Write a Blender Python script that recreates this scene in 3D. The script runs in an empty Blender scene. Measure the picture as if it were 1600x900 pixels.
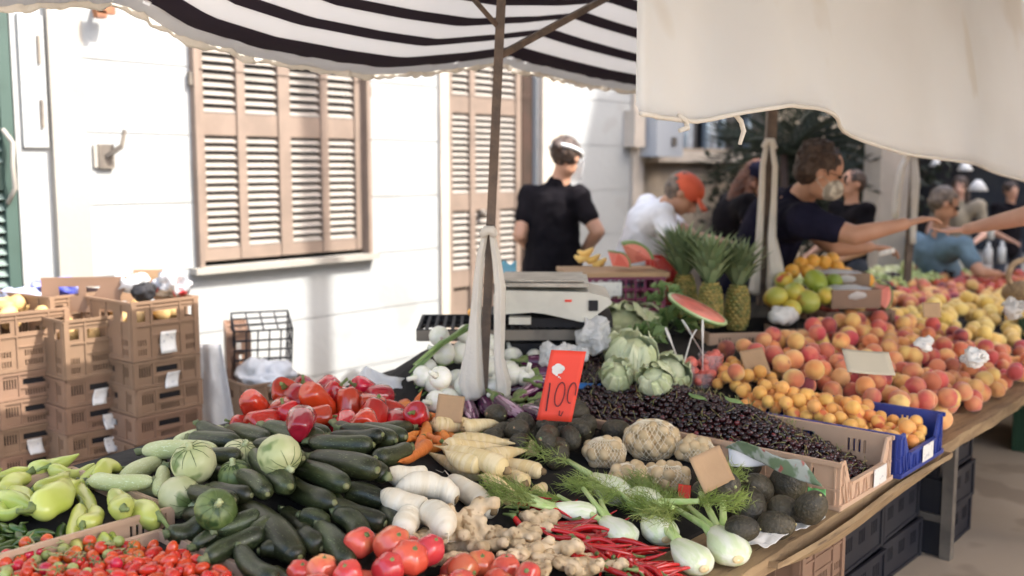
import bpy, math, random
import numpy as np
from mathutils import Vector, Matrix, noise as mnoise
random.seed(11)
R = math.radians
# ---------------------------------------------------------------- camera, sky, sun
SC = bpy.context.scene
COL = SC.collection
CAM_H = 1.55
PITCH = math.atan(190/1600)
cam_d = bpy.data.cameras.new('camera'); cam = bpy.data.objects.new('camera', cam_d); COL.objects.link(cam)
cam_d.sensor_width = 36; cam_d.lens = 36
cam_d.clip_start = 0.05; cam_d.clip_end = 500
cam.location = (0, 0, CAM_H)
cam.rotation_euler = (math.pi/2 - PITCH, 0, R(-49.4))
cam_d.dof.use_dof = True; cam_d.dof.focus_distance = 2.8; cam_d.dof.aperture_fstop = 1.9
SC.camera = cam
W = bpy.data.worlds.new('World'); SC.world = W; W.use_nodes = True
SUN_TO = Vector((0.40, -1.0, 1.15)).normalized()          # towards the sun
sky = W.node_tree.nodes.new('ShaderNodeTexSky'); sky.sky_type = 'NISHITA'; sky.sun_disc = False; sky.dust_density = 4.0; sky.ozone_density = 0.6
sky.sun_elevation = math.asin(SUN_TO.z); sky.sun_rotation = math.atan2(SUN_TO.x, SUN_TO.y)
bg = W.node_tree.nodes['Background']; bg.inputs['Strength'].default_value = 0.15
W.node_tree.links.new(sky.outputs['Color'], bg.inputs['Color'])
sl = bpy.data.lights.new('sun', 'SUN'); sl.energy = 2.0; sl.angle = R(0.5); sl.color = (1.0, 0.965, 0.90)
so = bpy.data.objects.new('sun', sl); COL.objects.link(so); so.location = (0, 0, 12)
so.rotation_euler = SUN_TO.to_track_quat('Z', 'Y').to_euler()
SC.view_settings.view_transform = 'Standard'; SC.view_settings.look = 'None'
SC.view_settings.exposure = 2.15; SC.view_settings.gamma = 1.0
SC.cycles.max_bounces = 8; SC.cycles.diffuse_bounces = 4; SC.cycles.glossy_bounces = 3
SC.cycles.transmission_bounces = 6; SC.cycles.transparent_max_bounces = 8
SC.cycles.use_denoising = True; SC.cycles.sample_clamp_indirect = 8

# ---------------------------------------------------------------- measuring helpers
RX = np.array([math.sin(R(40.6)), -math.cos(R(40.6)), 0.0]); FW = np.array([math.cos(R(40.6)), math.sin(R(40.6)), 0.0])
UP = np.array([0, 0, 1.0]); CO = np.array([0, 0, CAM_H])
def ray(px, py):
    x = (px-800)/1600; y = (450-py)/1600
    f = math.cos(PITCH)+y*math.sin(PITCH); u = y*math.cos(PITCH)-math.sin(PITCH)
    return FW*f + RX*x + UP*u
def atz(px, py, z):
    d = ray(px, py); return CO + d*((z-CAM_H)/d[2])
def aty(px, py, v):
    d = ray(px, py); return CO + d*(v/d[1])
def atd(px, py, dist):                                    # at a depth in metres
    d = ray(px, py); d = d/np.dot(d, FW); return CO + d*dist

# ---------------------------------------------------------------- mesh collector
class MB:
    def __init__(s): s.v = []; s.f = []; s.uv = None
    def add(s, vs, fs):
        o = len(s.v); s.v += [tuple(map(float, p)) for p in vs]; s.f += [tuple(i+o for i in f) for f in fs]; return s
    def box(s, c, d, rz=0, M=None):
        x, y, z = d[0]/2, d[1]/2, d[2]/2
        vs = [(i*x, j*y, k*z) for i in (-1, 1) for j in (-1, 1) for k in (-1, 1)]
        ca, sa = math.cos(rz), math.sin(rz)
        vs = [(a*ca-b*sa+c[0], a*sa+b*ca+c[1], e+c[2]) for a, b, e in vs]
        if M is not None: vs = [tuple(M @ Vector(p)) for p in vs]
        return s.add(vs, [(0, 1, 3, 2), (4, 6, 7, 5), (0, 4, 5, 1), (2, 3, 7, 6), (0, 2, 6, 4), (1, 5, 7, 3)])
    def bar(s, a, b, w, h=None, up=(0, 0, 1)):
        a = Vector(a); b = Vector(b); d = (b-a); L = d.length; d.normalize(); h = h or w
        u = Vector(up)
        if abs(d.dot(u)) > .95: u = Vector((0, 1, 0))
        x = d.cross(u).normalized(); y = x.cross(d).normalized()
        vs = []
        for p in (a, b):
            for i, j in ((-1, -1), (1, -1), (1, 1), (-1, 1)): vs.append(p+x*(i*w/2)+y*(j*h/2))
        return s.add(vs, [(0, 3, 2, 1), (4, 5, 6, 7), (0, 1, 5, 4), (1, 2, 6, 5), (2, 3, 7, 6), (3, 0, 4, 7)])
    def sweep(s, pts, rad, n=12, lobe=None, flat=1.0, cap=True, twist=0.0):
        P = [Vector(p) for p in pts]; m = len(P)
        T = [(P[min(i+1, m-1)]-P[max(i-1, 0)]).normalized() for i in range(m)]
        ref = Vector((0, 0, 1)) if abs(T[0].z) < .9 else Vector((0, 1, 0))
        X = T[0].cross(ref).normalized(); vs = []
        for i in range(m):
            X = (X - T[i]*X.dot(T[i])).normalized(); Y = T[i].cross(X)
            for k in range(n):
                th = 2*math.pi*k/n + twist*i
                r = rad[i]*(1+(lobe(th, i/(m-1)) if lobe else 0))
                vs.append(P[i]+X*(math.cos(th)*r)+Y*(math.sin(th)*r*flat))
        fs = []
        for i in range(m-1):
            for k in range(n):
                a = i*n+k; b = i*n+(k+1) % n; fs.append((a, b, b+n, a+n))
        if cap:
            vs.append(P[0]-T[0]*rad[0]*.35); vs.append(P[-1]+T[-1]*rad[-1]*.35); c0 = m*n; c1 = c0+1
            for k in range(n):
                fs.append((c0, (k+1) % n, k)); fs.append((c1, (m-1)*n+k, (m-1)*n+(k+1) % n))
        return s.add(vs, fs)
    def ball(s, c, r, n=10, m=7, M=None):
        if not hasattr(r, '__len__'): r = (r, r, r)
        vs = []; fs = []
        for i in range(1, m):
            ph = math.pi*i/m
            for k in range(n):
                th = 2*math.pi*k/n; vs.append(Vector((r[0]*math.sin(ph)*math.cos(th), r[1]*math.sin(ph)*math.sin(th), r[2]*math.cos(ph))))
        vs += [Vector((0, 0, r[2])), Vector((0, 0, -r[2]))]
        if M is not None: vs = [M @ p for p in vs]
        vs = [p+Vector(c) for p in vs]
        for i in range(m-2):
            for k in range(n):
                a = i*n+k; b = i*n+(k+1) % n; fs.append((a, a+n, b+n, b))
        t = (m-1)*n
        for k in range(n):
            fs.append((t, k, (k+1) % n)); fs.append((t+1, (m-2)*n+(k+1) % n, (m-2)*n+k))
        return s.add(vs, fs)
    def lathe(s, prof, n=20, c=(0, 0, 0), lobe=None):        # profile of (r, z), closed by poles when r = 0
        m = len(prof); vs = []
        for i, (r, z) in enumerate(prof):
            for k in range(n):
                th = 2*math.pi*k/n; q = r*(1+(lobe(th, i/(m-1)) if lobe else 0))
                vs.append((c[0]+q*math.cos(th), c[1]+q*math.sin(th), c[2]+z))
        fs = []
        for i in range(m-1):
            for k in range(n):
                a = i*n+k; b = i*n+(k+1) % n; fs.append((a, b, b+n, a+n))
        fs.append(tuple(reversed(range(n)))); fs.append(tuple(range((m-1)*n, m*n)))
        return s.add(vs, fs)
    def sheet(s, fn, nu, nv, th=0.0, uv=False):              # fn(a, b) for a, b in 0..1; thickness downwards
        g = [[Vector(fn(i/nu, j/nv)) for j in range(nv+1)] for i in range(nu+1)]
        vs = [p for r in g for p in r]; w = nv+1; fs = []
        for i in range(nu):
            for j in range(nv): a = i*w+j; fs.append((a, a+w, a+w+1, a+1))
        if th:
            nrm = []
            for i in range(nu+1):
                for j in range(nv+1):
                    du = g[min(i+1, nu)][j]-g[max(i-1, 0)][j]; dv = g[i][min(j+1, nv)]-g[i][max(j-1, 0)]
                    nrm.append(du.cross(dv).normalized())
            N = len(vs); vs = vs+[p-q*th for p, q in zip(vs, nrm)]
            fs += [tuple(reversed([k+N for k in f])) for f in list(fs)]
            rim = [i*w for i in range(nu+1)]+[nu*w+j for j in range(1, nv+1)]+[i*w+nv for i in range(nu-1, -1, -1)]+[j for j in range(nv-1, 0, -1)]
            for k in range(len(rim)):
                a, b = rim[k], rim[(k+1) % len(rim)]; fs.append((b, a, a+N, b+N))
        if uv: s.uv = [(i/nu, j/nv) for i in range(nu+1) for j in range(nv+1)]*(2 if th else 1)
        return s.add(vs, fs)
    def mesh(s, name, mat, smooth=True):
        me = bpy.data.meshes.new(name); me.from_pydata(s.v, [], s.f); me.update()
        if mat: me.materials.append(mat)
        me.polygons.foreach_set('use_smooth', [smooth]*len(me.polygons))
        if s.uv and len(s.uv) == len(s.v):
            l = me.uv_layers.new(name='UVMap'); idx = np.zeros(len(me.loops), dtype=np.int32); me.loops.foreach_get('vertex_index', idx)
            l.data.foreach_set('uv', np.array(s.uv)[idx].ravel())
        return me
def link(name, me, parent=None, loc=None):
    o = bpy.data.objects.new(name, me); COL.objects.link(o)
    if parent: o.parent = parent
    if loc is not None: o.location = loc
    return o
def obj(name, mb, mat, parent=None, smooth=False, loc=None):
    return link(name, mb.mesh(name, mat, smooth), parent, loc)
def tag(o, label=None, cat=None, group=None, kind=None):
    if label: o['label'] = label
    if cat: o['category'] = cat
    if group: o['group'] = group
    if kind: o['kind'] = kind
    return o
def thing(name, loc, label, cat, group=None, rz=0):
    o = bpy.data.objects.new(name, None); COL.objects.link(o); o.location = loc; o.rotation_euler.z = rz
    o.empty_display_size = .05
    return tag(o, label, cat, group)
def fuse(mb, voxel, it=6, mat=None, name='body', fac=.5):     # one continuous skin round overlapping closed shapes
    me = mb.mesh(name+'_raw', None); o = bpy.data.objects.new('tmp', me); COL.objects.link(o)
    r = o.modifiers.new('r', 'REMESH'); r.mode = 'VOXEL'; r.voxel_size = voxel; r.use_smooth_shade = True
    if it: s = o.modifiers.new('s', 'SMOOTH'); s.iterations = it; s.factor = fac
    dg = bpy.context.evaluated_depsgraph_get(); out = bpy.data.meshes.new_from_object(o.evaluated_get(dg))
    bpy.data.objects.remove(o); bpy.data.meshes.remove(me); out.name = name
    out.materials.clear()
    if mat: out.materials.append(mat)
    out.polygons.foreach_set('use_smooth', [True]*len(out.polygons))
    return out
def nz(x, y, z=0.0): return mnoise.noise(Vector((x, y, z)))
def perturb(me, amp, sc, seed=0, ridged=False):                              # push a mesh in and out with soft noise
    n = len(me.vertices); co = np.zeros(n*3); me.vertices.foreach_get('co', co); co = co.reshape(-1, 3)
    nr = np.zeros(n*3); me.vertices.foreach_get('normal', nr); nr = nr.reshape(-1, 3)
    d = np.array([nz(p[0]*sc+seed, p[1]*sc, p[2]*sc) for p in co])
    if ridged: d = .5-np.abs(d)*2.2
    co += nr*(d*amp)[:, None]; me.vertices.foreach_set('co', co.ravel()); me.update(); return me

# ---------------------------------------------------------------- materials
def mat(name, c1, c2=None, rough=.6, sc=6.0, c3=None, sc3=30.0, th3=.62, hue=0.0, val=0.0, bump=0.0, bsc=60.0, spec=.5,
        trans=0.0, sss=0.0, coat=0.0, metal=0.0, stretch=None, lo=.42, hi=.6, sheen=0.0, alpha=1.0):
    m = bpy.data.materials.new(name); m.use_nodes = True; nt = m.node_tree; N = nt.nodes; L = nt.links
    b = N['Principled BSDF']; b.inputs['Roughness'].default_value = rough; b.inputs['Specular IOR Level'].default_value = spec
    b.inputs['Metallic'].default_value = metal
    if coat: b.inputs['Coat Weight'].default_value = coat; b.inputs['Coat Roughness'].default_value = .12
    if sheen: b.inputs['Sheen Weight'].default_value = sheen; b.inputs['Sheen Roughness'].default_value = .5
    if alpha < 1: b.inputs['Alpha'].default_value = alpha
    tc = N.new('ShaderNodeTexCoord'); oi = N.new('ShaderNodeObjectInfo')
    ad = N.new('ShaderNodeVectorMath'); ad.operation = 'MULTIPLY_ADD'; ad.inputs[1].default_value = (1, 1, 1)
    mp = N.new('ShaderNodeMapping'); mp.inputs['Scale'].default_value = stretch or (1, 1, 1); L.new(tc.outputs['Object'], mp.inputs[0])
    mu = N.new('ShaderNodeVectorMath'); mu.operation = 'SCALE'; mu.inputs[0].default_value = (37.0, 51.0, 23.0); L.new(oi.outputs['Random'], mu.inputs['Scale'])
    L.new(mp.outputs[0], ad.inputs[0]); L.new(mu.outputs[0], ad.inputs[2]); vec = ad.outputs[0]
    def noise(scale, detail=3):
        n = N.new('ShaderNodeTexNoise'); n.inputs['Scale'].default_value = scale; n.inputs['Detail'].default_value = detail
        L.new(vec, n.inputs['Vector']); return n.outputs['Fac']
    def rgb(c): return (c[0], c[1], c[2], 1)
    def mix(f, a, c):
        x = N.new('ShaderNodeMix'); x.data_type = 'RGBA'; L.new(f, x.inputs[0])
        if isinstance(a, tuple): x.inputs[6].default_value = rgb(a)
        else: L.new(a, x.inputs[6])
        if isinstance(c, tuple): x.inputs[7].default_value = rgb(c)
        else: L.new(c, x.inputs[7])
        return x.outputs[2]
    def band(f, a, c):
        x = N.new('ShaderNodeMapRange'); x.inputs[1].default_value = a; x.inputs[2].default_value = c; L.new(f, x.inputs[0]); return x.outputs[0]
    col = None
    if c2: col = mix(band(noise(sc), lo, hi), tuple(c1), tuple(c2))
    if c3: col = mix(band(noise(sc3, 2), th3, th3+.06), col if col else tuple(c1), tuple(c3))
    if hue or val:
        h = N.new('ShaderNodeHueSaturation')
        if col: L.new(col, h.inputs['Color'])
        else: h.inputs['Color'].default_value = rgb(c1)
        def rr(k, lo_, hi_):
            a = N.new('ShaderNodeMath'); a.operation = 'MULTIPLY'; a.inputs[1].default_value = k; L.new(oi.outputs['Random'], a.inputs[0])
            q = N.new('ShaderNodeMath'); q.operation = 'FRACT'; L.new(a.outputs[0], q.inputs[0])
            x = N.new('ShaderNodeMapRange'); x.inputs[3].default_value = lo_; x.inputs[4].default_value = hi_; L.new(q.outputs[0], x.inputs[0]); return x.outputs[0]
        if hue: L.new(rr(7.13, .5-hue, .5+hue), h.inputs['Hue'])
        if val: L.new(rr(3.71, 1-val, 1+val), h.inputs['Value'])
        col = h.outputs[0]
    if col: L.new(col, b.inputs['Base Color'])
    else: b.inputs['Base Color'].default_value = rgb(c1)
    if bump:
        bp = N.new('ShaderNodeBump'); bp.inputs['Strength'].default_value = bump; bp.inputs['Distance'].default_value = .01
        L.new(noise(bsc, 4), bp.inputs['Height']); L.new(bp.outputs[0], b.inputs['Normal'])
    if sss:
        b.inputs['Subsurface Weight'].default_value = sss; b.inputs['Subsurface Radius'].default_value = (.01, .006, .003); b.inputs['Subsurface Scale'].default_value = 1.0
    if trans:
        t = N.new('ShaderNodeBsdfTranslucent'); mx = N.new('ShaderNodeMixShader'); mx.inputs[0].default_value = trans
        if col: L.new(col, t.inputs['Color'])
        else: t.inputs['Color'].default_value = rgb(c1)
        L.new(b.outputs[0], mx.inputs[1]); L.new(t.outputs[0], mx.inputs[2]); L.new(mx.outputs[0], N['Material Output'].inputs['Surface'])
    return m
M = {}
M['plaster'] = mat('plaster', (.345, .355, .352), (.33, .34, .335), .9, 1.3, bump=.3, bsc=25, c3=(.315, .32, .31), sc3=2.6, th3=.6)
M['cream_plaster'] = mat('cream_plaster', (.315, .295, .26), (.295, .275, .24), .9, 2, bump=.2, bsc=25)
M['stone'] = mat('stone', (.36, .30, .23), (.24, .20, .16), .9, 2.5, bump=.5, bsc=14)
M['pale_stone'] = mat('pale_stone', (.50, .44, .37), (.42, .37, .31), .9, 3, bump=.4, bsc=18)
M['shutter'] = mat('shutter', (.225, .168, .130), (.19, .142, .11), .6, 5, bump=.1, bsc=60)
M['slat'] = mat('slat', (.29, .26, .23), (.26, .235, .205), .6, 8, bump=.1, bsc=60)  # same paint as the shutter frame, made paler for sun on the tilted slats
M['green_paint'] = mat('green_paint', (.045, .08, .066), (.038, .068, .055), .5, 5)
M['green_slat'] = mat('green_slat', (.16, .21, .19), None, .5)
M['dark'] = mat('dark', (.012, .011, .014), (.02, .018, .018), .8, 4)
M['dark_wood'] = mat('dark_wood', (.05, .025, .016), (.035, .02, .012), .7, 6)
M['wood'] = mat('wood', (.34, .23, .12), (.24, .155, .08), .8, 5, stretch=(1, 8, 8), bump=.35, bsc=60, c3=(.14, .09, .05), sc3=9, th3=.66)
M['pole'] = mat('pole', (.12, .08, .055), (.08, .055, .04), .55, 20, bump=.3, bsc=80)
M['steel'] = mat('steel', (.22, .19, .155), (.15, .13, .11), .5, 9, metal=.4)
M['cream_cloth'] = mat('cream_cloth', (.90, .895, .88), (.87, .86, .84), .95, 1.4, trans=.62, bump=.2, bsc=300, c3=(.83, .80, .75), sc3=2.2, th3=.60)
M['tie_cloth'] = mat('tie_cloth', (.78, .74, .67), (.72, .68, .61), .95, 6, trans=.3, bump=.3, bsc=90)
M['crate'] = mat('crate', (.255, .155, .098), (.21, .128, .08), .55, 4, val=.08, hue=.006)
M['beige_crate'] = mat('beige_crate', (.56, .38, .26), (.50, .33, .22), .5, 4, val=.05)
M['blue_crate'] = mat('blue_crate', (.025, .045, .24), (.035, .06, .28), .4, 4)
M['black_crate'] = mat('black_crate', (.012, .012, .018), (.02, .02, .025), .5, 4, val=.1)
M['green_crate'] = mat('green_crate', (.012, .045, .022), (.02, .06, .03), .5, 4)
M['paper'] = mat('paper', (.72, .70, .66), (.66, .64, .60), .8, 8, c3=(.45, .45, .46), sc3=55, th3=.62)
M['white_plastic'] = mat('white_plastic', (.78, .78, .77), (.70, .70, .70), .45, 9, trans=.3, bump=.5, bsc=35)
M['cardboard'] = mat('cardboard', (.42, .27, .15), (.37, .235, .13), .9, 6, bump=.15, bsc=60)
M['liner'] = mat('liner', (.010, .008, .007), (.020, .015, .012), .9, 6, bump=.3, bsc=20)
M['ground'] = mat('ground', (.40, .32, .24), (.34, .27, .20), .9, 1.1, bump=.3, bsc=30, c3=(.27, .21, .155), sc3=3, th3=.58)

# striped cloth: dark bands run along the length of the fabric
def striped():
    m = mat('striped_cloth', (.62, .60, .56), None, .95, trans=.45, bump=.15, bsc=350); nt = m.node_tree; N = nt.nodes; L = nt.links
    uv = N.new('ShaderNodeUVMap'); sp = N.new('ShaderNodeSeparateXYZ'); L.new(uv.outputs[0], sp.inputs[0])
    mu = N.new('ShaderNodeMath'); mu.operation = 'MULTIPLY'; mu.inputs[1].default_value = STRIPES; L.new(sp.outputs[1], mu.inputs[0])
    fr = N.new('ShaderNodeMath'); fr.operation = 'FRACT'; L.new(mu.outputs[0], fr.inputs[0])
    g = N.new('ShaderNodeMath'); g.operation = 'COMPARE'; g.inputs[1].default_value = .42; g.inputs[2].default_value = .19; L.new(fr.outputs[0], g.inputs[0])
    x = N.new('ShaderNodeMix'); x.data_type = 'RGBA'; x.inputs[6].default_value = (.74, .74, .74, 1); x.inputs[7].default_value = (.040, .030, .048, 1); L.new(g.outputs[0], x.inputs[0])
    L.new(x.outputs[2], N['Principled BSDF'].inputs['Base Color'])
    for n in N:
        if n.type == 'BSDF_TRANSLUCENT': L.new(x.outputs[2], n.inputs['Color'])
    return m
STRIPES = 16.0
M['striped'] = striped()
# ================================================================ THE SETTING
g = MB().sheet(lambda a, b: (-60+160*a, -60+140*b, 0.0), 40, 40)
tag(obj('ground', g, M['ground']), kind='structure')
WV = 4.93                                                  # the long house wall stands at this distance

def panel(mb, w, h, t, holes, place):                      # flat plate in x, z with real holes; place maps (x, y, z)
    xs = sorted({0, w, *[q for a in holes for q in a[:2]]}); zs = sorted({0, h, *[q for a in holes for q in a[2:]]})
    solid = {}
    for i in range(len(xs)-1):
        for j in range(len(zs)-1):
            cx = (xs[i]+xs[i+1])/2; cz = (zs[j]+zs[j+1])/2
            solid[i, j] = not any(a[0] < cx < a[1] and a[2] < cz < a[3] for a in holes)
    V = []; F = []
    def q(*p): o = len(V); V.extend(place(*k) for k in p); F.append((o, o+1, o+2, o+3))
    for (i, j), s in solid.items():
        if not s: continue
        a, b, c, d = xs[i], xs[i+1], zs[j], zs[j+1]
        q((a, 0, c), (b, 0, c), (b, 0, d), (a, 0, d)); q((a, t, c), (a, t, d), (b, t, d), (b, t, c))
        if not solid.get((i-1, j)): q((a, 0, c), (a, 0, d), (a, t, d), (a, t, c))
        if not solid.get((i+1, j)): q((b, 0, c), (b, t, c), (b, t, d), (b, 0, d))
        if not solid.get((i, j-1)): q((a, 0, c), (a, t, c), (b, t, c), (b, 0, c))
        if not solid.get((i, j+1)): q((a, 0, d), (b, 0, d), (b, t, d), (a, t, d))
    mb.add(V, F)

# ---- the white house: one long plastered wall with scored joints, a shuttered window, two doors
house = thing('plastered_house', (0, 0, 0), 'white plastered house with scored joints, brown shutters and a sunlit wall behind the stall', 'house')
w = MB()
JO = [.28, .64, 1.0, 1.36, 1.72, 2.08, 2.44, 2.80, 3.16, 6.0]
openings = [(3.10, 4.34, 1.0, 2.38), (5.07, 6.03, 0.0, 2.6), (1.15, 2.18, 0.0, 2.6)]
def wall_run(u0, u1, v, mb, op, joints=True, dp=.25):
    z0 = 0.0
    gp_ = .007 if joints else 0
    for z1 in JO:
        hs = [(a-u0, b-u0, max(c, z0)-z0, min(d, z1-gp_)-z0) for a, b, c, d in op if a < u1 and b > u0 and c < z1 and d > z0]
        hs = [h for h in hs if h[3] > h[2]]
        panel(mb, u1-u0, z1-z0-gp_, dp, hs, lambda x, y, z: (u0+x, v+y, z0+z))
        z0 = z1
wall_run(2.45, 7.45, WV-.006, w, openings, True, .006); wall_run(2.45, 7.45, WV, w, openings, False); wall_run(-3.0, 2.40, WV+.02, w, openings, False)
w.box((2.2, WV+.30, 3.0), (10.6, .08, 6.0))
obj('wall', w, M['plaster'], house)
pl = MB().box((2.425, WV+.05, 3.0), (.17, .14, 6.0)); obj('pilaster', pl, M['cream_plaster'], house)
surround = MB(); surround.box((6.18, WV+.06, 1.4), (.26, .22, 2.8)); surround.box((5.02, WV+.04, 1.4), (.08, .14, 2.8)); obj('door_surround', surround, M['pale_stone'], house)
cor = MB().box((7.36, WV+.02, 3), (.16, .12, 6)); obj('corner_strip', cor, M['pale_stone'], house)

def shutter(parent, name, u0, u1, z0, z1, v, cols, rows, fm, sm, solid_base=0, pitch=.042):
    f = MB(); st = .055
    W_ = u1-u0; cw = W_/cols
    f.box(((u0+u1)/2, v, z1-.03), (W_, .045, .06)); f.box(((u0+u1)/2, v, z0+.035), (W_, .045, .07))
    for i in range(cols+1):
        ww = st*(1.5 if cols == 4 and i == 2 else 1)
        f.box((min(max(u0+i*cw, u0+ww/2), u1-ww/2), v-.004, (z0+z1)/2), (ww, .05, z1-z0-.004))
    for q in rows: f.box(((u0+u1)/2, v+.003, q), (W_-.002, .042, .12))
    fr = obj(name, f, fm, parent)
    edges = [z0+.07]+[k for q in rows for k in (q-.06, q+.06)]+[z1-.06]
    for i in range(cols):
        for k in range(0, len(edges), 2):
            s = MB(); a, b = edges[k], edges[k+1]
            if solid_base and k == 0:
                s.box((u0+(i+.5)*cw, v+.004, (a+b)/2), (cw-.07, .02, b-a-.05)); obj('door_panel', s, fm, fr); continue
            n = int((b-a)/pitch)
            for j in range(n):
                z = a+(j+.5)*(b-a)/n; x0 = u0+i*cw+st*.5; x1 = u0+(i+1)*cw-st*.5; t = .006
                # tilted slat: low edge outwards
                s.add([(x0, v-.017, z-.013), (x1, v-.017, z-.013), (x1, v+.017, z+.017), (x0, v+.017, z+.017),
                       (x0, v-.017, z-.013-t), (x1, v-.017, z-.013-t), (x1, v+.017, z+.017-t), (x0, v+.017, z+.017-t)],
                      [(0, 1, 2, 3), (7, 6, 5, 4), (0, 4, 5, 1), (2, 6, 7, 3), (0, 3, 7, 4), (1, 5, 6, 2)])
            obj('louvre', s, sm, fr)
    return fr
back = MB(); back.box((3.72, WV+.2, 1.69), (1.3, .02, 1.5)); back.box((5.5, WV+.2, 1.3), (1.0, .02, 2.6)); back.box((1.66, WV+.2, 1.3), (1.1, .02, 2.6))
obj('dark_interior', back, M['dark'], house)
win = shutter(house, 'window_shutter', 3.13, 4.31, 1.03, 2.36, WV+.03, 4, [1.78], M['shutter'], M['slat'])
fr = MB(); fr.box((3.115, WV+.0, 1.69), (.03, .1, 1.38)); fr.box((4.325, WV+.0, 1.69), (.03, .1, 1.38)); fr.box((3.72, WV, 2.40), (1.28, .1, .05)); obj('window_frame', fr, M['shutter'], house)
si = MB(); si.box((3.72, WV-.03, .985), (1.32, .09, .035)); obj('window_sill', si, M['cream_plaster'], house)
for u in (3.09, 4.35):
    h = MB().bar((u, WV-.03, 1.98), (u, WV-.03, 2.05), .02); obj('hinge', h, M['steel'], house)
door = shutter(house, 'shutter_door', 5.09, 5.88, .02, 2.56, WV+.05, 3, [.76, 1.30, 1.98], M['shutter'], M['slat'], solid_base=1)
k = MB().ball((5.44, WV+.01, 1.22), .03); obj('door_knob', k, M['steel'], door)
rv = MB().box((5.965, WV+.08, 1.28), (.12, .1, 2.54)); obj('door_reveal', rv, M['dark_wood'], house)
gd = shutter(house, 'green_door', 1.17, 2.16, .02, 2.56, WV+.02, 2, [.76, 1.5], M['green_paint'], M['green_slat'], pitch=.05)
hd = MB().sweep([(2.10, WV-.03, 1.72), (2.13, WV-.06, 1.66), (2.12, WV-.07, 1.55), (2.13, WV-.06, 1.45), (2.11, WV-.02, 1.38)], [.012]*5, 8); obj('door_handle', hd, M['cream_plaster'], gd, True)
bx = MB().box((2.27, WV+.012, 1.95), (.12, .022, .62)); mbx = obj('meter_box', bx, M['plaster'], house)
bm = MB(); bm.box((2.30, WV-.005, 2.10), (.012, .012, .13)); bm.box((2.30, WV-.005, 1.80), (.012, .012, .13)); obj('box_hinge', bm, M['steel'], mbx)
hk = thing('wall_bracket', (2.62, WV, 1.6), 'small brown iron bracket on the white wall between the green door and the shuttered window', 'bracket')
b = MB(); b.box((-.02, -.02, 0), (.09, .02, .12)); b.bar((-.02, -.03, .0), (.03, -.10, .05), .022); b.bar((.03, -.10, .05), (.05, -.10, .13), .016)
b.v = [(x*.9, y, z) for x, y, z in b.v]
obj('plate', MB().box((-.03, -.012, .0), (.10, .02, .11)), M['cream_plaster'], hk); obj('arm', b, M['steel'], hk)
sg = thing('wall_lamp', tuple(aty(162, 10, WV-.1)), 'rusty brown lamp on the white wall under the edge of the striped awning', 'lamp')
lm = MB(); lm.box((0, 0, -.01), (.10, .04, .05)); lm.box((-.02, 0, -.04), (.05, .04, .035)); lm.bar((0, 0, 0), (0, .10, .02), .02); obj('bracket', lm, mat('rust', (.30, .13, .06), (.16, .07, .04), .8, 20), sg)

# ---- the stone house next door, in shade
sh = thing('stone_house', (0, 0, 0), 'brown stone house in shade beyond the white wall, with a dark window', 'house')
w = MB(); panel(w, 5.5, 6.0, .3, [(.75, 2.65, 1.72, 2.75)], lambda x, y, z: (7.46+x, 5.05+y, z))
obj('wall', w, M['stone'], sh)
w = MB(); w.box((9.2, 5.02, 1.64), (3.1, .12, .10)); obj('ledge', w, M['pale_stone'], sh)
w = MB(); w.box((9.15, 5.30, 2.2), (1.95, .02, 1.2)); pn = obj('window_recess', w, M['dark'], sh)
w = MB()
for x in (8.25, 8.62, 9.05, 9.35, 9.9): w.box((x, 5.22, 2.2), (.07, .05, 1.05))
w.box((9.15, 5.22, 2.72), (1.9, .05, .06)); obj('window_frame', w, mat('grey_blue_paint', (.16, .20, .24), None, .5), sh)
w = MB()
w.box((9.2, 5.25, 2.2), (.26, .02, 1.0)); w.box((8.75, 5.26, 2.2), (.2, .02, 1.0)); obj('curtain', w, mat('curtain', (.22, .24, .27), (.12, .13, .15), .9, 8), sh)
pb = thing('utility_box', tuple(aty(1035, 212, 4.8)), 'white metal utility box fixed to the wall beside the dark window', 'utility box')
w = MB(); w.box((0, .05, 0), (.42, .26, .36)); obj('box', w, mat('white_enamel', (.40, .42, .44), None, .4), pb)
w = MB(); w.box((.05, -.088, -.05), (.07, .012, .07)); obj('vent', w, M['steel'], pb)
w = MB(); w.box((-.33, .07, .05), (.16, .12, .30)); obj('junction_cover', w, M['pale_stone'], pb)

# ---- across the street, outside the picture: what shades the right part of the wall
th_ = thing('townhouse', (0, 0, 0), 'tall cream townhouse across the street that shades the far end of the wall', 'house')
w = MB(); w.box((17.78, -15, 6.8), (14.04, 20, 13.6)); obj('wall', w, M['cream_plaster'], th_)
w = MB()
for i in range(5):
    for j in range(3): w.box((12.2+i*2.4, -4.99, 2+j*3), (1.1, .06, 1.6))
obj('window', w, M['shutter'], th_)
lp = thing('lamp_post', (6.42, -1.27, 0), 'tall slim lamp post on the customers side of the stall', 'lamp post')  # unseen post, added only to throw the vertical shadow across the shutters
w = MB().sweep([(0, 0, 0), (0, 0, .6), (0, 0, 4), (0, 0, 9.9)], [.2, .095, .09, .085], 12); obj('post', w, M['steel'], lp, True)
w = MB().lathe([(0.02, 9.9), (.16, 10), (.18, 10.2), (.05, 10.4), (.01, 10.45)], 12); obj('lantern', w, M['steel'], lp, True)

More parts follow.
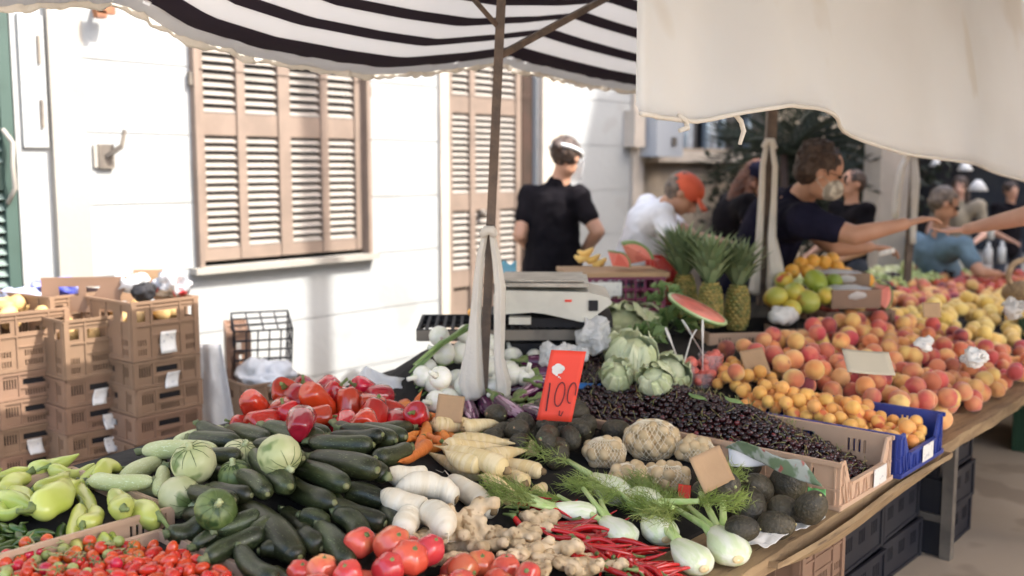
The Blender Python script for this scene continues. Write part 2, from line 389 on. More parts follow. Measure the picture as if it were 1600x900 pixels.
# ================================================================ THE STALL FRAME AND AWNINGS
def ze(u): return float(np.interp(u, [.2, 1.06, 1.375, 1.55, 1.76, 2.0, 2.23, 2.53, 2.79, 3.0, 3.35, 3.64, 4.2, 4.9], [2.02, 1.935, 1.98, 1.908, 1.872, 1.862, 1.86, 1.895, 1.94, 1.925, 1.90, 1.89, 1.93, 2.0]))
LV = 3.95
def striped_pt(a, b):
    u = -.1+5.0*a; s = b*LV; c = math.cos(R(20)); si_ = math.sin(R(20))
    v = 2.45 - s*c
    z = s*si_
    if s > 2.1: z = 2.1*si_ - (s-2.1)*.02
    us = u-.17*(2.45-v)
    z += ze(us)
    if b == 0: v += .03+.035*nz(u*9, 3)+.02*nz(u*31, 1); z += .012*nz(u*14, 9)-.02
    z += .012*nz(u*1.7, v*2.2)
    K_ = 1.204
    return (u*K_, v*K_, CAM_H+(z-CAM_H)*K_)
aw = thing('striped_awning', (0, 0, 0), 'black and white striped awning cloth sagging over the vegetable end of the stall', 'awning')
STR = LV/.138
m = MB(); m.sheet(striped_pt, 110, 60, .004, uv=True); o_ = obj('cloth', m, M['striped'], aw, True)
for n in M['striped'].node_tree.nodes:
    if n.type == 'MATH' and n.operation == 'MULTIPLY': n.inputs[1].default_value = STR
# worn, slightly ragged strip of white hem hanging below the last stripe
def hem_pt(a, b):
    p = Vector(striped_pt(.06+.90*a, 0)); p.z += .014; rag = .030+.016*nz(a*60, 1)+.010*nz(a*170, 4)
    return (p.x, p.y+.010*b+.006*nz(a*40, b*2), p.z-b*rag)
m = MB().sheet(hem_pt, 420, 4, .0015); obj('hem', m, M['tie_cloth'], aw, True)

# cream awning hanging in front on the right
LOW = [(995, 175), (1030, 180), (1060, 183), (1118, 187), (1160, 171), (1205, 163), (1260, 168), (1320, 193), (1372, 224), (1400, 237), (1460, 246), (1540, 262), (1600, 282), (1700, 300), (1800, 310)]
LX = [p[0] for p in LOW]; LY = [p[1] for p in LOW]
def cream_pt(a, b):
    x = 995+805*(a**.9); y = float(np.interp(x, LX, LY))
    lo_ = aty(x, y, 1.38); hi_ = aty(1000+(x-995)*.98, -150, 1.62)
    p = lo_*(1-b)+hi_*b
    fold = .035*math.sin(a*19+b*1.2)+.02*math.sin(a*47+2)+.03*nz(a*6, b*2)
    p = p + np.array([0, fold*(1-.5*b) if a > .02 else 0, 0])
    if b == 0: p = p+np.array([0, -.012, -.004])
    return tuple(p)
ca = thing('cream_awning', (0, 0, 0), 'big plain cream cloth awning hanging over the fruit end of the stall', 'awning')
m = MB(); m.sheet(cream_pt, 90, 26, .004); obj('side_cloth', m, M['cream_cloth'], ca, True)
def roof_pt(a, b):
    p = np.array(cream_pt(a, 1.0)); q = np.array([p[0]*1.0+.1, -2.2, 2.70+.05*math.sin(a*9)])
    r = p*(1-b)+q*b; r[2] += .30*math.sin(math.pi*b)
    return tuple(r)
m = MB(); m.sheet(roof_pt, 40, 16, .004); obj('roof_cloth', m, M['cream_cloth'], ca, True)
m = MB(); m.sweep([cream_pt(i/60, 0) for i in range(61)], [.007]*61, 6); obj('hem', m, M['tie_cloth'], ca, True)
m = MB()
for pts in ([(1148, 178), (1158, 190), (1162, 205), (1156, 225)], [(1060, 180), (1072, 188), (1074, 200), (1062, 204)]):
    m.sweep([aty(x, y, 1.40) for x, y in pts], [.006, .008, .008, .006], 6)
obj('tie_string', m, M['tie_cloth'], ca, True)

# poles with the long white ties knotted round them
def tie_cloth(px_strands, dist, label, knot):
    t = thing('tied_cloth', (0, 0, 0), label, 'cloth')
    for s in px_strands:
        P = [atd(x, y, dist+dz) for x, y, r, dz in s]; Rr = [r*dist/1600 for x, y, r, dz in s]
        # resample
        P2 = []; R2 = []
        for i in range(len(P)-1):
            for j in range(4): f = j/4; P2.append(P[i]*(1-f)+P[i+1]*f); R2.append(Rr[i]*(1-f)+Rr[i+1]*f)
        P2.append(P[-1]); R2.append(Rr[-1])
        ph = random.random()*6
        m = MB().sweep(P2, R2, 28, lobe=lambda th, q: .16*math.sin(5*th+ph+q*2)+.08*math.sin(9*th+q*5), flat=.75)
        obj('strand', m, M['tie_cloth'], t, True)
    m = MB().sweep([atd(x, y, dist-.02) for x, y in knot], [.012, .018, .018, .012], 10); obj('knot', m, M['tie_cloth'], t, True)
    return t
def pole(p0, p1, w_px, dist, label, extra=None):
    t = thing('awning_pole', tuple(atd(*p0, dist)), label, 'pole', 'poles holding up the awnings')
    base = atd(*p0, dist); top = atd(*p1, dist-.0)
    m = MB().bar((0, 0, 0), tuple(top-base), w_px*dist/1600, up=(RX[0], RX[1], 0)); obj('shaft', m, M['pole'], t)
    for a, b, wd in (extra or []):
        m = MB().bar(Vector(a)-Vector(base), Vector(b)-Vector(base), wd); obj('brace', m, M['pole'], t)
    return t
s0 = Vector(atd(779, 88, 3.52)); s1 = Vector((2.93, 1.75, striped_pt((2.93+.1)/5, (2.45-1.75)/math.cos(R(20))/LV)[2]-.03))
s1 = Vector(atz(945, -2, 2.17))
s1 = s0+(s1-s0)*1.5
pole((751, 700), (786, -60), 14, 3.52, 'brown iron pole rising among the white onions, with struts under the striped awning',
     [(tuple(s0), tuple(s1), .022), (tuple(atd(778, 42, 3.52)), tuple(atd(722, -22, 3.3)), .012)])
pole((1187, 545), (1212, 60), 15, 5.25, 'brown iron pole beside the pineapples, reaching up behind the cream awning')
pole((1415, 470), (1434, 180), 10, 6.8, 'thin brown iron pole in front of the person in the grey blue shirt')
tie_cloth([[(759, 362, 4, 0), (751, 400, 6, 0), (746, 450, 8, 0), (742, 510, 10, 0), (739, 560, 17, 0), (736, 595, 23, 0), (742, 620, 19, 0)],
           [(768, 362, 4, -.01), (775, 400, 7, -.02), (781, 450, 9, -.03), (780, 510, 9, -.03), (779, 560, 9, -.03), (786, 600, 13, -.02), (786, 618, 12, -.02)]],
          3.50, 'frayed white cloth knotted round the pole above the onions', [(752, 368), (760, 360), (768, 360), (774, 368)])
tie_cloth([[(1199, 222, 4, 0), (1192, 260, 5, 0), (1190, 310, 5.5, 0), (1187, 370, 6, 0), (1182, 420, 7, 0), (1178, 458, 10, 0)],
           [(1205, 222, 4, -.02), (1211, 260, 5, -.03), (1209, 310, 5.5, -.03), (1206, 370, 8, -.03), (1212, 420, 15, -.03), (1214, 452, 19, -.03)]],
          5.22, 'cream cloth looped down the pole in front of the masked man', [(1192, 230), (1199, 220), (1206, 220), (1212, 232)])
tie_cloth([[(1421, 240, 5, 0), (1409, 260, 6, 0), (1402, 300, 7, 0), (1399, 340, 6, 0)], [(1428, 240, 5, 0), (1430, 280, 8, 0), (1428, 330, 7, 0), (1426, 380, 6, 0)]],
          6.78, 'white cloth strips tied to the pole near the outstretched hands', [(1414, 245), (1421, 238), (1428, 238), (1434, 246)])

# ================================================================ TABLE
TZ = .555; TF = 1.165
tb = thing('market_table', (0, 0, 0), 'long wooden trestle table carrying all the fruit and vegetables', 'table')
def plank(u0, u1, v0, v1, z, th, seed, droop=0):
    def top(a, b):
        u = u0+(u1-u0)*a; v = v0+(v1-v0)*b
        if b == 0: v += .012*nz(u*3, seed)+.006*nz(u*14, seed)
        return (u, v, z-droop*a+.002*nz(u*2, v*5))
    return MB().sheet(top, 60, 4, th)
for k, (u0, u1, dr) in enumerate(((.5, 3.02, .0), (3.02, 5.3, .0), (5.3, 9.2, .0))):
    obj('tabletop', plank(u0, u1-.004, TF-.02+.01*k, 2.95, TZ, .045, k*7.3), M['wood'], tb)
m = MB()
def sag(a, b):
    u = 2.35+1.35*a; return (u, TF-.045-.01*math.sin(a*7)+.03*b, TZ-.012-.055*b*(math.sin(math.pi*a)**.5)-.0)
m.sheet(sag, 30, 3, .015); obj('edge_board', m, M['wood'], tb)
for u in (1.2, 4.1, 6.4, 8.6):
    for v in (1.24, 1.80, 2.8):
        m = MB().bar((u, v, 0), (u, v, TZ-.05), .042); obj('leg', m, M['steel'], tb)
    m = MB(); m.bar((u, 1.26, .16), (u, 1.78, .16), .03); m.bar((u, 1.26, TZ-.07), (u, 2.78, TZ-.07), .035); obj('leg_brace', m, M['steel'], tb)

# support under the heaps: control heights on a grid
UN = [0.6, 1.2, 1.9, 2.4, 2.75, 3.2, 3.7, 5.0, 7.0, 9.0]; VN = [1.15, 1.32, 1.6, 2.0, 2.4, 2.8, 2.95]
HN = np.array([
 [.557, .557, .557, .557, .557, .557, .557, .557, .557, .557],
 [.565, .565, .565, .565, .60, .60, .575, .575, .575, .575],
 [.59, .60, .61, .60, .62, .64, .66, .66, .64, .62],
 [.60, .63, .68, .67, .66, .68, .76, .77, .68, .64],
 [.60, .66, .71, .69, .70, .74, .75, .80, .72, .65],
 [.62, .67, .70, .74, .76, .78, .76, .84, .755, .66],
 [.62, .66, .69, .73, .76, .78, .76, .84, .755, .66]])
BUMPS = [(2.98, 1.64, .19, .40, .125), (2.98, 2.1, .22, .28, .05), (1.72, 2.14, .36, .18, .05), (3.42, 1.55, .14, .25, .05), (2.05, 2.72, .3, .12, .05), (2.72, 2.66, .28, .14, .15), (3.25, 2.35, .25, .2, .07)]
def S(u, v):
    u_ = min(max(u, .6), 9.0); v_ = min(max(v, 1.15), 2.95)
    i = max(k for k in range(len(UN)-1) if UN[k] <= u_); j = max(k for k in range(len(VN)-1) if VN[k] <= v_)
    a = (u_-UN[i])/(UN[i+1]-UN[i]); b = (v_-VN[j])/(VN[j+1]-VN[j]); a = a*a*(3-2*a)
    z = (HN[j, i]*(1-a)+HN[j, i+1]*a)*(1-b)+(HN[j+1, i]*(1-a)+HN[j+1, i+1]*a)*b
    for uc, vc, su, sv, am in BUMPS: z += am*math.exp(-((u-uc)/su)**2-((v-vc)/sv)**2)
    return z
def board_pt(u0, u1, v0):
    return lambda a, b: (u0+(u1-u0)*a, v0+(2.93-v0)*b, S(u0+(u1-u0)*a, v0+(2.93-v0)*b)-.004)
for (u0, u1, v0, nm) in ((.62, 2.74, 1.36, 'dark lined sloping board under the heaps of vegetables'), (3.66, 8.9, 1.30, 'dark lined sloping board under the peaches and other fruit'), (2.76, 3.64, 1.83, 'dark lined sloping board under the cabbages behind the cherries')):
    f = board_pt(u0, u1, v0)
    m = MB().sheet(f, int((u1-u0)/.05), 36, 0)
    # skirts down to the table so it is a solid block
    e = [f(a, 0) for a in np.linspace(0, 1, 30)]
    for ed in ([f(a, 0) for a in np.linspace(0, 1, 60)], [f(0, b) for b in np.linspace(0, 1, 30)], [f(1, b) for b in np.linspace(0, 1, 30)], [f(a, 1) for a in np.linspace(0, 1, 60)]):
        o = len(m.v); n = len(ed); m.v += ed+[(p[0], p[1], TZ-.001) for p in ed]; m.f += [(o+i, o+i+1, o+n+i+1, o+n+i) for i in range(n-1)]
    tag(obj('display_board', m, M['liner']), nm, 'display board')

# ================================================================ CRATES
def crate_mesh(w_, d, h, style, mt, t=.006):
    m = MB(); rim = .012
    def holes_for(L_):
        H = []
        if style == 'shallow':
            H.append((L_/2-.05, L_/2+.05, h*.52, h*.74))
            for c in (.16, .84):
                for k in range(5): x = L_*c+(k-2)*.011; H.append((x-.003, x+.003, h*.42, h*.78))
            for k in range(8): x = L_/2+(k-3.5)*.011; H.append((x-.003, x+.003, h*.12, h*.32))
        elif style == 'deep':
            for c in (.13, .5, .87):
                n = 7 if c == .5 else 4
                for r_ in ((.10, .20), (.26, .36)):
                    for k in range(n): x = L_*c+(k-(n-1)/2)*.011; H.append((x-.003, x+.003, h*r_[0], h*r_[1]))
            H.append((L_/2-.055, L_/2+.055, h*.66, h*.82))
            for c in (.13, .87): H.append((L_*c-.022, L_*c+.022, h*.66, h*.84))
        elif style == 'tray':
            for c in (.2, .5, .8):
                for k in range(4): x = L_*c+(k-1.5)*.016; H.append((x-.004, x+.004, h*.45, h*.78))
        elif style == 'mesh':
            nx = int(L_/.045)
            for i in range(nx):
                for j in range(3): x = L_*(i+.5)/nx; H.append((x-.018, x+.018, h*(.08+.3*j), h*(.32+.3*j)))
        return H
    for L_, fx in ((w_, lambda x, y, z: (x-w_/2, y-d/2, z)), (w_, lambda x, y, z: (w_/2-x, d/2-y, z)),
                   (d-2*t, lambda x, y, z: (-w_/2+y, d/2-t-x, z)), (d-2*t, lambda x, y, z: (w_/2-y, -d/2+t+x, z))):
        panel(m, L_, h, t, holes_for(L_), fx)
    e = .004
    for sx in (-1, 1):
        m.box((sx*(w_/2+e/2), 0, h-rim/2), (e+.004, d+.012, rim)); m.box((sx*(w_/2+e/2), 0, .008), (e+.002, d+.008, .012))
        for sy in (-1, 1): m.box((sx*(w_/2-.008), sy*(d/2+.002), h/2-.002), (.022, .01, h-.008)); m.box((sx*(w_/2+.002), sy*(d/2-.012), h/2-.003), (.01, .024, h-.01))
    for sy in (-1, 1):
        m.box((0, sy*(d/2+e/2), h-rim/2+.001), (w_+.008, e+.004, rim)); m.box((0, sy*(d/2+e/2), .009), (w_+.004, e+.002, .012))
        if style in ('shallow', 'deep'):
            for x in (.28, .72): m.box(((x-.5)*w_, sy*(d/2+.001), h/2), (.006, .01, h-.02))
            m.box((0, sy*(d/2+.0015), h*.42), (w_*.42, .007, .006))
        if style == 'deep': m.box((0, sy*(d/2+.0015), h*.60), (w_-.02, .007, .007)); m.box((0, sy*(d/2+.0015), h*.90), (w_-.02, .006, .006))
    for sx in (-1, 1):
        for q in (-.3, 0, .3): m.box((sx*(w_/2+.0015), q*d, h/2), (.008, .007, h-.02))
    m.box((0, 0, .004), (w_-.014, d-.014, .006))
    return m.mesh('crate', mt, False)
CM = {'shallow': crate_mesh(.30, .40, .112, 'shallow', M['crate']), 'deep': crate_mesh(.30, .40, .245, 'deep', M['crate'])}
ordn = ['bottom', 'second', 'third', 'fourth', 'fifth', 'sixth', 'top']
def tag_paper(parent, dx, z, w_=.06, h_=.065, y=-.21, tilt=0):
    def f(a, b): x = (a-.5)*w_; zz = (b-.5)*h_; return (dx+x+tilt*zz, y-.004-.008*(b-.5)**2*4+.004*nz(a*3+dx*40, b*3+z*9), z+zz)
    return obj('paper_label', MB().sheet(f, 6, 6, .0008), M['paper'], parent, True)
stacks = [((1, 487), (97, 484), 'stack nearest the green door', {6: None, 3: 1, 2: 1, 1: 1}, -.010),
          ((102, 502), (206, 488), 'middle stack by the wall', {5: 1, 4: 1, 3: 1, 2: 0}, .0),
          ((207, 476), (307, 459), 'stack standing beside the white plastic bag', {6: 1, 5: 1, 4: 0, 3: 0, 2: 1}, .0)]
STK = []
for si_, ((x0, y0), (x1, y1), where, labs, off) in enumerate(stacks):
    z_top = .245+.1135*6+.04
    c = (atz((x0+x1)/2, (y0+y1)/2, z_top+[0, -.03, .04][si_]))
    uc, vc = c[0], c[1]+.20
    z = 0.0 if si_ != 1 else 0.0
    zt = z_top+[0, -.03, .04][si_]
    z = zt-z_top+.04
    for k in range(7):
        r = link('stacking_crate', CM['deep' if k == 6 else 'shallow'])
        tag(r, f'brown plastic crate, {ordn[k]} of the {where}', 'crate', 'brown crates stacked against the wall')
        r.location = (uc+random.uniform(-.006, .006), vc+random.uniform(-.006, .006), z); r.rotation_euler.z = random.uniform(-.02, .02)
        if labs.get(k): tag_paper(r, random.uniform(-.02, .03), random.uniform(.02, .05), tilt=random.uniform(-.2, .2)) if k < 6 else tag_paper(r, .0, .07, .07, .09)
        if k < 6: obj('dark_contents', MB().box((0, 0, .055), (.275, .375, .10)), M['dark'], r)  # dark block for the contents, added so the slots show shade, not daylight
        z += .245 if k == 6 else .1135
    STK.append((uc, vc, zt))
if True:   # the plinth: pallets under the raised stacks
    pm = MB().box((STK[2][0], STK[2][1], .018), (.34, .44, .036)); tag(obj('pallet_board', pm, M['wood']), 'thin wooden board lying under the stack beside the white plastic bag', 'board')
# ================================================================ PRODUCE
# every heap is built by dropping each piece, one after another, on the pieces already there
class Tmpl:
    def __init__(s, name, me, parts, sph, L=None, r=None): s.name = name; s.me = me; s.parts = parts; s.sph = np.array(sph, float); s.L = L; s.r = r
PL = [np.zeros((0, 3)), np.zeros(0)]; BUF = np.zeros((20000, 4)); NB = [0]
def rest_z(sp, loose=.93, sup=S):
    z = -9.0
    P = BUF[:NB[0]]
    for x, y, zz, r in sp:
        z = max(z, sup(x, y)+r*.92-zz)
        if NB[0]:
            d2 = (P[:, 0]-x)**2+(P[:, 1]-y)**2; rr = (P[:, 3]+r)*loose; k = d2 < rr*rr
            if k.any(): z = max(z, float((P[k, 2]+np.sqrt(rr[k]**2-d2[k])).max())-zz)
    return z
def sph_world(T, Mx, sc):
    out = []
    for x, y, z, r in T.sph:
        p = Mx @ Vector((x*sc[0], y*sc[1], z*sc[2])); out.append((p.x, p.y, p.z, r*(sc[1]+sc[2])/2))
    return out
def put(T, loc, Mx, sc, name=None, label=None, cat=None, group=None):
    o = link(name or T.name, T.me); o.matrix_world = Matrix.Translation(loc) @ Mx.to_4x4() @ Matrix.Diagonal((sc[0], sc[1], sc[2], 1))
    for nm, me in T.parts: c = link(nm, me, o)
    tag(o, label, cat, group); return o
def commit(sp, loc):
    for x, y, z, r in sp: BUF[NB[0]] = (x+loc[0], y+loc[1], z+loc[2], r); NB[0] += 1
def drop(T, u, v, Mx, sc, meta, loose=.93, sup=S, dz=0.0):
    sp = sph_world(T, Mx, sc); z = rest_z([(x+u, y+v, zz, r) for x, y, zz, r in sp], loose, sup)+dz
    commit(sp, (u, v, z)); return put(T, (u, v, z), Mx, sc, **meta)
def drop_px(T, px, py, Mx, sc, meta, loose=.88, sup=S, dz=0.0, cap=2.3):
    sp = sph_world(T, Mx, sc); z = .66
    for _ in range(7):
        p = atz(px, py, z); zn = min(rest_z([(x+p[0], y+p[1], zz, r) for x, y, zz, r in sp], loose, sup), sup(p[0], p[1])+cap*(T.r or .03)*sc[2])+dz; z = z*.45+zn*.55
    p = atz(px, py, zn); commit(sp, (p[0], p[1], zn)); return put(T, (p[0], p[1], zn), Mx, sc, **meta)
def drop_long(T, a, b, rad, meta, loose=.88, sup=S, roll=None, lift=0.0, dz=0.0, cap=2.4):
    """a, b: where its two ends are seen; the piece lies between them along the heap"""
    roll = random.uniform(0, 6.28) if roll is None else roll
    z = .66; tl = None
    for _ in range(8):
        A = atz(a[0], a[1], z-lift/2); B = atz(b[0], b[1], z+lift/2)
        d = Vector(B-A); L_ = max(d.length, .03)
        if tl is None: tl = max(-.05, min(.05, (sup(B[0], B[1])-sup(A[0], A[1]))*.8))
        d.z = lift+tl; X = d.normalized(); Y = Vector((0, 0, 1)).cross(X).normalized(); Z = X.cross(Y)
        Mx = Matrix((X, Y, Z)).transposed() @ Matrix.Rotation(roll, 3, 'X')
        sc = (L_/T.L, rad/T.r, rad/T.r); c = (A+B)/2
        sp = sph_world(T, Mx, sc); zn = min(rest_z([(x+c[0], y+c[1], zz, r) for x, y, zz, r in sp], loose, sup), sup(c[0], c[1])+cap*rad+lift*.5)+dz; z = z*.45+zn*.55
    commit(sp, (c[0], c[1], zn)); return put(T, (c[0], c[1], zn), Mx, sc, **meta)
def inside(p, poly):
    c = False; n = len(poly)
    for i in range(n):
        (x1, y1), (x2, y2) = poly[i], poly[(i+1) % n]
        if (y1 > p[1]) != (y2 > p[1]) and p[0] < (x2-x1)*(p[1]-y1)/(y2-y1)+x1: c = not c
    return c
def uvpoly(pxs, z): return [tuple(atz(x, y, z)[:2]) for x, y in pxs]
def rot_any(): return Matrix.Rotation(random.uniform(0, 6.28), 3, 'Z') @ Matrix.Rotation(random.uniform(0, 6.28), 3, 'X') @ Matrix.Rotation(random.uniform(0, 6.28), 3, 'Y')
def rot_lie(yaw=None, pitch=.15):
    return Matrix.Rotation(random.uniform(0, 6.28) if yaw is None else yaw+random.uniform(-.4, .4), 3, 'Z') @ Matrix.Rotation(random.uniform(-pitch, pitch), 3, 'Y') @ Matrix.Rotation(random.uniform(0, 6.28), 3, 'X')
def fill(Ts, poly, n, metaf, rot=rot_any, scr=(.9, 1.1), tries=7, sup=S, loose=.93, zmax=9):
    us = [p[0] for p in poly]; vs = [p[1] for p in poly]; done = 0; it = 0
    while done < n and it < n*6:
        it += 1; T = random.choice(Ts); Mx = rot(); s = random.uniform(*scr); best = None
        sp0 = sph_world(T, Mx, (s, s, s))
        for _ in range(tries):
            for _k in range(50):
                u = random.uniform(min(us), max(us)); v = random.uniform(min(vs), max(vs))
                if inside((u, v), poly): break
            z = rest_z([(x+u, y+v, zz, r) for x, y, zz, r in sp0], loose, sup)
            h = z-sup(u, v)
            if best is None or h < best[0]: best = (h, u, v, z)
        if best[0] > zmax: continue
        _, u, v, z = best; commit(sp0, (u, v, z)); put(T, (u, v, z), Mx, (s, s, s), **metaf(done)); done += 1
def meta(name, label, cat, group): return dict(name=name, label=label, cat=cat, group=group)

# ---- materials of the produce
def V(name, *a, **k): M[name] = mat(name, *a, **k)
V('zuc', (.013, .017, .006), (.052, .060, .022), .38, 9, stretch=(.8, 5, 5), c3=(.15, .18, .08), sc3=110, th3=.64, val=.45, hue=.02, lo=.40, hi=.70, bump=.12, bsc=40, spec=.5)
V('zuc_tip', (.16, .17, .06), (.26, .24, .13), .7, 30)
V('pale_zuc', (.42, .46, .21), (.52, .54, .29), .45, 10, stretch=(1, 3, 3), c3=(.58, .64, .42), sc3=110, th3=.6, val=.12, bump=.1)
V('round_zuc', (.42, .45, .21), (.58, .57, .33), .45, 9, c3=(.16, .22, .07), sc3=14, th3=.60, val=.18, bump=.2, bsc=30)
V('round_dark', (.08, .12, .03), (.20, .25, .08), .45, 12, c3=(.03, .06, .015), sc3=24, th3=.58, bump=.2, bsc=30)
V('green_pepper', (.40, .45, .08), (.52, .55, .14), .22, 7, val=.18, hue=.015, coat=.25)
V('chili_green', (.035, .070, .012), (.065, .12, .02), .28, 9, val=.3, hue=.02, coat=.2)
V('zuc_stem', (.12, .15, .06), (.20, .21, .10), .7, 30)
V('stem_green', (.12, .18, .045), (.20, .25, .08), .6, 30, val=.2)
V('red_pepper', (.52, .018, .012), (.34, .010, .010), .13, 6, val=.25, hue=.012, coat=.5)
V('cherry_tom', (.55, .04, .015), (.62, .09, .02), .2, 14, val=.15, hue=.02, coat=.3)
V('cherry_green', (.30, .36, .10), (.42, .44, .16), .25, 14, val=.1)
V('grape_tom', (.58, .035, .012), (.62, .055, .016), .2, 14, val=.12, hue=.008, coat=.3)
V('heart_tom', (.56, .05, .035), (.66, .12, .07), .16, 9, c3=(.70, .26, .10), sc3=9, th3=.58, val=.14, hue=.012, coat=.5)
V('carrot', (.62, .17, .025), (.70, .23, .045), .5, 8, stretch=(14, 1, 1), val=.12, hue=.008, bump=.25, bsc=40)
V('parsnip', (.66, .50, .24), (.72, .58, .34), .6, 9, stretch=(9, 1, 1), c3=(.42, .27, .12), sc3=22, th3=.66, val=.1, bump=.35, bsc=30)
V('daikon', (.76, .66, .49), (.80, .72, .57), .5, 6, stretch=(6, 1, 1), c3=(.62, .52, .36), sc3=18, th3=.66, val=.08, bump=.2, bsc=30)
V('root_end', (.30, .20, .09), (.20, .13, .06), .8, 30)
V('ginger', (.50, .36, .20), (.64, .49, .31), .7, 14, c3=(.30, .19, .09), sc3=38, th3=.60, val=.12, bump=.5, bsc=60)
V('red_chili', (.50, .012, .012), (.36, .008, .010), .2, 8, val=.25, coat=.5)
V('fennel', (.76, .77, .62), (.62, .69, .42), .4, 6, stretch=(1, 9, 9), bump=.25, bsc=22, val=.05)
V('fennel_stalk', (.50, .60, .26), (.38, .52, .17), .45, 9, stretch=(1, 9, 9), val=.08)
V('fennel_leaf', (.24, .32, .07), (.36, .43, .13), .55, 9, trans=.35, val=.2)
V('avocado', (.032, .027, .016), (.062, .050, .028), .5, 12, c3=(.075, .06, .035), sc3=140, th3=.58, val=.3, bump=.6, bsc=130)
V('sticker', (.55, .22, .14), (.10, .30, .10), .5, 60)
V('nut', (.60, .45, .26), (.50, .36, .19), .7, 25, val=.10, bump=.3, bsc=50)
V('net', (.74, .64, .46), None, .6)
V('potato', (.55, .36, .15), (.46, .29, .11), .7, 9, c3=(.34, .2, .08), sc3=30, th3=.62, val=.12, bump=.2)
V('grape', (.014, .006, .007), (.045, .018, .017), .16, 20, c3=(.12, .055, .05), sc3=26, th3=.64, val=.5, spec=.5)
V('twig', (.34, .36, .14), (.38, .31, .14), .7, 30)
V('peach', (.80, .44, .16), (.62, .12, .075), .7, 7, c3=(.34, .05, .06), sc3=9, th3=.62, val=.14, hue=.02, lo=.38, hi=.56, sheen=.35)
V('apricot', (.84, .44, .11), (.80, .35, .08), .55, 9, c3=(.66, .13, .05), sc3=12, th3=.62, val=.08, hue=.012, sheen=.2)
V('peach_orange', (.86, .52, .17), (.78, .26, .09), .7, 7, c3=(.55, .10, .06), sc3=9, th3=.64, val=.1, hue=.015, lo=.42, hi=.62, sheen=.3)
V('peach_dark', (.44, .07, .055), (.66, .22, .10), .7, 6, c3=(.20, .03, .045), sc3=8, th3=.58, val=.2, hue=.015, lo=.46, hi=.66, sheen=.35)
V('yellow_peach', (.82, .52, .12), (.84, .60, .20), .6, 7, val=.08, hue=.008, sheen=.3)
V('red_apple', (.50, .035, .02), (.62, .20, .06), .3, 8, val=.15, hue=.01)
V('onion', (.80, .78, .70), (.74, .74, .60), .35, 7, stretch=(9, 9, 1), val=.06, bump=.1)
V('onion_leaf', (.12, .20, .055), (.20, .29, .09), .5, 10, val=.2)
V('eggplant', (.10, .014, .055), (.055, .01, .04), .2, 8, stretch=(1, 6, 6), c3=(.48, .30, .38), sc3=12, th3=.55, val=.3, coat=.4)
V('bean', (.20, .32, .08), (.28, .40, .12), .5, 12, val=.15)
V('cabbage', (.50, .55, .29), (.64, .66, .44), .5, 5, bump=.4, bsc=18, val=.1)
V('cabbage_rib', (.66, .70, .50), None, .5)
V('lettuce_dark', (.12, .20, .06), (.20, .29, .10), .55, 8, val=.15)
V('melon_flesh', (.74, .17, .13), (.78, .26, .19), .4, 8, c3=(.60, .16, .12), sc3=20)
V('melon_rind', (.50, .60, .34), (.40, .52, .22), .4, 14)
V('clear_cup', (.62, .30, .27), (.66, .40, .36), .15, 14, bump=.3, bsc=40, alpha=.9)
V('spoon', (.80, .78, .74), None, .35, trans=.2)
V('pineapple', (.30, .21, .06), (.13, .13, .035), .7, 22, bump=.5, bsc=40)
V('pine_leaf', (.16, .22, .10), (.24, .30, .16), .55, 9, val=.15)
V('mango', (.70, .48, .06), (.42, .46, .09), .35, 5, c3=(.45, .07, .03), sc3=6, th3=.62, val=.1)
V('mango_green', (.30, .36, .04), (.22, .30, .04), .4, 5)
V('orange', (.80, .36, .04), (.80, .42, .07), .5, 30, bump=.3, bsc=90)
V('green_plum', (.56, .58, .24), (.64, .64, .36), .4, 9, val=.1)
V('green_grape', (.38, .46, .15), (.48, .54, .24), .3, 9, val=.15)
V('price_red', (.80, .055, .025), (.78, .06, .03), .55, 6)
V('ink', (.05, .004, .01), None, .6)
V('garlic', (.70, .60, .52), (.62, .48, .42), .6, 9)

def ry(T):                                                # chain of spheres along X
    pass
def chain(prof, L_, k=7, ys=None, zs=None):
    out = []
    for i in range(k):
        t = (i+.5)/k; r = float(np.interp(t, [p[0] for p in prof], [p[1] for p in prof])); out.append(((t-.5)*L_, ys(t) if ys else 0, zs(t) if zs else 0, r))
    return out
def lathe_x(prof, L_, n=18, bend=0.0, lobe=None, segs=22, bz=0.0):
    ts = np.linspace(0, 1, segs); ts = .5-.5*np.cos(np.pi*ts)
    pts = [((t-.5)*L_, bend*(math.sin(math.pi*t)-.5), bz*(math.sin(math.pi*t)-.5)) for t in ts]
    return MB().sweep(pts, [float(np.interp(t, [p[0] for p in prof], [p[1] for p in prof])) for t in ts], n, lobe)
def tm_zuc(k, mt, r=.027, L_=.19, stem='long', tip=M['zuc_tip']):
    fat = [1, 1.08, .95][k % 3]
    pr = [(0, .006), (.03, .5*r), (.10, .78*r), (.3, .93*r), (.65, fat*r), (.85, .98*r), (.94, .8*r), (.98, .5*r), (1, .004)]
    bend = [.008, -.006, .014][k % 3]
    me = lathe_x(pr, L_, 20, bend, lambda th, q: .018*math.cos(6*th)+.01*math.cos(3*th+k)).mesh('zucchini', mt)
    me = perturb(me, .0016, 22, k*3.1)
    y0 = -bend*.5
    st = MB().sweep([(-L_/2+.004, y0, 0), (-L_/2-.007, y0, 0), (-L_/2-.017, y0, .002)], [.0135, .009, .011], 8, lobe=lambda th, q: .25*math.cos(5*th), flat=1).mesh('stem', M['zuc_stem'] if stem != 'cut' else tip)
    tp = MB().ball((L_/2-.001, y0, 0), (.005, .008, .008), 8, 5).mesh('blossom_end', tip)
    return Tmpl('zucchini', me, [('stem', st), ('blossom_end', tp)], chain(pr, L_, 8, lambda t: bend*(math.sin(math.pi*t)-.5)), L_, r)
ZUC = [tm_zuc(k, M['zuc']) for k in range(4)]
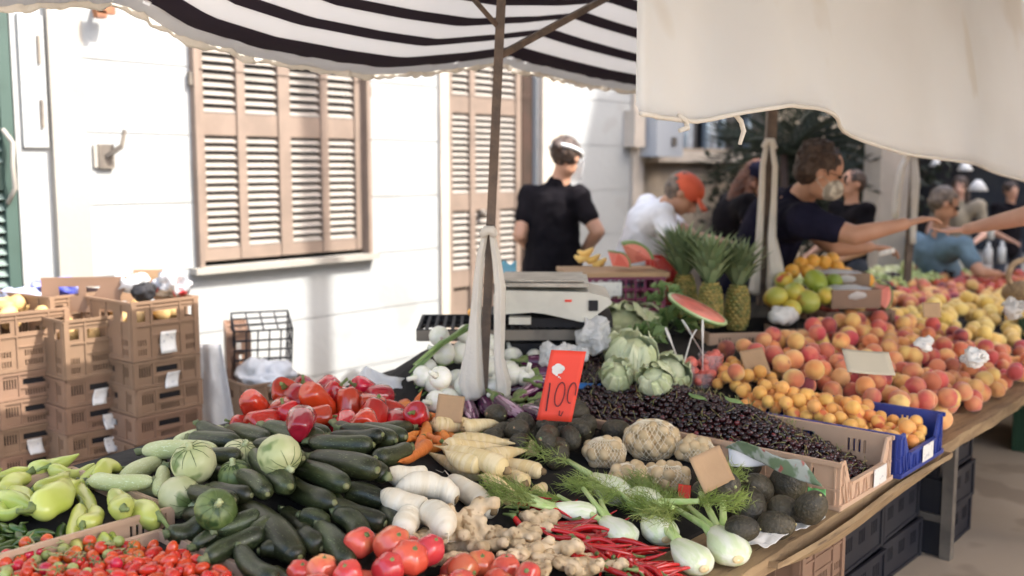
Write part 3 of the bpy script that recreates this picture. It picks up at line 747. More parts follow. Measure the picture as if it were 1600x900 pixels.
PZUC = [tm_zuc(k, M['pale_zuc'], .027, .17) for k in range(3)]
def tm_round(mt, k, ribs=10):
    R_ = .05
    m = MB().lathe([(.004, .047), (.018, .046), (.034, .040), (.046, .024), (.050, .004), (.047, -.018), (.036, -.036), (.020, -.045), (.004, -.046)], 40, lobe=lambda th, q: .012*math.cos(ribs*th)+.02*math.cos(2*th+k))
    me = m.mesh('round_courgette', mt)
    sp = me.attributes.new('x', 'FLOAT', 'POINT') if False else None
    ribm = MB()
    for i in range(ribs):
        th = 2*math.pi*i/ribs+.12*math.sin(i*5); P = []
        for r_, z_ in ((.010, .0475), (.020, .0462), (.035, .0402), (.0465, .025)): P.append((math.cos(th)*(r_+.0002), math.sin(th)*(r_+.0002), z_+.0002))
        ribm.sweep(P, [.0010, .0009, .0007, .0004], 5)
    st = MB().sweep([(0, 0, .044), (.001, 0, .052), (.004, .001, .062)], [.011, .0065, .008], 8, lobe=lambda th, q: .2*math.cos(5*th))
    return Tmpl('round_courgette', me, [('stem', st.mesh('stem', M['pale_zuc'])), ('rib', ribm.mesh('rib', M['round_dark']))], [(0, 0, 0, .048)], .1, .05)
RZ = [tm_round(M['round_zuc'], k) for k in range(2)]; RD = tm_round(M['round_dark'], 3)
def tm_pepper(k, mt, r=.026, L_=.13, name='sweet_pepper', stemmt=None):
    pr = [[(0, .008), (.03, .62*r), (.1, .98*r), (.25, 1.05*r), (.5, .82*r), (.75, .58*r), (.92, .34*r), (1, .004)],
          [(0, .008), (.04, .7*r), (.12, 1.05*r), (.35, 1.1*r), (.6, .9*r), (.82, .72*r), (.95, .42*r), (1, .004)],
          [(0, .006), (.05, .6*r), (.15, .9*r), (.4, .86*r), (.7, .7*r), (.9, .5*r), (1, .004)]][k % 3]
    bend = [.02, -.012, .03][k % 3]
    me = lathe_x(pr, L_, 24, bend, lambda th, q: (.10*math.cos(3*th+k)+.04*math.cos(2*th))*(1-.4*q), bz=.006*k).mesh(name, mt)
    me = perturb(me, .005, 28, k*5.3)
    y0 = -bend*.5; z0 = -.003*k
    st = MB().sweep([(-L_/2+.004, y0, z0), (-L_/2-.010, y0, z0), (-L_/2-.025, y0+.005, z0), (-L_/2-.036, y0+.012, z0)], [.012, .005, .004, .005], 8, lobe=lambda th, q: .15*math.cos(5*th))
    return Tmpl(name, me, [('stem', st.mesh('stem', stemmt or M['stem_green']))], chain(pr, L_, 7, lambda t: bend*(math.sin(math.pi*t)-.5)), L_, r)
GP = [tm_pepper(k, M['green_pepper']) for k in range(3)]
def tm_bell(k, mt):
    r = .04; pr = [(.003, .030), (.016, .0325), (.030, .036), (.038, .026), (.040, .0), (.036, -.028), (.030, -.046), (.020, -.053), (.004, -.048)]
    me = MB().lathe(pr, 40, lobe=lambda th, q: (.13*abs(math.cos(1.5*th+k))-.06+.03*math.cos(2*th))*(.6+.5*q)).mesh('red_bell_pepper', mt)
    me = perturb(me, .006, 22, k*7.7)
    st = MB().sweep([(0, 0, .026), (0, 0, .036), (.003, 0, .05), (.008, .002, .058)], [.014, .006, .005, .0065], 8, lobe=lambda th, q: .2*math.cos(5*th))
    return Tmpl('red_bell_pepper', me, [('stem', st.mesh('stem', M['stem_green']))], [(0, 0, .008, .036), (0, 0, -.02, .032)], .1, .04)
BELL = [tm_bell(k, M['red_pepper']) for k in range(3)]
def tm_chili(k, mt, r=.0062, L_=.10, name='red_chili'):
    pr = [(0, .003), (.04, .8*r), (.15, r), (.5, .85*r), (.85, .4*r), (1, .001)]; bend = [.012, -.018, .006, .024][k % 4]
    me = lathe_x(pr, L_, 10, bend, segs=12).mesh(name, mt); y0 = -bend*.5
    st = MB().sweep([(-L_/2+.003, y0, 0), (-L_/2-.006, y0, 0), (-L_/2-.02, y0+.004, .001)], [.0058, .0032, .0022], 7).mesh('stem', M['stem_green'])
    return Tmpl(name, me, [('stem', st)], chain(pr, L_, 5, lambda t: bend*(math.sin(math.pi*t)-.5)), L_, r)
RCH = [tm_chili(k, M['red_chili']) for k in range(4)]
GCH = [tm_chili(k, M['chili_green'], .0115, .075, 'green_chili') for k in range(4)]
def tm_ball(name, mt, r, sx=1.0, sz=1.0, lobe=None, dimple=.0, parts=None, n=16, m=11, k=0, amp=0.0, asc=20):
    prof = []
    for i in range(m):
        ph = math.pi*i/(m-1); rr = r*math.sin(ph); z = r*math.cos(ph)*sz
        if dimple and i < 3: z -= dimple*r*(1-i/3.0)**1.5
        prof.append((max(rr, r*.02), z))
    me = MB().lathe(prof, n, lobe=lobe).mesh(name, mt)
    if amp: me = perturb(me, amp, asc, k*4.4)
    ps = []
    if parts:
        for pn, pmb, pm in parts: ps.append((pn, pmb.mesh(pn, pm)))
    return Tmpl(name, me, ps, [(0, 0, 0, r*min(1, (1+sz)/2)*.98)], 2*r, r)
def calyx(r, z, n=5, L_=.012):
    m = MB()
    for i in range(n):
        a = 2*math.pi*i/n; m.bar((math.cos(a)*.001, math.sin(a)*.001, z), (math.cos(a)*L_, math.sin(a)*L_, z-.25*L_), .0028, .001)
    m.sweep([(0, 0, z-.001), (0, .0005, z+.004), (.001, .002, z+.008)], [.0015, .001, .001], 5); return m
CT = [tm_ball('cherry_tomato', M['cherry_tom'], .0145, sz=.94, dimple=.08, parts=[('calyx', calyx(.0145, .0135), M['stem_green'])]),
      tm_ball('cherry_tomato', M['cherry_green'], .013, sz=.94, dimple=.08, parts=[('calyx', calyx(.013, .0125), M['stem_green'])])]
GT = [tm_ball('grape_tomato', M['grape_tom'], .0105, sz=1.65, n=12, m=9, k=1), tm_ball('grape_tomato', M['grape_tom'], .0115, sz=1.4, n=12, m=9, k=2)]
HT = [tm_ball('heart_tomato', M['heart_tom'], .036, sz=[1.15, .92, 1.02][k], dimple=.16, n=32, m=15, lobe=(lambda kk: (lambda th, q: (.11*math.cos([5, 7, 4][kk]*th+kk)+.05*math.cos(2*th))*max(0, 1-1.2*q)+.01*math.cos(3*th)))(k), k=k, amp=.005, asc=18,
              parts=[('stem_scar', MB().ball((0, 0, .036*[1.15, .92, 1.02][k]*.85), (.0075, .0065, .003), 9, 5), M['stem_green']), ('calyx', calyx(.036, .036*[1.15, .92, 1.02][k]*.87, 6, .014), M['zuc_stem'])]) for k in range(3)]
def tm_root(k, mt, name, r, L_, endm, taper=1.0, hair=False, leaf=None):
    pr = [(0, .35*r), (.03, .75*r), (.08, .97*r), (.2, r), (.45, .82*r*taper), (.7, .5*r*taper), (.88, .22*r), (1, .0018)]
    if taper > 1.1: pr = [(0, .4*r), (.02, .75*r), (.07, .97*r), (.4, 1.04*r), (.72, .97*r), (.88, .72*r), (.96, .36*r), (1, .002)]
    bend = [.01, -.014, .006][k % 3]
    me = lathe_x(pr, L_, 18, bend, lambda th, q: .03*math.sin(q*70+th)*(.5+.5*math.sin(th*2))+.03*math.cos(2*th+k), segs=34).mesh(name, mt)
    me = perturb(me, .004, 20, k*2.9); y0 = -bend*.5
    st = MB().sweep([(-L_/2+.003, y0, 0), (-L_/2-.006, y0, 0), (-L_/2-.010, y0, .0)], [.32*r+.003, .28*r+.002, .2*r], 10, lobe=lambda th, q: .15*math.cos(6*th))
    ps = [('crown', st.mesh('crown', endm))]
    if hair: ps.append(('root_hair', MB().sweep([(L_/2-.01, y0, .002), (L_/2+.02, y0+.008, .006), (L_/2+.035, y0-.004, .0), (L_/2+.05, y0+.006, -.006)], [.0014, .001, .0008, .0004], 5).mesh('root_hair', mt)))
    return Tmpl(name, me, ps, chain(pr, L_, 7, lambda t: bend*(math.sin(math.pi*t)-.5)), L_, r)
CAR = [tm_root(k, M['carrot'], 'carrot', .015, .15, M['stem_green']) for k in range(3)]
PAR = [tm_root(k, M['parsnip'], 'parsnip', .026, .19, M['root_end']) for k in range(3)]
DAI = [tm_root(k, M['daikon'], 'white_radish', .027, .20, M['root_end'], 1.2, hair=(k != 1)) for k in range(3)]
def tm_ginger(k):
    rnd = random.Random(k+40); m = MB(); sp = []
    n = 4+k % 2; pts = [(i*.034-(n-1)*.017, rnd.uniform(-.012, .012), rnd.uniform(-.004, .004)) for i in range(n)]
    for i, p in enumerate(pts):
        r = rnd.uniform(.019, .025); m.ball(p, (r*1.15, r, r*.85), 12, 9); sp.append((*p, r*.9))
        if i: m.sweep([pts[i-1], p], [r*.75, r*.75], 10)
        for s_ in (-1, 1):
            if rnd.random() < .72:
                d = rnd.uniform(.024, .036); q = (p[0]+rnd.uniform(-.016, .016), p[1]+s_*d, p[2]+rnd.uniform(-.004, .012)); r2 = rnd.uniform(.0145, .019)
                m.sweep([p, ((p[0]+q[0])/2, (p[1]+q[1])/2, (p[2]+q[2])/2), q], [r*.75, r2*.85, r2], 10); m.ball(q, (r2*1.1, r2*1.1, r2), 10, 7); sp.append((*q, r2*.9))
                if rnd.random() < .5:
                    q2 = (q[0]+rnd.uniform(.012, .022)*rnd.choice((-1, 1)), q[1]+s_*.012, q[2]+.004); m.sweep([q, q2], [r2*.8, r2*.7], 8); m.ball(q2, r2*.8, 10, 7)
    me = fuse(m, .0035, 4, M['ginger'], 'ginger_root'); me = perturb(me, .0035, 55, k)
    return Tmpl('ginger_root', me, [], sp, .13, .02)
GIN = [tm_ginger(k) for k in range(5)]
def tm_avo(k, r=.036):
    prof = []
    for i in range(15):
        t = i/14; z = r*1.28*math.cos(math.pi*t); rr = r*math.sin(math.pi*t)**.92*(1-.16*math.cos(math.pi*t)); prof.append((max(rr, .0015), z))
    me = MB().lathe(prof, 24).mesh('avocado', M['avocado']); me = perturb(me, .0028, 24, k)
    ps = [('stem_end', MB().ball((0, 0, r*1.28), (.004, .004, .003), 7, 5).mesh('stem_end', M['twig']))]
    if k % 2 == 0:
        a = .9; c = (r*.86, 0, -r*.35)
        ps.append(('sticker', MB().ball((r*.93, 0, -r*.30), (.0022, .007, .009), 10, 6).mesh('sticker', M['sticker'])))
    return Tmpl('avocado', me, ps, [(0, 0, r*.28, r*.88), (0, 0, -r*.25, r*.98)], 2*r, r)
AVO = [tm_avo(k) for k in range(3)]
def seam(r, k):
    return lambda th, q: -.085*math.exp(-((math.atan2(math.sin(th), math.cos(th)))/.20)**2)*math.sin(math.pi*min(1, q+.12))
PEA = [tm_ball('peach', M['peach'], .037, sz=[.94, .98, .90][k], dimple=.22, lobe=seam(.037, k), n=28, m=15, k=k, amp=.0025, asc=16) for k in range(3)]
PEA += [tm_ball('peach', M[q], .037, sz=.95, dimple=.24, lobe=seam(.037, k), n=28, m=15, k=k+5, amp=.003, asc=16) for k, q in enumerate(['peach_orange', 'peach_orange', 'peach_dark'])]
YPE = [tm_ball('yellow_peach', M['yellow_peach'], .036, sz=.95, dimple=.22, lobe=seam(.036, k), n=28, m=15, k=k, amp=.002, asc=16) for k in range(2)]
APR = [tm_ball('apricot', M['apricot'], .024, sz=.97, dimple=.16, lobe=seam(.024, k), n=24, m=13, k=k, amp=.0012, asc=24) for k in range(2)]
APP = [tm_ball('nectarine', M['red_apple'], .033, sz=.93, dimple=.2, lobe=seam(.033, k), n=24, m=13) for k in range(1)]
ORA = [tm_ball('orange', M['orange'], .038, sz=.96, n=24, m=13, parts=[('stem_end', MB().ball((0, 0, .0365), (.004, .004, .002), 7, 5), M['stem_green'])])]
PLM = [tm_ball('green_plum', M['green_plum'], .034, sz=1.0, dimple=.12, n=20, m=11)]
POT = [tm_ball('potato', M['potato'], .032, sz=1.35, n=18, m=12, k=k, amp=.007, asc=14) for k in range(3)]
ONI = [tm_ball('white_onion', M['onion'], .042, sz=.86, n=28, m=15, k=k, amp=.001, parts=[('root_tuft', MB().ball((0, 0, -.0365), (.007, .007, .003), 8, 5), M['garlic']), ('neck', MB().sweep([(0, 0, .033), (0, .001, .05), (.002, .004, .07)], [.014, .009, .009], 10), M['onion'])]) for k in range(2)]
def tm_egg(k):
    r = .034; L_ = .17; pr = [(0, .4*r), (.05, .62*r), (.2, .72*r), (.5, .95*r), (.75, r), (.92, .7*r), (1, .004)]
    me = lathe_x(pr, L_, 20, .008, segs=22).mesh('eggplant', M['eggplant'])
    st = MB().sweep([(-L_/2+.03, 0, 0), (-L_/2+.008, -.003, 0), (-L_/2-.008, -.004, 0), (-L_/2-.035, -.002, 0)], [.71*r, .60*r, .007, .008], 12, lobe=lambda th, q: .22*abs(math.cos(2.5*th))*(1-q)-.05)
    return Tmpl('eggplant', me, [('stem', st.mesh('stem', M['stem_green']))], chain(pr, L_, 6), L_, r)
EGG = [tm_egg(0)]
def tm_bean(k):
    L_ = .11; b = [.02, -.03, .01][k]; pr = [(0, .001), (.06, .0035), (.5, .004), (.94, .0032), (1, .0008)]
    me = lathe_x(pr, L_, 7, b, segs=12).mesh('green_bean', M['bean']); return Tmpl('green_bean', me, [], chain(pr, L_, 4, lambda t: b*(math.sin(math.pi*t)-.5)), L_, .004)
BEAN = [tm_bean(k) for k in range(3)]

# ---- left: grape tomatoes, cherry tomatoes, chillies and sweet green peppers
def tray(u0, u1, v0, v1, z, h, mt, label, style='tray', low=None, name='crate', group=None):
    m_ = thing(name, ((u0+u1)/2, (v0+v1)/2, z), label, 'crate', group)
    W_, D_ = u1-u0, v1-v0
    if low is None:
        c = link('crate_body', crate_mesh(W_, D_, h, style, mt), m_)
    else:                                                 # low-fronted display crate: tall corners, dipped middle on its front side
        m = MB(); t = .007
        def hl(L_): return [(L_*c+(k-1.5)*.018-.004, L_*c+(k-1.5)*.018+.004, h*.5, h*.8) for c in (.18, .82) for k in range(4)]+[(L_*.5-.055, L_*.5+.055, h*.55, h*.8)]
        for s_, fx in ((-1, lambda x, y, zz: (-W_/2+y, D_/2-x, zz)), (1, lambda x, y, zz: (W_/2-y, -D_/2+x, zz))): panel(m, D_, h, t, hl(D_), fx)
        panel(m, W_-2*t, h, t, [(W_*.5-.05, W_*.5+.05, h*.55, h*.8)], lambda x, y, zz: (W_/2-t-x, D_/2-y, zz))
        panel(m, W_-2*t, h*low, t, [], lambda x, y, zz: (-W_/2+t+x, -D_/2+y, zz))
        for s_ in (-1, 1):                                # sloping cheeks
            x0 = s_*(W_/2-t); x1 = s_*(W_/2-.075); y0 = -D_/2; y1 = y0+t; a = h*low-.001
            m.add([(x0, y0, a), (x1, y0, a), (x0-s_*.03, y0, h), (x0, y0, h), (x0, y1, a), (x1, y1, a), (x0-s_*.03, y1, h), (x0, y1, h)], [(0, 1, 2, 3), (7, 6, 5, 4), (0, 4, 5, 1), (1, 5, 6, 2), (2, 6, 7, 3), (3, 7, 4, 0)])
            m.box((s_*(W_/2+.002), 0, h-.006), (.012, D_+.012, .013)); m.box((s_*(W_/2+.002), 0, .007), (.010, D_+.01, .014))
            for q in range(9): m.box((s_*(W_/2+.002), (q-4)*D_/8.4, h/2), (.006, .006, h-.016))
            m.box((s_*(W_/2+.0015), 0, h*.42), (.006, D_, .006))
        m.box((0, -D_/2-.002, .008), (W_+.004, .010, .014)); m.box((0, -D_/2-.002, h*low-.004), (W_-.15, .012, .010))
        m.box((0, D_/2+.002, h-.006), (W_+.008, .012, .013)); m.box((0, 0, .004), (W_-.014, D_-.014, .006))
        for q in range(13): m.bar(((q-6)*W_/13.5, -D_/2-.002, .014), ((q-6)*W_/13.5+.012*(1 if q % 2 else -1), -D_/2-.002, h*low), .005, .007)
        for q in (-1, 1): m.bar((q*(W_/2-.02), -D_/2-.002, .014), (q*(W_/2-.02), -D_/2-.002, h-.01), .007, .007); m.bar((q*(W_/2-.05), -D_/2-.002, .014), (q*(W_/2-.02), -D_/2-.002, h*.8), .005, .007)
        obj('crate_body', m, mt, m_)
    return m_
tray(.86, 1.262, 1.62, 2.205, TZ+.006, .115, M['beige_crate'], 'light brown crate heaped with small grape tomatoes at the very front of the stall')
tray(.90, 1.33, 2.262, 2.78, TZ+.05, .10, M['beige_crate'], 'light brown crate holding the pale green sweet peppers')
tray(.35, .84, 2.0, 2.62, TZ+.006, .09, M['blue_crate'], 'blue crate under the cherry tomatoes')
Stray = lambda u, v: .645 + .02*nz(u*5, v*5)
g1 = lambda i: meta('grape_tomato', 'small glossy red grape tomato in the heap in the front crate', 'tomato', 'grape tomatoes heaped in the front crate')
rl = lambda: rot_lie(pitch=1.5)
fill(GT, [(.90, 1.64), (1.215, 1.64), (1.215, 2.17), (.90, 2.17)], 165, g1, rl, sup=lambda u, v: .642+.025*math.exp(-((v-1.95)/.2)**2), scr=(1.1, 1.35))
FQ = []
def pxfill(Ts, pxs, z, n, metaf, **k): FQ.append((Ts, uvpoly(pxs, z), n, metaf, k))
def flush():
    for Ts, poly, n, mf, k in FQ:
        k.setdefault('zmax', (Ts[0].r or .02)*1.9); k.setdefault('loose', .84); k.setdefault('tries', 9); fill(Ts, poly, n, mf, **k)
    FQ.clear()
pxfill([CT[0], CT[0], CT[0], CT[1]], [(0, 868), (60, 848), (205, 850), (225, 880), (200, 950), (-30, 950)], .68, 80,
       lambda i: meta('cherry_tomato', 'small cherry tomato on its stalk in the mixed red and green heap', 'tomato', 'cherry tomatoes heaped beside the grape tomatoes'), rot=rot_lie, sup=lambda u, v: .668)
drop_px(CT[0], 91, 876, rot_lie(pitch=1), (1.25,)*3, meta('cherry_tomato', 'largest bright red cherry tomato, on top of the cherry tomato heap', 'tomato', None))
drop_px(CT[0], 103, 855, rot_lie(pitch=1), (.95,)*3, meta('cherry_tomato', 'red cherry tomato lying up against the pale green peppers', 'tomato', None))
m = MB()
for k in range(16):
    p = Vector(atz(random.uniform(20, 190), random.uniform(845, 893), .70)); q = p
    pts = [p]
    for j in range(3): q = q+Vector((random.uniform(-.025, .025), random.uniform(-.025, .025), random.uniform(-.004, .008))); pts.append(q)
    m.sweep(pts, [.0016]*4, 5)
tag(obj('tomato_vine', m, M['twig'], None, True), 'thin dry green vine twigs tangled over the cherry tomatoes', 'vine')
pxfill(GP, [(-60, 800), (0, 772), (60, 765), (150, 768), (215, 790), (262, 818), (130, 858), (40, 840), (-40, 850)], .64, 26, lambda i: meta('sweet_pepper', 'pale green sweet pepper lying in the lower layers of the pepper crate', 'pepper', 'pale green sweet peppers'), rot=rot_lie)
GPL = [((22, 772), (72, 800), .030, 0, 'pale green sweet pepper at the far edge of the heap beside the brown crates'),
 ((0, 775), (58, 792), .026, 1, 'pale green sweet pepper with a small dark chilli lying near its tip'),
 ((-10, 806), (36, 812), .020, 2, 'slim pale green pepper pointing out towards the green door side'),
 ((58, 808), (112, 770), .036, 1, 'broad shiny pale green sweet pepper with a dark dry stem, on top of the heap'),
 ((85, 748), (152, 806), .026, 2, 'long curved pale green sweet pepper arching over the heap'),
 ((122, 800), (120, 862), .022, 2, 'pale green sweet pepper hanging straight down over the crate edge'),
 ((243, 812), (165, 762), .031, 0, 'longest pale green sweet pepper with a hooked stem, lying next to the white courgettes'),
 ((196, 812), (178, 786), .028, 1, 'short pale green pepper seen end on, its stem pointing out'),
 ((140, 826), (183, 829), .018, 2, 'small slim pale green pepper lying flat in the middle of the crate'),
 ((168, 840), (140, 852), .020, 0, 'small pale green pepper at the crate rim above the tomatoes')]
for a, b, r_, k, lb in GPL: drop_long(GP[k], a, b, r_, meta('sweet_pepper', lb, 'pepper', 'pale green sweet peppers'))
pxfill(GCH, [(-70, 815), (30, 815), (110, 830), (120, 862), (60, 872), (-60, 885)], .66, 46, lambda i: meta('green_chili', 'small dark green chilli in the heap in front of the pale peppers', 'chilli', 'small dark green chillies'), rot=rot_lie)
drop_long(GCH[0], (52, 778), (62, 752), .012, meta('green_chili', 'single dark green chilli standing among the pale sweet peppers', 'chilli', None))
drop_long(GCH[1], (322, 862), (298, 858), .012, meta('green_chili', 'single dark green chilli lying on the grape tomatoes', 'chilli', None))

# ---- red bell peppers at the back of the heap
pxfill(BELL, [(365, 668), (440, 640), (520, 628), (640, 640), (660, 665), (600, 690), (480, 680), (400, 690)], .74, 16, lambda i: meta('red_bell_pepper', 'glossy red bell pepper low in the heap behind the dark courgettes', 'pepper', 'red bell peppers'))
BL = [(408, 660, 1.0, 'red bell pepper standing upright at the near corner of the red heap'), (438, 640, .95, 'red bell pepper wedged behind the upright one'), (497, 634, 1.35, 'biggest red bell pepper, its green stem turned to the viewer'),
      (545, 642, 1.1, 'red bell pepper just behind the biggest one'), (583, 652, 1.15, 'dark red shiny bell pepper above the carrots'), (470, 660, 1.1, 'dark red bell pepper lying behind the courgettes'), (540, 668, 1.05, 'red bell pepper lying low between the dark courgettes and the carrots'),
      (520, 616, .95, 'red bell pepper at the top of the red heap'), (563, 628, .9, 'orange red bell pepper near the plastic bag'), (380, 664, .8, 'small deep red pepper lowest beside the pale courgettes')]
for x, y, s_, lb in BL: drop_px(random.choice(BELL), x, y, rot_any(), (s_*.95, s_*.95, s_*1.25), meta('red_bell_pepper', lb, 'pepper', 'red bell peppers'))
for x, y in ((600, 632), (618, 640), (632, 634)): drop_px(APP[0], x, y, rot_any(), (.8,)*3, meta('red_tomato', 'small dark red tomato beside the white plastic bag', 'tomato', 'small dark tomatoes by the bag'))

# ---- courgettes
zl = lambda i: meta('zucchini', 'dark green courgette buried low in the big heap', 'courgette', 'dark green courgettes')
zr = lambda: rot_lie(yaw=-1.4)
pxfill(ZUC, [(330, 725), (450, 712), (600, 715), (635, 770), (600, 840), (560, 900), (420, 930), (290, 840), (300, 760)], .66, 52, zl, rot=zr, scr=(.9, 1.05), zmax=.075, tries=14)
ZL = [((358, 662), (420, 697), .028, 1, 'mid green speckled courgette lying beside the white ones at the back'),
 ((455, 655), (560, 714), .024, 2, 'long curved grey green courgette running down from the red peppers'),
 ((412, 664), (503, 690), .028, 1, 'straight courgette with a flat top lying just under the red peppers'),
 ((527, 672), (613, 716), .026, 0, 'shiny dark courgette with a bluish highlight beside the carrots'),
 ((645, 668), (572, 683), .029, 3, 'thick dark courgette with a pale ribbed stem lying on the carrots'),
 ((640, 698), (588, 722), .026, 0, 'dark courgette with a big frilled stem end under the one on the carrots'),
 ((472, 712), (538, 712), .022, 2, 'brighter green small courgette lying in the gap near the round one'),
 ((487, 724), (592, 752), .030, 1, 'thick scarred dark courgette in the middle of the heap'),
 ((604, 744), (560, 728), .026, 0, 'dark courgette end pointing at the white radishes, upper of two'),
 ((609, 779), (540, 772), .025, 1, 'dark courgette end pointing at the white radishes, lower of two'),
 ((434, 744), (519, 790), .026, 2, 'plain dark courgette below the round ones, tip turned down'),
 ((450, 721), (543, 764), .027, 0, 'long dark courgette with a knob at its tip lying over the others'),
 ((443, 783), (485, 808), .022, 1, 'small courgette with a brown blossom scar in the front of the heap'),
 ((510, 775), (540, 798), .020, 2, 'short courgette with a dry yellow tip, wedged in the heap'),
 ((515, 798), (603, 810), .026, 0, 'dark courgette lying crosswise above the red tomatoes'),
 ((598, 800), (630, 825), .021, 1, 'small speckled courgette next to the cut white radishes'),
 ((395, 716), (452, 776), .028, 3, 'fat grey green courgette with a yellow tip leaning on the round ones'),
 ((372, 768), (466, 830), .034, 1, 'largest courgette, lying across the front of the heap'),
 ((262, 836), (318, 824), .027, 2, 'dark courgette nearest the crate of grape tomatoes'),
 ((300, 848), (378, 826), .020, 0, 'thin dark courgette with a pale cut end by the tomato crate'),
 ((335, 826), (408, 812), .024, 1, 'dark courgette lying behind the one with the pale cut end'),
 ((318, 868), (412, 838), .024, 2, 'dark courgette lying along the rim of the grape tomato crate'),
 ((388, 836), (438, 820), .024, 0, 'courgette with a twisted stem at the front of the heap'),
 ((405, 860), (440, 858), .019, 1, 'stubby courgette below the one with the twisted stem'),
 ((470, 808), (513, 815), .022, 0, 'courgette half hidden under the largest pile, dark and short'),
 ((527, 808), (570, 830), .026, 2, 'dark courgette just above the round red tomato'),
 ((498, 832), (547, 876), .025, 1, 'dark speckled courgette sloping down to the red tomatoes'),
 ((470, 836), (502, 852), .024, 0, 'short courgette with a brown ring at its tip, low in front'),
 ((420, 880), (480, 900), .025, 2, 'dark courgette at the very bottom beside the tomato crate'),
 ((430, 850), (470, 868), .022, 1, 'small dark courgette low in front with its stem up')]
for a, b, r_, k, lb in ZL: drop_long(ZUC[k], a, b, r_*1.12, meta('zucchini', lb, 'courgette', 'dark green courgettes'))
PZ = [((134, 752), (262, 768), .02, 0), ((250, 722), (190, 748), .027, 1), ((240, 755), (140, 750), .024, 2), ((256, 735), (250, 768), .022, 0), ((350, 672), (272, 692), .025, 1), ((222, 696), (338, 712), .029, 2), ((345, 690), (352, 722), .02, 1)]
PZn = ['pale courgette hidden under the other pale ones next to the sweet peppers', 'pale green courgette with a dark stem, nearest the crates by the wall', 'whitish slim courgette lying flat above the sweet peppers', 'short pale courgette standing between the two round ones',
       'pale courgette with a frilled green stem at the back of the heap', 'longest and whitest courgette, lying on top with a brown tip', 'pale courgette just behind the round ones']
for (a, b, r_, k), lb in zip(PZ, PZn): drop_long(PZUC[k], a, b, r_, meta('pale_courgette', lb, 'courgette', 'pale green courgettes'))
def face_rot(ax, ay, az): return Vector((0, 0, 1)).rotation_difference(Vector((ax, ay, az)).normalized()).to_matrix()
def camdir(r_, u_, f_): d = RX*r_+UP*u_-FW*f_; return face_rot(*d)
drop_px(RZ[0], 303, 724, camdir(-.1, 1, .45), (1.15, 1.15, 1.08), meta('round_courgette', 'pale round courgette with brown patches, resting on the longest pale one', 'courgette', 'round courgettes'), dz=.0)
drop_px(RZ[1], 281, 776, camdir(.85, -.3, .6), (1.08, 1.08, 1.02), meta('round_courgette', 'mottled pale round courgette with its stem turned towards the viewer', 'courgette', 'round courgettes'))
drop_px(RD, 337, 797, camdir(.3, .5, .6), (1, 1, .85), meta('round_courgette', 'dark green round courgette low in front of the mottled pale one', 'courgette', 'round courgettes'))
drop_px(RZ[1], 374, 716, camdir(.4, .9, .3), (1.05, 1.05, 1.0), meta('round_courgette', 'pale round courgette in the middle, behind the one with the upright stem', 'courgette', 'round courgettes'))
drop_px(RD, 369, 748, camdir(-.1, .95, .3), (.92, .92, .98), meta('round_courgette', 'small green striped round courgette with a cut upright stem', 'courgette', 'round courgettes'))
drop_px(RZ[0], 436, 711, camdir(.6, -.5, .6), (1.1, 1.1, 1.03), meta('round_courgette', 'pale round courgette surrounded by dark long ones', 'courgette', 'round courgettes'))
for a, b, r_, k, lb in [((395, 716), (452, 776), .0, 0, '')]: pass

# ---- carrots, parsnips, white radishes
cl = lambda i: meta('carrot', 'orange carrot lying in the small heap between courgettes and beans', 'carrot', 'carrots')
pxfill(CAR, [(575, 665), (650, 655), (705, 672), (710, 700), (650, 720), (610, 735)], .70, 18, cl, rot=rot_lie)
CL = [((588, 664), (648, 655), .014, 'carrot lying flat under the red peppers'), ((672, 658), (630, 664), .012, 'carrot pointing away behind the upright one'), ((665, 684), (662, 662), .016, 'carrot seen end on with its green crown'),
      ((668, 690), (618, 732), .017, 'long bright carrot sloping down beside the thick courgette'), ((700, 674), (712, 694), .012, 'short carrot pointing at the parsnips'), ((583, 672), (570, 664), .014, 'small carrot end under the dark red pepper'), ((690, 690), (655, 672), .012, 'thin carrot on top of the carrot heap')]
for a, b, r_, lb in CL: drop_long(random.choice(CAR), a, b, r_*1.25, meta('carrot', lb, 'carrot', 'carrots'))
o_ = drop_long(CAR[0], (641, 662), (661, 616), .013, meta('carrot', 'carrot standing with its tip up, in front of the plastic bag', 'carrot', 'carrots'), lift=.10)
pxfill(PAR, [(690, 690), (760, 690), (845, 720), (850, 760), (780, 790), (720, 745)], .66, 10, lambda i: meta('parsnip', 'cream parsnip low in its heap', 'parsnip', 'parsnips'), rot=lambda: rot_lie(yaw=-.3))
PLs = [((842, 700), (720, 682), .022, 0, 'slim parsnip at the back of the heap beside the beans'), ((846, 733), (760, 715), .024, 1, 'parsnip nearest the small avocados'), ((752, 735), (668, 712), .026, 2, 'parsnip lying just under the topmost one'), 
       ((790, 728), (676, 700), .029, 0, 'topmost long parsnip with a brown crown, pointing away'), ((750, 745), (690, 730), .026, 1, 'stout parsnip with a pitted crown turned to the viewer'), ((820, 752), (770, 730), .027, 2, 'parsnip with a wisp of root across it'), ((795, 765), (745, 745), .020, 1, 'darker parsnip tucked under two others'),
       ((800, 790), (760, 768), .020, 0, 'parsnip with a dark ringed crown above the ginger'), ((838, 758), (850, 742), .018, 1, 'small parsnip beside the feathery fennel')]
for a, b, r_, k, lb in PLs: drop_long(PAR[k], a, b, r_*1.12, meta('parsnip', lb, 'parsnip', 'parsnips'))
pxfill(DAI, [(600, 745), (700, 735), (760, 780), (720, 830), (640, 830), (600, 800)], .62, 9, lambda i: meta('white_radish', 'long white radish low in its heap', 'radish', 'long white radishes'), rot=lambda: rot_lie(yaw=2.6))
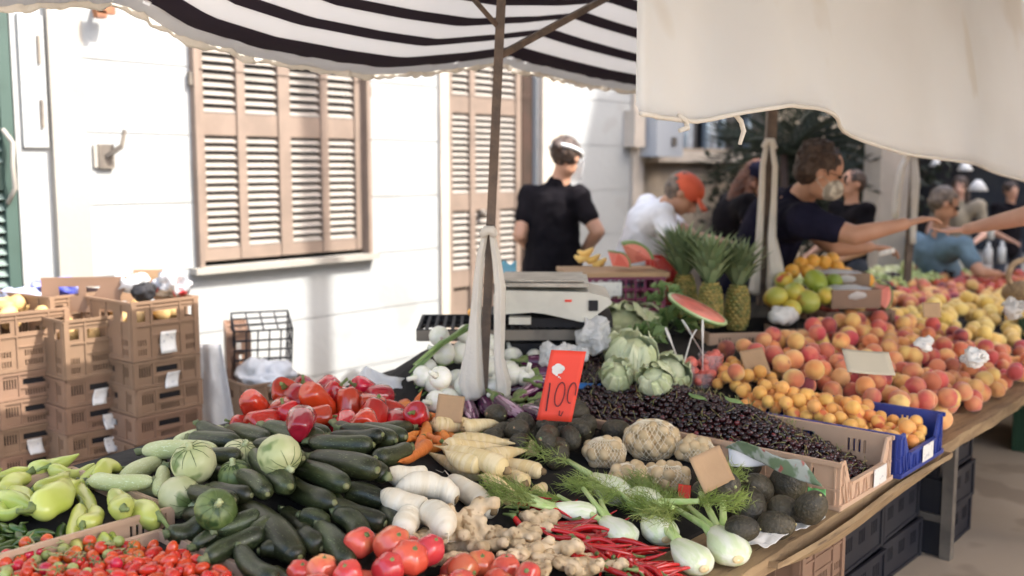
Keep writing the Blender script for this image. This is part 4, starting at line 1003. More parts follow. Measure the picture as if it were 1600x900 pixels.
DLs = [((668, 742), (600, 745), .026, 0, 'white radish at the back beside the carrots'), ((708, 758), (618, 765), .027, 1, 'thick white radish lying on top with a green crown'), ((770, 782), (700, 750), .026, 2, 'white radish sloping down to the parsnips'), ((665, 790), (592, 780), .029, 0, 'white radish with a long hair root, next to the courgettes'),
       ((715, 790), (665, 785), .025, 1, 'white radish with a brown crown beside the ginger'), ((640, 808), (632, 828), .026, 2, 'blunt white radish tip in front, smaller of two'), ((672, 802), (700, 828), .030, 0, 'blunt white radish in front, larger of two')]
for a, b, r_, k, lb in DLs: drop_long(DAI[k], a, b, r_*1.15, meta('white_radish', lb, 'radish', 'long white radishes'))

# ---- heart tomatoes and ginger
pxfill(HT, [(450, 880), (560, 868), (700, 872), (850, 885), (860, 960), (430, 960)], .62, 16, lambda i: meta('heart_tomato', 'pinkish red ribbed tomato low at the front edge of the heap', 'tomato', 'ribbed pink tomatoes'))
HL = [(502, 893, .95, 'ribbed pink tomato beside the grape tomato crate'), (470, 894, .8, 'small ribbed pink tomato at the foot of the courgettes'), (545, 900, .9, 'pink tomato low in the front row'), (563, 849, 1.05, 'roundest deep red tomato leaning on the courgettes'), (612, 850, 1.1, 'oval red tomato next to the white radishes'), (640, 872, 1.15, 'large ribbed red tomato in the middle of the tomato heap'),
      (670, 860, .95, 'red tomato with its green scar turned up, beside the ginger'), (607, 889, .98, 'orange streaked tomato in the front row'), (752, 882, 1.0, 'peach pink tomato lying on the ginger'), (712, 897, 1.0, 'peach pink tomato between the two at the front'), (790, 893, 1.0, 'pale pink folded tomato at the front edge'), (826, 899, .85, 'small pale pink tomato, last of the front row')]
for x, y, s_, lb in HL: drop_px(random.choice(HT), x, y, camdir(random.uniform(-.6, .6), random.uniform(.2, 1), random.uniform(0, .6)), (s_,)*3, meta('heart_tomato', lb, 'tomato', 'ribbed pink tomatoes'))
pxfill(GIN, [(690, 850), (730, 825), (820, 825), (880, 862), (900, 900), (860, 930), (740, 900)], .60, 12, lambda i: meta('ginger_root', 'knobbly ginger root low in the ginger heap', 'ginger', 'ginger roots'), rot=lambda: Matrix.Rotation(random.uniform(0, 6.28), 3, 'Z') @ Matrix.Rotation(random.uniform(-.3, .3), 3, 'X'))
GL = [(735, 822, .95, 1.1, 0, 'big upright ginger root on top of the heap, with stubby arms'), (680, 838, 0, .9, 1, 'ginger root reaching out over the red tomatoes'), (800, 836, -.3, 1.0, 2, 'ginger root sloping from the top towards the chillies'), (855, 858, .2, 1.0, 3, 'long pale ginger root with a white broken end'),
      (765, 850, .5, .9, 4, 'ginger root lying below the upright one'), (905, 880, -.2, .85, 0, 'ginger root nearest the red chillies'), (840, 884, 1.3, .8, 1, 'dark skinned ginger root in the front row'), (700, 872, .2, .75, 2, 'small ginger root beside the green scarred tomato'), (935, 888, .4, .8, 3, 'ginger root at the front edge touching the chillies'), (872, 876, -.6, .95, 4, 'ginger root in the middle of the front row'), (820, 862, .9, .9, 0, 'ginger root crossing under the long pale one')]
for x, y, yaw, s_, k, lb in GL:
    s_ *= .95; Mx = Matrix.Rotation(R(-49.4)+yaw, 3, 'Z') @ Matrix.Rotation(-.25, 3, 'X')
    if k == 0 and y < 830: Mx = Matrix.Rotation(R(-49.4), 3, 'Z') @ Matrix.Rotation(R(55), 3, 'X') @ Matrix.Rotation(1.35, 3, 'Z')
    drop_px(GIN[k], x, y, Mx, (s_,)*3, meta('ginger_root', lb, 'ginger', 'ginger roots'), loose=.85)

# ---- red chillies
pxfill(RCH, [(815, 820), (860, 816), (935, 828), (1000, 858), (1055, 895), (1020, 930), (950, 905), (890, 850)], .585, 74, lambda i: meta('red_chili', 'thin glossy red chilli in the heap beside the fennel', 'chilli', 'red chillies'), rot=lambda: rot_lie(yaw=-.75, pitch=.1), scr=(1.05, 1.4), zmax=.042)
for a, b, lb in [((925, 822), (830, 824), 'long red chilli on top, pointing at the ginger'), ((800, 822), (880, 842), 'red chilli at the heap edge nearest the ginger'), ((975, 848), (910, 830), 'shiny dark red chilli beside the fennel fronds'), ((930, 845), (1038, 858), 'longest red chilli reaching across to the fennel bulb'), ((950, 870), (1045, 900), 'red chilli lying along the front of the heap'), ((905, 850), (945, 900), 'red chilli pointing straight out at the front'), ((962, 860), (1020, 890), 'red chilli with a curled tip near the fennel bulb')]:
    drop_long(random.choice(RCH), a, b, .0095, meta('red_chili', lb, 'chilli', 'red chillies'))

# ---- fennel
def frond_mb(rnd, n=290, L_=.125, w_=.08, rad=.0006):
    m = MB()
    for i in range(n):
        t = rnd.random()**.8; a = rnd.uniform(0, 6.28); rr = w_*math.sqrt(t)*(.3+.7*rnd.random())*.6
        p = Vector((t*L_, math.cos(a)*rr, abs(math.sin(a))*rr*.8-.004)); d = Vector((rnd.uniform(.2, 1), rnd.uniform(-1, 1), rnd.uniform(-.4, .9))).normalized()
        l = rnd.uniform(.012, .03); q = p+d*l; e = d.cross(Vector((rnd.uniform(-1, 1), rnd.uniform(-1, 1), .3))).normalized()*rad*1.3
        q2 = q+d*l*.5+Vector((0, 0, -.004))
        m.add([p-e, p+e, q+e*.8, q-e*.8, q2], [(0, 1, 2, 3), (3, 2, 4)])
    for j in range(7):
        a = rnd.uniform(-.5, .5); m.sweep([(0, 0, 0), (L_*.4, a*.03, .006), (L_*.95, a*.09, .012+rnd.random()*.02)], [.0022, .0015, .0008], 5)
    return m
def fennel(px, py, aim_px, size, lb, fr=3, green=.6):
    z = .61
    for _ in range(5): p = Vector(atz(px, py, z)); z = S(p.x, p.y)+.031*size
    p = Vector(atz(px, py, z)); q = Vector(atz(aim_px[0], aim_px[1], z+.02)); d = (q-p); d.z = 0; yaw = math.atan2(d.y, d.x)
    rnd = random.Random(int(px*7+py))
    root = thing('fennel', (0, 0, 0), lb, 'fennel', 'fennel bulbs with fronds')
    root.matrix_world = Matrix.Translation(p) @ Matrix.Rotation(yaw, 4, 'Z') @ Matrix.Rotation(-.10, 4, 'Y') @ Matrix.Scale(size, 4)
    m = MB().sweep([(-.048, 0, 0), (-.042, 0, 0), (-.025, 0, 0), (0, 0, 0), (.028, 0, .002), (.05, 0, .004), (.066, 0, .006)], [.016, .028, .039, .043, .036, .027, .020], 28, lobe=lambda th, q_: .05*math.cos(2*th)+.03*math.cos(5*th+q_*2)*q_, flat=.74)
    me = m.mesh('bulb', M['fennel']); perturb(me, .003, 25, px); link('bulb', me, root)
    obj('root_end', MB().ball((-.0515, 0, 0), (.003, .013, .009), 10, 6), M['parsnip'], root, True)
    for j in range(fr):
        a = (j-(fr-1)/2)*.34+rnd.uniform(-.1, .1); L2 = rnd.uniform(.10, .17)
        e = Vector((.055+L2*math.cos(a), L2*math.sin(a), .012+rnd.uniform(0, .035)))
        obj('stalk', MB().sweep([(.045, (j-(fr-1)/2)*.011, .003), (.085, e.y*.35, .010), tuple(e)], [.0105, .0085, .006], 10), M['fennel_stalk'], root, True)
        fm = obj('frond', frond_mb(rnd), M['fennel_leaf'], root, False)
        fm.matrix_local = Matrix.Translation(e-Vector((.02, 0, 0))) @ Matrix.Rotation(a+rnd.uniform(-.6, .6), 4, 'Z') @ Matrix.Rotation(rnd.uniform(-.2, .3), 4, 'Y')
    c = root.matrix_world @ Vector((0, 0, 0)); BUF[NB[0]] = (c.x, c.y, c.z, .034*size); NB[0] += 1
fennel(955, 765, (905, 735), 1.2, 'fennel bulb with a long pale stalk, nearest the nets of nuts', 1)
fennel(1005, 780, (1050, 800), 1.15, 'fennel bulb half hidden behind green fronds', 2)
fennel(905, 800, (850, 790), .95, 'fennel bulb whose fronds spread over the parsnips', 4)
fennel(968, 832, (895, 778), 1.02, 'fennel bulb lying beside the red chillies, fronds over the heap', 3)
fennel(1030, 828, (985, 770), 1.1, 'fennel bulb under the fronds in the middle', 3)
fennel(1082, 872, (1000, 800), 1.12, 'white fennel bulb at the table edge with two long bare stalks', 2)
fennel(1138, 856, (1080, 790), 1.22, 'largest fennel bulb, right at the table edge beside the avocados', 4)

# ---- nets of nuts
def net_bag(px, py, a, b, h, lb, n=60, ang=0.0):
    c = Vector(atz(px, py, .62)); root = thing('net_bag', (0, 0, 0), lb, 'net bag', 'net bags of nuts')
    root.matrix_world = Matrix.Translation((c.x, c.y, S(c.x, c.y)+h*.8)) @ Matrix.Rotation(R(-49.4)+ang, 4, 'Z')
    rnd = random.Random(px)
    k = 0; pts = []
    for _ in range(2500):
        d = Vector((rnd.gauss(0, 1), rnd.gauss(0, 1), rnd.gauss(0, 1))).normalized(); q = Vector((d.x*a, d.y*b, d.z*h))*rnd.choice((.84, .84, .55))*(.92+.12*abs(d.x))
        if all((q-w_).length > .0245 for w_ in pts): pts.append(q); k += 1
        if k >= n: break
    base = None
    for q in pts:
        if base is None: base = link('walnut', MB().ball((0, 0, 0), (.0225, .019, .020), 16, 12).mesh('walnut', M['nut']), root)
        o = base if q is pts[0] else link('walnut', base.data, root)
        o.location = q; o.rotation_euler = (rnd.random()*3, rnd.random()*3, rnd.random()*3)
    m = MB(); N_ = 30
    def e(th, ph): return Vector((a*1.06*math.sin(ph)*math.cos(th), b*1.06*math.sin(ph)*math.sin(th), h*1.06*math.cos(ph)))*(1+.03*nz(th*3, ph*3))
    for s_ in (1, -1):
        for i in range(N_):
            m.sweep([e(2*math.pi*i/N_+s_*t*1.4, .12+t*2.9) for t in np.linspace(0, 1, 14)], [.0010]*14, 4, cap=False)
    obj('net', m, M['net'], root)
    BUF[NB[0]] = (c.x, c.y, S(c.x, c.y)+h*.6, h); NB[0] += 1
net_bag(1018, 722, .086, .065, .062, 'plump net of walnuts propped up against the cherry crate', 95)
net_bag(945, 732, .062, .055, .045, 'slumped clear net of walnuts with a knotted neck beside the small avocados', 60)
net_bag(1085, 728, .058, .05, .036, 'net of walnuts behind the brown cardboard price tag', 34)
net_bag(1040, 752, .07, .045, .036, 'flat net of walnuts lying just above the fennel fronds', 36)
net_bag(985, 752, .06, .045, .034, 'small net of walnuts lying behind the long fennel stalk', 26)
cdir = lambda px, py, z, w_, h_, lean, roll, mt, nm, lb, cat_: None
def card(nm, px, py, z, w_, h_, roll, lean, mt, lb, cat_, yaw=0.0, th=.0022, bend=.004):
    c = Vector(atz(px, py, z)); root = thing(nm, (0, 0, 0), lb, cat_)
    root.matrix_world = Matrix.Translation(c) @ Matrix.Rotation(R(-49.4)+yaw, 4, 'Z') @ Matrix.Rotation(lean, 4, 'X') @ Matrix.Rotation(roll, 4, 'Y')
    obj('card', MB().sheet(lambda a, b: ((a-.5)*w_, bend*math.sin(a*3), (b-.5)*h_), 8, 8, th), mt, root, True); return root
t = card('orange_tag', 1069, 772, .625, .035, .055, .15, -.5, M['price_red'], 'bright orange paper tag on the net beside the avocados', 'tag')
card('price_card', 1113, 733, .745, .10, .10, -.3, -.40, M['cardboard'], 'blank brown cardboard price tag leaning on the nets and avocados', 'price tag', .3)

# ---- avocados
pxfill(AVO, [(755, 690), (800, 672), (900, 665), (915, 690), (870, 722), (790, 705)], .67, 24, lambda i: meta('avocado', 'small black avocado low in the heap under the red price card', 'avocado', 'small black avocados'), scr=(.85, .95), zmax=.075)
for x, y, s_, lb in [(770, 684, .9, 'small avocado at the end beside the parsnips'), (800, 669, .9, 'dark avocado under the aubergines'), (838, 662, 1.05, 'avocado against the near side of the red price card'), (815, 695, 1.0, 'avocado with a tiny brown stem spot in the front of the heap'), (838, 682, .85, 'brownish avocado in the middle of the small heap'),
                  (872, 702, .95, 'round avocado in front at the paper edge'), (880, 684, 1.0, 'avocado lying just in front of the red price card'), (906, 672, 1.1, 'upright avocado on the far side of the red price card'), (858, 657, .85, 'small avocado touching the bottom of the red price card'), (918, 662, .85, 'small avocado beside the cherry crate corner')]:
    drop_px(random.choice(AVO), x, y, rot_any(), (s_,)*3, meta('avocado', lb, 'avocado', 'small black avocados'))
drop_px(AVO[1], 962, 673, camdir(.9, .2, .2), (1.05,)*3, meta('avocado', 'single avocado lying alone on the white paper by the cherry crate', 'avocado', None))
AL = [(1165, 702+28, .95, (.8, .3, .4), 1, 'big avocado lying behind under the printed leaflet'), (1105, 770, .9, (.6, .1, .2), 1, 'avocado nearest the orange tag'), (1232, 752, 1.28, (.1, .5, .1), 1, 'largest avocado, standing next to the cherry crate'), (1183, 762, 1.05, (-.5, .4, .4), 2, 'avocado with a pink sticker at its end, in the middle row'),
      (1130, 760, 1.12, (.3, .2, .7), 0, 'round avocado with a green and pink sticker in front of the cardboard'), (1172, 795, 1.15, (.2, .7, -.3), 2, 'pear shaped avocado pointing up, front row'), (1228, 800, 1.05, (.7, -.2, .3), 0, 'avocado with an oval sticker at the front'), (1268, 792, 1.02, (.2, .6, .4), 0, 'avocado at the corner beside the cherry crate'),
      (1213, 822, .98, (.9, .2, .3), 2, 'front avocado resting in the folded paper'), (1160, 826, .85, (.9, 0, .1), 1, 'small avocado lowest in front, beside the fennel bulb')]
for x, y, s_, d, k, lb in AL: drop_px(AVO[k], x, y, camdir(*d) @ Matrix.Rotation(random.uniform(-.4, .4), 3, 'Z'), (s_*1.12,)*3, meta('large_avocado', lb, 'avocado', 'large avocados at the table edge'))
def paper_sheet(name, pts, z, mt, lb, cat_, wav=.004, th=.0012, zs=None, seed=0):
    c = [Vector(atz(x, y, (zs[i] if zs else z))) for i, (x, y) in enumerate(pts)]
    def f(a, b): p = (c[0]*(1-a)+c[1]*a)*(1-b)+(c[3]*(1-a)+c[2]*a)*b; return (p.x, p.y, p.z+wav*(1+nz(p.x*16+seed, p.y*16))+.6*wav*nz(p.x*50, p.y*50))
    return tag(obj(name, MB().sheet(f, 24, 24, th), mt, None, True), lb, cat_)
M['printed'] = mat('printed', (.42, .44, .38), (.16, .22, .12), .5, 16, c3=(.40, .12, .09), sc3=22, th3=.60, lo=.46, hi=.54)
M['green_tissue'] = mat('green_tissue', (.14, .38, .12), (.10, .32, .10), .6, 9)
paper_sheet('white_paper', [(845, 735), (905, 700), (985, 690), (900, 745)], .617, M['paper'], 'white printed paper lying under the small avocados', 'paper')
paper_sheet('wrapping_paper', [(1150, 850), (1195, 860), (1290, 815), (1250, 770)], .574, M['paper'], 'crumpled white and grey paper under the large avocados at the table edge', 'paper', .012, seed=3)
paper_sheet('green_tissue', [(1255, 815), (1290, 800), (1290, 770), (1262, 765)], .58, M['green_tissue'], 'green tissue paper beside the corner avocado', 'paper', .01, zs=[.575, .575, .62, .62])
paper_sheet('fruit_leaflet', [(1062, 690), (1140, 703), (1200, 722), (1290, 765)][:4], .7, M['printed'], 'printed fruit leaflet draped over the rim of the cherry crate', 'leaflet', .003, zs=[.72, .72, .72, .70]) if False else None
cc = [Vector(atz(1132, 700, .72)), Vector(atz(1285, 763, .692)), Vector(atz(1255, 722, .745)), Vector(atz(1150, 690, .755))]
def lf(a, b): p = (cc[0]*(1-a)+cc[1]*a)*(1-b)+(cc[3]*(1-a)+cc[2]*a)*b; return (p.x, p.y, p.z+.006*math.sin(a*7)+.004*nz(a*5, b*5))
tag(obj('fruit_leaflet', MB().sheet(lf, 20, 10, .0012), M['printed'], None, True), 'colourful printed fruit leaflet draped over the rim of the cherry crate', 'leaflet')
cc2 = [Vector(atz(1140, 728, .69)), Vector(atz(1222, 722, .68)), Vector(atz(1215, 712, .72)), Vector(atz(1138, 700, .725))]
def lf2(a, b): p = (cc2[0]*(1-a)+cc2[1]*a)*(1-b)+(cc2[3]*(1-a)+cc2[2]*a)*b; return (p.x, p.y, p.z-.008*math.sin(a*3))
tag(obj('folded_paper', MB().sheet(lf2, 14, 8, .0012), mat('grey_paper', (.55, .56, .58), None, .6), None, True), 'smooth grey folded paper between the large avocados and the cherry crate', 'paper')

# ---- red price card with its handwriting
pc = Vector(atd(877, 603, 3.14)); prc = thing('price_card', (0, 0, 0), 'red price card with a white cloud and handwritten 100, standing in the small avocados', 'price tag')
prc.matrix_world = Matrix.Translation(pc) @ Matrix.Rotation(R(-49.4)-.12, 4, 'Z') @ Matrix.Rotation(-.12, 4, 'X') @ Matrix.Rotation(R(11), 4, 'Y')
PWd, PHt = .108, .225
obj('card', MB().sheet(lambda a, b: ((a-.5)*PWd, .002*math.sin(a*3), (b-.5)*PHt+(a-.5)*.018), 8, 10, .0012), M['price_red'], prc, True)
def stroke(pts, w_=.0016):
    P = [((x-.5)*PWd, -.0022, (y-.5)*PHt+(x-.5)*.018) for x, y in pts]
    m = MB()
    for i in range(len(P)-1):
        a, b = P[i], P[i+1]; dx, dz_ = b[0]-a[0], b[2]-a[2]; l = math.hypot(dx, dz_) or 1; ux, uz = dx/l, dz_/l; nx, nz_ = -uz*w_, ux*w_; e = w_*.6
        A = (a[0]-ux*e, a[2]-uz*e); B = (b[0]+ux*e, b[2]+uz*e); y0, y1 = -.0020-.00002*i, -.0032-.00002*i
        m.add([(A[0]+nx, y1, A[1]+nz_), (A[0]-nx, y1, A[1]-nz_), (B[0]-nx, y1, B[1]-nz_), (B[0]+nx, y1, B[1]+nz_), (A[0]+nx, y0, A[1]+nz_), (A[0]-nx, y0, A[1]-nz_), (B[0]-nx, y0, B[1]-nz_), (B[0]+nx, y0, B[1]+nz_)],
              [(0, 1, 2, 3), (7, 6, 5, 4), (0, 4, 5, 1), (1, 5, 6, 2), (2, 6, 7, 3), (3, 7, 4, 0)])
    obj('handwriting', m, M['ink'], prc)
def oval(cx, cy, rx, ry_, a0=0, a1=360): return [(cx+rx*math.sin(R(a)), cy+ry_*math.cos(R(a))) for a in np.linspace(a0, a1, 18)]
stroke([(.17, .53), (.19, .42), (.20, .30), (.22, .14)], .0021); stroke(oval(.51, .38, .13, .17)); stroke(oval(.84, .41, .11, .145, -190, 100)); stroke([(.60, .15), (.61, .09), (.67, .08), (.70, .14)], .0013)
cm = MB()
for x, y, r_ in ((.22, .745, .010), (.31, .765, .013), (.40, .75, .011), (.36, .715, .011), (.26, .70, .012), (.30, .655, .0045), (.38, .625, .003), (.43, .61, .002)):
    P = [((x-.5)*PWd+r_*math.cos(t_), -.0021-r_*.02, (y-.5)*PHt+(x-.5)*.018+r_*.85*math.sin(t_)) for t_ in np.linspace(0, 2*math.pi, 17)[:-1]]
    P += [(p[0], -.0031-r_*.03, p[2]) for p in P]
    cm.add(P, [tuple(range(16, 32))]+[(k, (k+1) % 16, (k+1) % 16+16, k+16) for k in range(16)])
obj('cloud_mark', cm, M['paper'], prc)

# ---- aubergines, beans, garlic
pxfill(EGG, [(740, 640), (780, 612), (860, 600), (880, 640), (830, 660), (770, 665)], .72, 7, lambda i: meta('eggplant', 'purple striped aubergine low behind the small avocados', 'aubergine', 'purple aubergines'), rot=lambda: rot_lie(yaw=-.5))
for a, b, r_, lb in [((742, 618), (770, 640), .030, 'striped purple aubergine in front of the pole'), ((812, 640), (862, 655), .030, 'purple and white aubergine pointing at the avocados'), ((805, 622), (858, 600), .034, 'large aubergine with a green cap turned to the viewer'), ((800, 655), (745, 668), .024, 'slim aubergine with a long green stem above the beans'), ((770, 628), (820, 645), .030, 'pinkish streaked aubergine in the middle'), ((728, 625), (742, 650), .026, 'dark aubergine beside the cardboard')]:
    drop_long(EGG[0], a, b, r_, meta('eggplant', lb, 'aubergine', 'purple aubergines'))
pxfill(BEAN, [(675, 665), (690, 655), (755, 655), (762, 672), (735, 690), (690, 682)], .71, 60, lambda i: meta('green_bean', 'thin green bean in the small bean heap beside the carrots', 'bean', 'green beans'), rot=lambda: rot_lie(yaw=-.8, pitch=.1))
card('cardboard_sign', 703, 638, .79, .085, .085, .12, -.35, M['cardboard'], 'blank piece of brown cardboard standing behind the green beans', 'cardboard')
for x, y in ((680, 622), (693, 612), (708, 620)): drop_px(tm_ball('garlic', M['garlic'], .022, n=16, m=9, lobe=lambda th, q: .06*math.cos(7*th)) if x == 680 else GARL, x, y, rot_lie(), (1,)*3, meta('garlic_bulb', 'pinkish garlic bulb behind the cardboard, beside the white bag', 'garlic', 'garlic bulbs')) if False else None
GARL = tm_ball('garlic_bulb', M['garlic'], .022, n=20, m=11, lobe=lambda th, q: .06*math.cos(7*th), parts=[('neck', MB().sweep([(0, 0, .018), (0, 0, .035), (.002, 0, .055)], [.008, .004, .003], 8), M['garlic'])])
for x, y in ((676, 628), (688, 615), (705, 612)): drop_px(GARL, x, y, rot_lie(pitch=.6), (1,)*3, meta('garlic_bulb', 'pinkish garlic bulb behind the brown cardboard', 'garlic', 'garlic bulbs'))

flush()
for _ in range(26):
    t = random.random(); x = 860+150*t+random.uniform(-25, 25); y = 838+48*t+random.uniform(-12, 16); L_ = random.uniform(35, 60); a = random.uniform(.1, .75)
    drop_long(random.choice(RCH), (x+L_*math.cos(a), y+L_*math.sin(a)*.7) if random.random() < .5 else (x-10, y-4), (x, y) if random.random() < .0 else (x-L_*math.cos(a)*.6, y-L_*math.sin(a)*.4), .0075, meta('red_chili', 'thin glossy red chilli in the heap beside the fennel', 'chilli', 'red chillies'), cap=5.5)
# ---- white onions with green tops
pxfill(ONI, [(650, 600), (680, 575), (730, 560), (830, 560), (850, 600), (760, 612), (700, 612)], .80, 24, lambda i: meta('white_onion', 'white onion low in the heap round the pole', 'onion', 'white onions'), rot=rot_any, scr=(.85, 1.05))
for x, y, s_, lb in [(694, 552, 1.05, 'big round white onion with its root end facing out, nearest the wall'), (723, 545, .9, 'white onion half behind the big round one'), (688, 590, .85, 'white onion beside the green tops, low'), (700, 590, .8, 'white onion just under the big round one'), (790, 528, .95, 'topmost white onion under the black tray'), (812, 545, .95, 'white onion with a yellow neck high on the heap'), (800, 558, 1.0, 'white onion in the middle behind the tied cloth'),
                  (835, 560, .9, 'white onion beside the thin plastic bag'), (800, 585, 1.0, 'white onion low behind the aubergines'), (820, 588, .9, 'white onion just behind the red price card'), (768, 565, .9, 'white onion between the strands of the tied cloth'), (757, 590, .85, 'white onion touching the pole'), (742, 520, .75, 'small white onion with a loose skin at the top')]:
    drop_px(random.choice(ONI), x, y, camdir(random.uniform(-1, 1), random.uniform(-.2, 1), random.choice((-.7, .2, .5))), (s_,)*3, meta('white_onion', lb, 'onion', 'white onions'))
for i, (x0, y0, x1, y1) in enumerate([(642, 588, 730, 508), (645, 578, 735, 512), (648, 600, 720, 560), (655, 612, 705, 575), (640, 582, 715, 520), (650, 606, 712, 568), (646, 570, 728, 516), (660, 618, 700, 590)]):
    z0 = .80+.0*i; a = Vector(atd(x0, y0, 3.52+.02*(i % 3))); b = Vector(atd(x1, y1, 3.75)); mid = (a+b)/2+Vector((0, 0, .015))
    if i == 0: ol = thing('onion_greens', (0, 0, 0), 'bundle of long green onion tops beside the white onions', 'onion tops')
    obj('leaf', MB().sweep([tuple(a), tuple(mid), tuple(b)], [.004, .011, .009], 8, flat=.6), M['onion_leaf'], ol, True)

flush()
# ---- cabbages and greens
def tm_cabbage(k):
    rnd = random.Random(k+3)
    core = MB().ball((0, 0, 0), (.085, .085, .078), 26, 18).mesh('cabbage_head', M['cabbage']); perturb(core, .010, 22, k)
    parts = []
    for j in range(8):
        a0 = j*2*math.pi/8+rnd.uniform(-.3, .3); w_ = rnd.uniform(.9, 1.2); top = rnd.uniform(.15, .7); flare = rnd.uniform(.0, .02)
        def f(a, b):
            th = a0+(a-.5)*w_*(1.15-.35*abs(2*b-1)); ph = 2.5-b*(2.5-top); r = .090+.006*(j % 3)+flare*b*b*1.6+.004*math.sin(th*14+j)*b+.005*nz(th*5, ph*5, j)+.018*(abs(a-.5)*2)**3*b
            return (r*math.sin(ph)*math.cos(th), r*math.sin(ph)*math.sin(th), r*.92*math.cos(ph))
        parts.append(('leaf', MB().sheet(f, 12, 14, .0015).mesh('leaf', M['cabbage'])))
        rb = [f(.5, t) for t in np.linspace(0, .95, 9)]
        rb = [tuple(Vector(p)*1.012) for p in rb]; rm = MB().sweep(rb, [.004]*4+[.003]*3+[.002, .001], 6)
        for s_ in (-1, 1):
            for q in (.3, .5, .7):
                rm.sweep([tuple(Vector(f(.5, q))*1.012), tuple(Vector(f(.5+s_*.18, q+.10))*1.012), tuple(Vector(f(.5+s_*.34, q+.17))*1.012)], [.0018, .0013, .0008], 5)
        parts.append(('leaf_rib', rm.mesh('leaf_rib', M['cabbage_rib'])))
    return Tmpl('cabbage', core, parts, [(0, 0, 0, .088)], .18, .09)
CAB = [tm_cabbage(k) for k in range(2)]
for x, y, s_, d, lb in [(985, 478, .85, (0, .9, .4), 'cabbage at the back beside the purple crate'), (1010, 505, .8, (.5, .6, .5), 'small cabbage under the watermelon half'), (975, 512, 1.05, (-.2, .6, .7), 'largest pale cabbage with veined outer leaves'), (985, 560, .95, (.1, .8, .3), 'cabbage lying in front of the largest one'), (1045, 585, .75, (.3, .5, .6), 'cabbage with a curled leaf beside the watermelon cups'), (965, 588, .6, (0, .6, .6), 'cut lettuce heart behind the blue crate rim'), (1025, 595, .6, (-.4, .6, .6), 'pale curly lettuce behind the cherries')]:
    drop_px(random.choice(CAB), x, y, camdir(*d), (s_,)*3, meta('cabbage', lb, 'cabbage', 'cabbages'), loose=.8)
def leafy(px, py, dist, rad, lb, mt, n=60, name='leafy_greens', cat_='greens'):
    c = Vector(atd(px, py, dist)); m = MB(); rnd = random.Random(px)
    for i in range(n):
        d = Vector((rnd.gauss(0, 1), rnd.gauss(0, 1), abs(rnd.gauss(0, .8)))).normalized(); p = d*rad*rnd.uniform(.2, .8); q = d*rad*rnd.uniform(.9, 1.2)+Vector((0, 0, -.01)); e = d.cross(Vector((rnd.uniform(-1, 1), rnd.uniform(-1, 1), 1))).normalized()*rad*.26
        mid = (p+q)/2+Vector((0, 0, .012)); m.add([p, mid-e, q, mid+e], [(0, 1, 2), (0, 2, 3)])
    o = obj(name, m, mt, None, False, tuple(c)); return tag(o, lb, cat_)
leafy(1052, 515, 4.2, .11, 'dark leafy greens heaped between the cabbages and the cups', M['lettuce_dark'])
leafy(1010, 532, 4.1, .09, 'small dark green leaves tucked behind the pale cabbage', M['lettuce_dark'])
leafy(1040, 470, 4.5, .09, 'leafy green tops beside the watermelon half', M['lettuce_dark'])
for x, y, s_ in ((1015, 495, 1.0), (1035, 498, .8), (1018, 478, .9)): drop_px(ORA[0], x, y, rot_any(), (s_,)*3, meta('brown_kiwi', 'brown root vegetable behind the cabbage', 'vegetable', None)) if False else None

# ---- plastic bags
def bag(name, px, py, dist, ax, ay, az, lb, seed=0, mt=None, neck=None, amp=.03):
    m = MB().ball((0, 0, 0), (ax, ay, az), 36, 26)
    if neck: m.sweep([(0, 0, az*.8), neck[0], neck[1]], [ax*.3, .02, .045], 16)
    me = fuse(m, .0045, 2, mt or M['white_plastic'], name); perturb(me, amp*1.2, 9, seed); perturb(me, amp*.9, 16, seed+5, True); perturb(me, amp*.35, 40, seed+9, True)
    o = link(name, me); o.location = tuple(atd(px, py, dist)); o.rotation_euler.z = R(-49.4)
    return tag(o, lb, 'plastic bag')
M['film'] = mat('film', (.93, .93, .92), (.88, .88, .87), .3, 9, trans=.5, bump=.7, bsc=28, alpha=.85)
bag('plastic_bag', 885, 555, 3.75, .085, .06, .055, 'thin crumpled clear plastic bag lying between the onions and the cabbages', 1, M['film'])
bag('plastic_bag', 932, 520, 3.85, .055, .045, .075, 'thin clear plastic bag standing up in front of the pale cabbage', 4, M['film'])
def bag_sheet(a, b):
    x = 548+130*a; top = np.interp(a, [0, .18, .45, .75, 1], [600, 572, 588, 592, 612]); bot = np.interp(a, [0, .5, 1], [628, 640, 665])
    y = top+(bot-top)*b; p = atd(x, y, 3.62-.10*b+.03*math.sin(a*9)+.02*nz(a*8, b*5)); return tuple(p)
tag(obj('plastic_bag', MB().sheet(bag_sheet, 36, 20, .002), M['film'], None, True), 'open white plastic bag standing behind the red peppers and carrots', 'plastic bag')

# ---- grapes in low-fronted crates
def tm_bunch(k):
    rnd = random.Random(k+90); pts = []
    for _ in range(4000):
        t = rnd.random(); w_ = .036*(1-.55*t)+.008; a = rnd.uniform(0, 6.28); rr = w_*math.sqrt(rnd.random())
        p = Vector(((t-.4)*.13, rr*math.cos(a), rr*math.sin(a)*.55))
        if all((p-q).length > .0192 for q in pts): pts.append(p)
        if len(pts) >= 34: break
    stem_ = MB().sweep([(-.065, 0, .012), (-.03, .004, .016), (.02, -.004, .012), (.06, .002, .002)], [.0022, .0018, .0014, .001], 5)
    for p in pts: 
        if p.z > 0 and rnd.random() < .7: stem_.sweep([(p.x*.7, p.y*.3, .012), (p.x*.9, p.y*.7, p.z+.014), (p.x, p.y, p.z+.010)], [.0014, .0012, .001], 4)
    return pts, stem_.mesh('stem', M['twig'])
BUN = [tm_bunch(k) for k in range(4)]
berry = MB().ball((0, 0, 0), (.0108, .0108, .0128), 12, 8).mesh('berry', M['grape'])
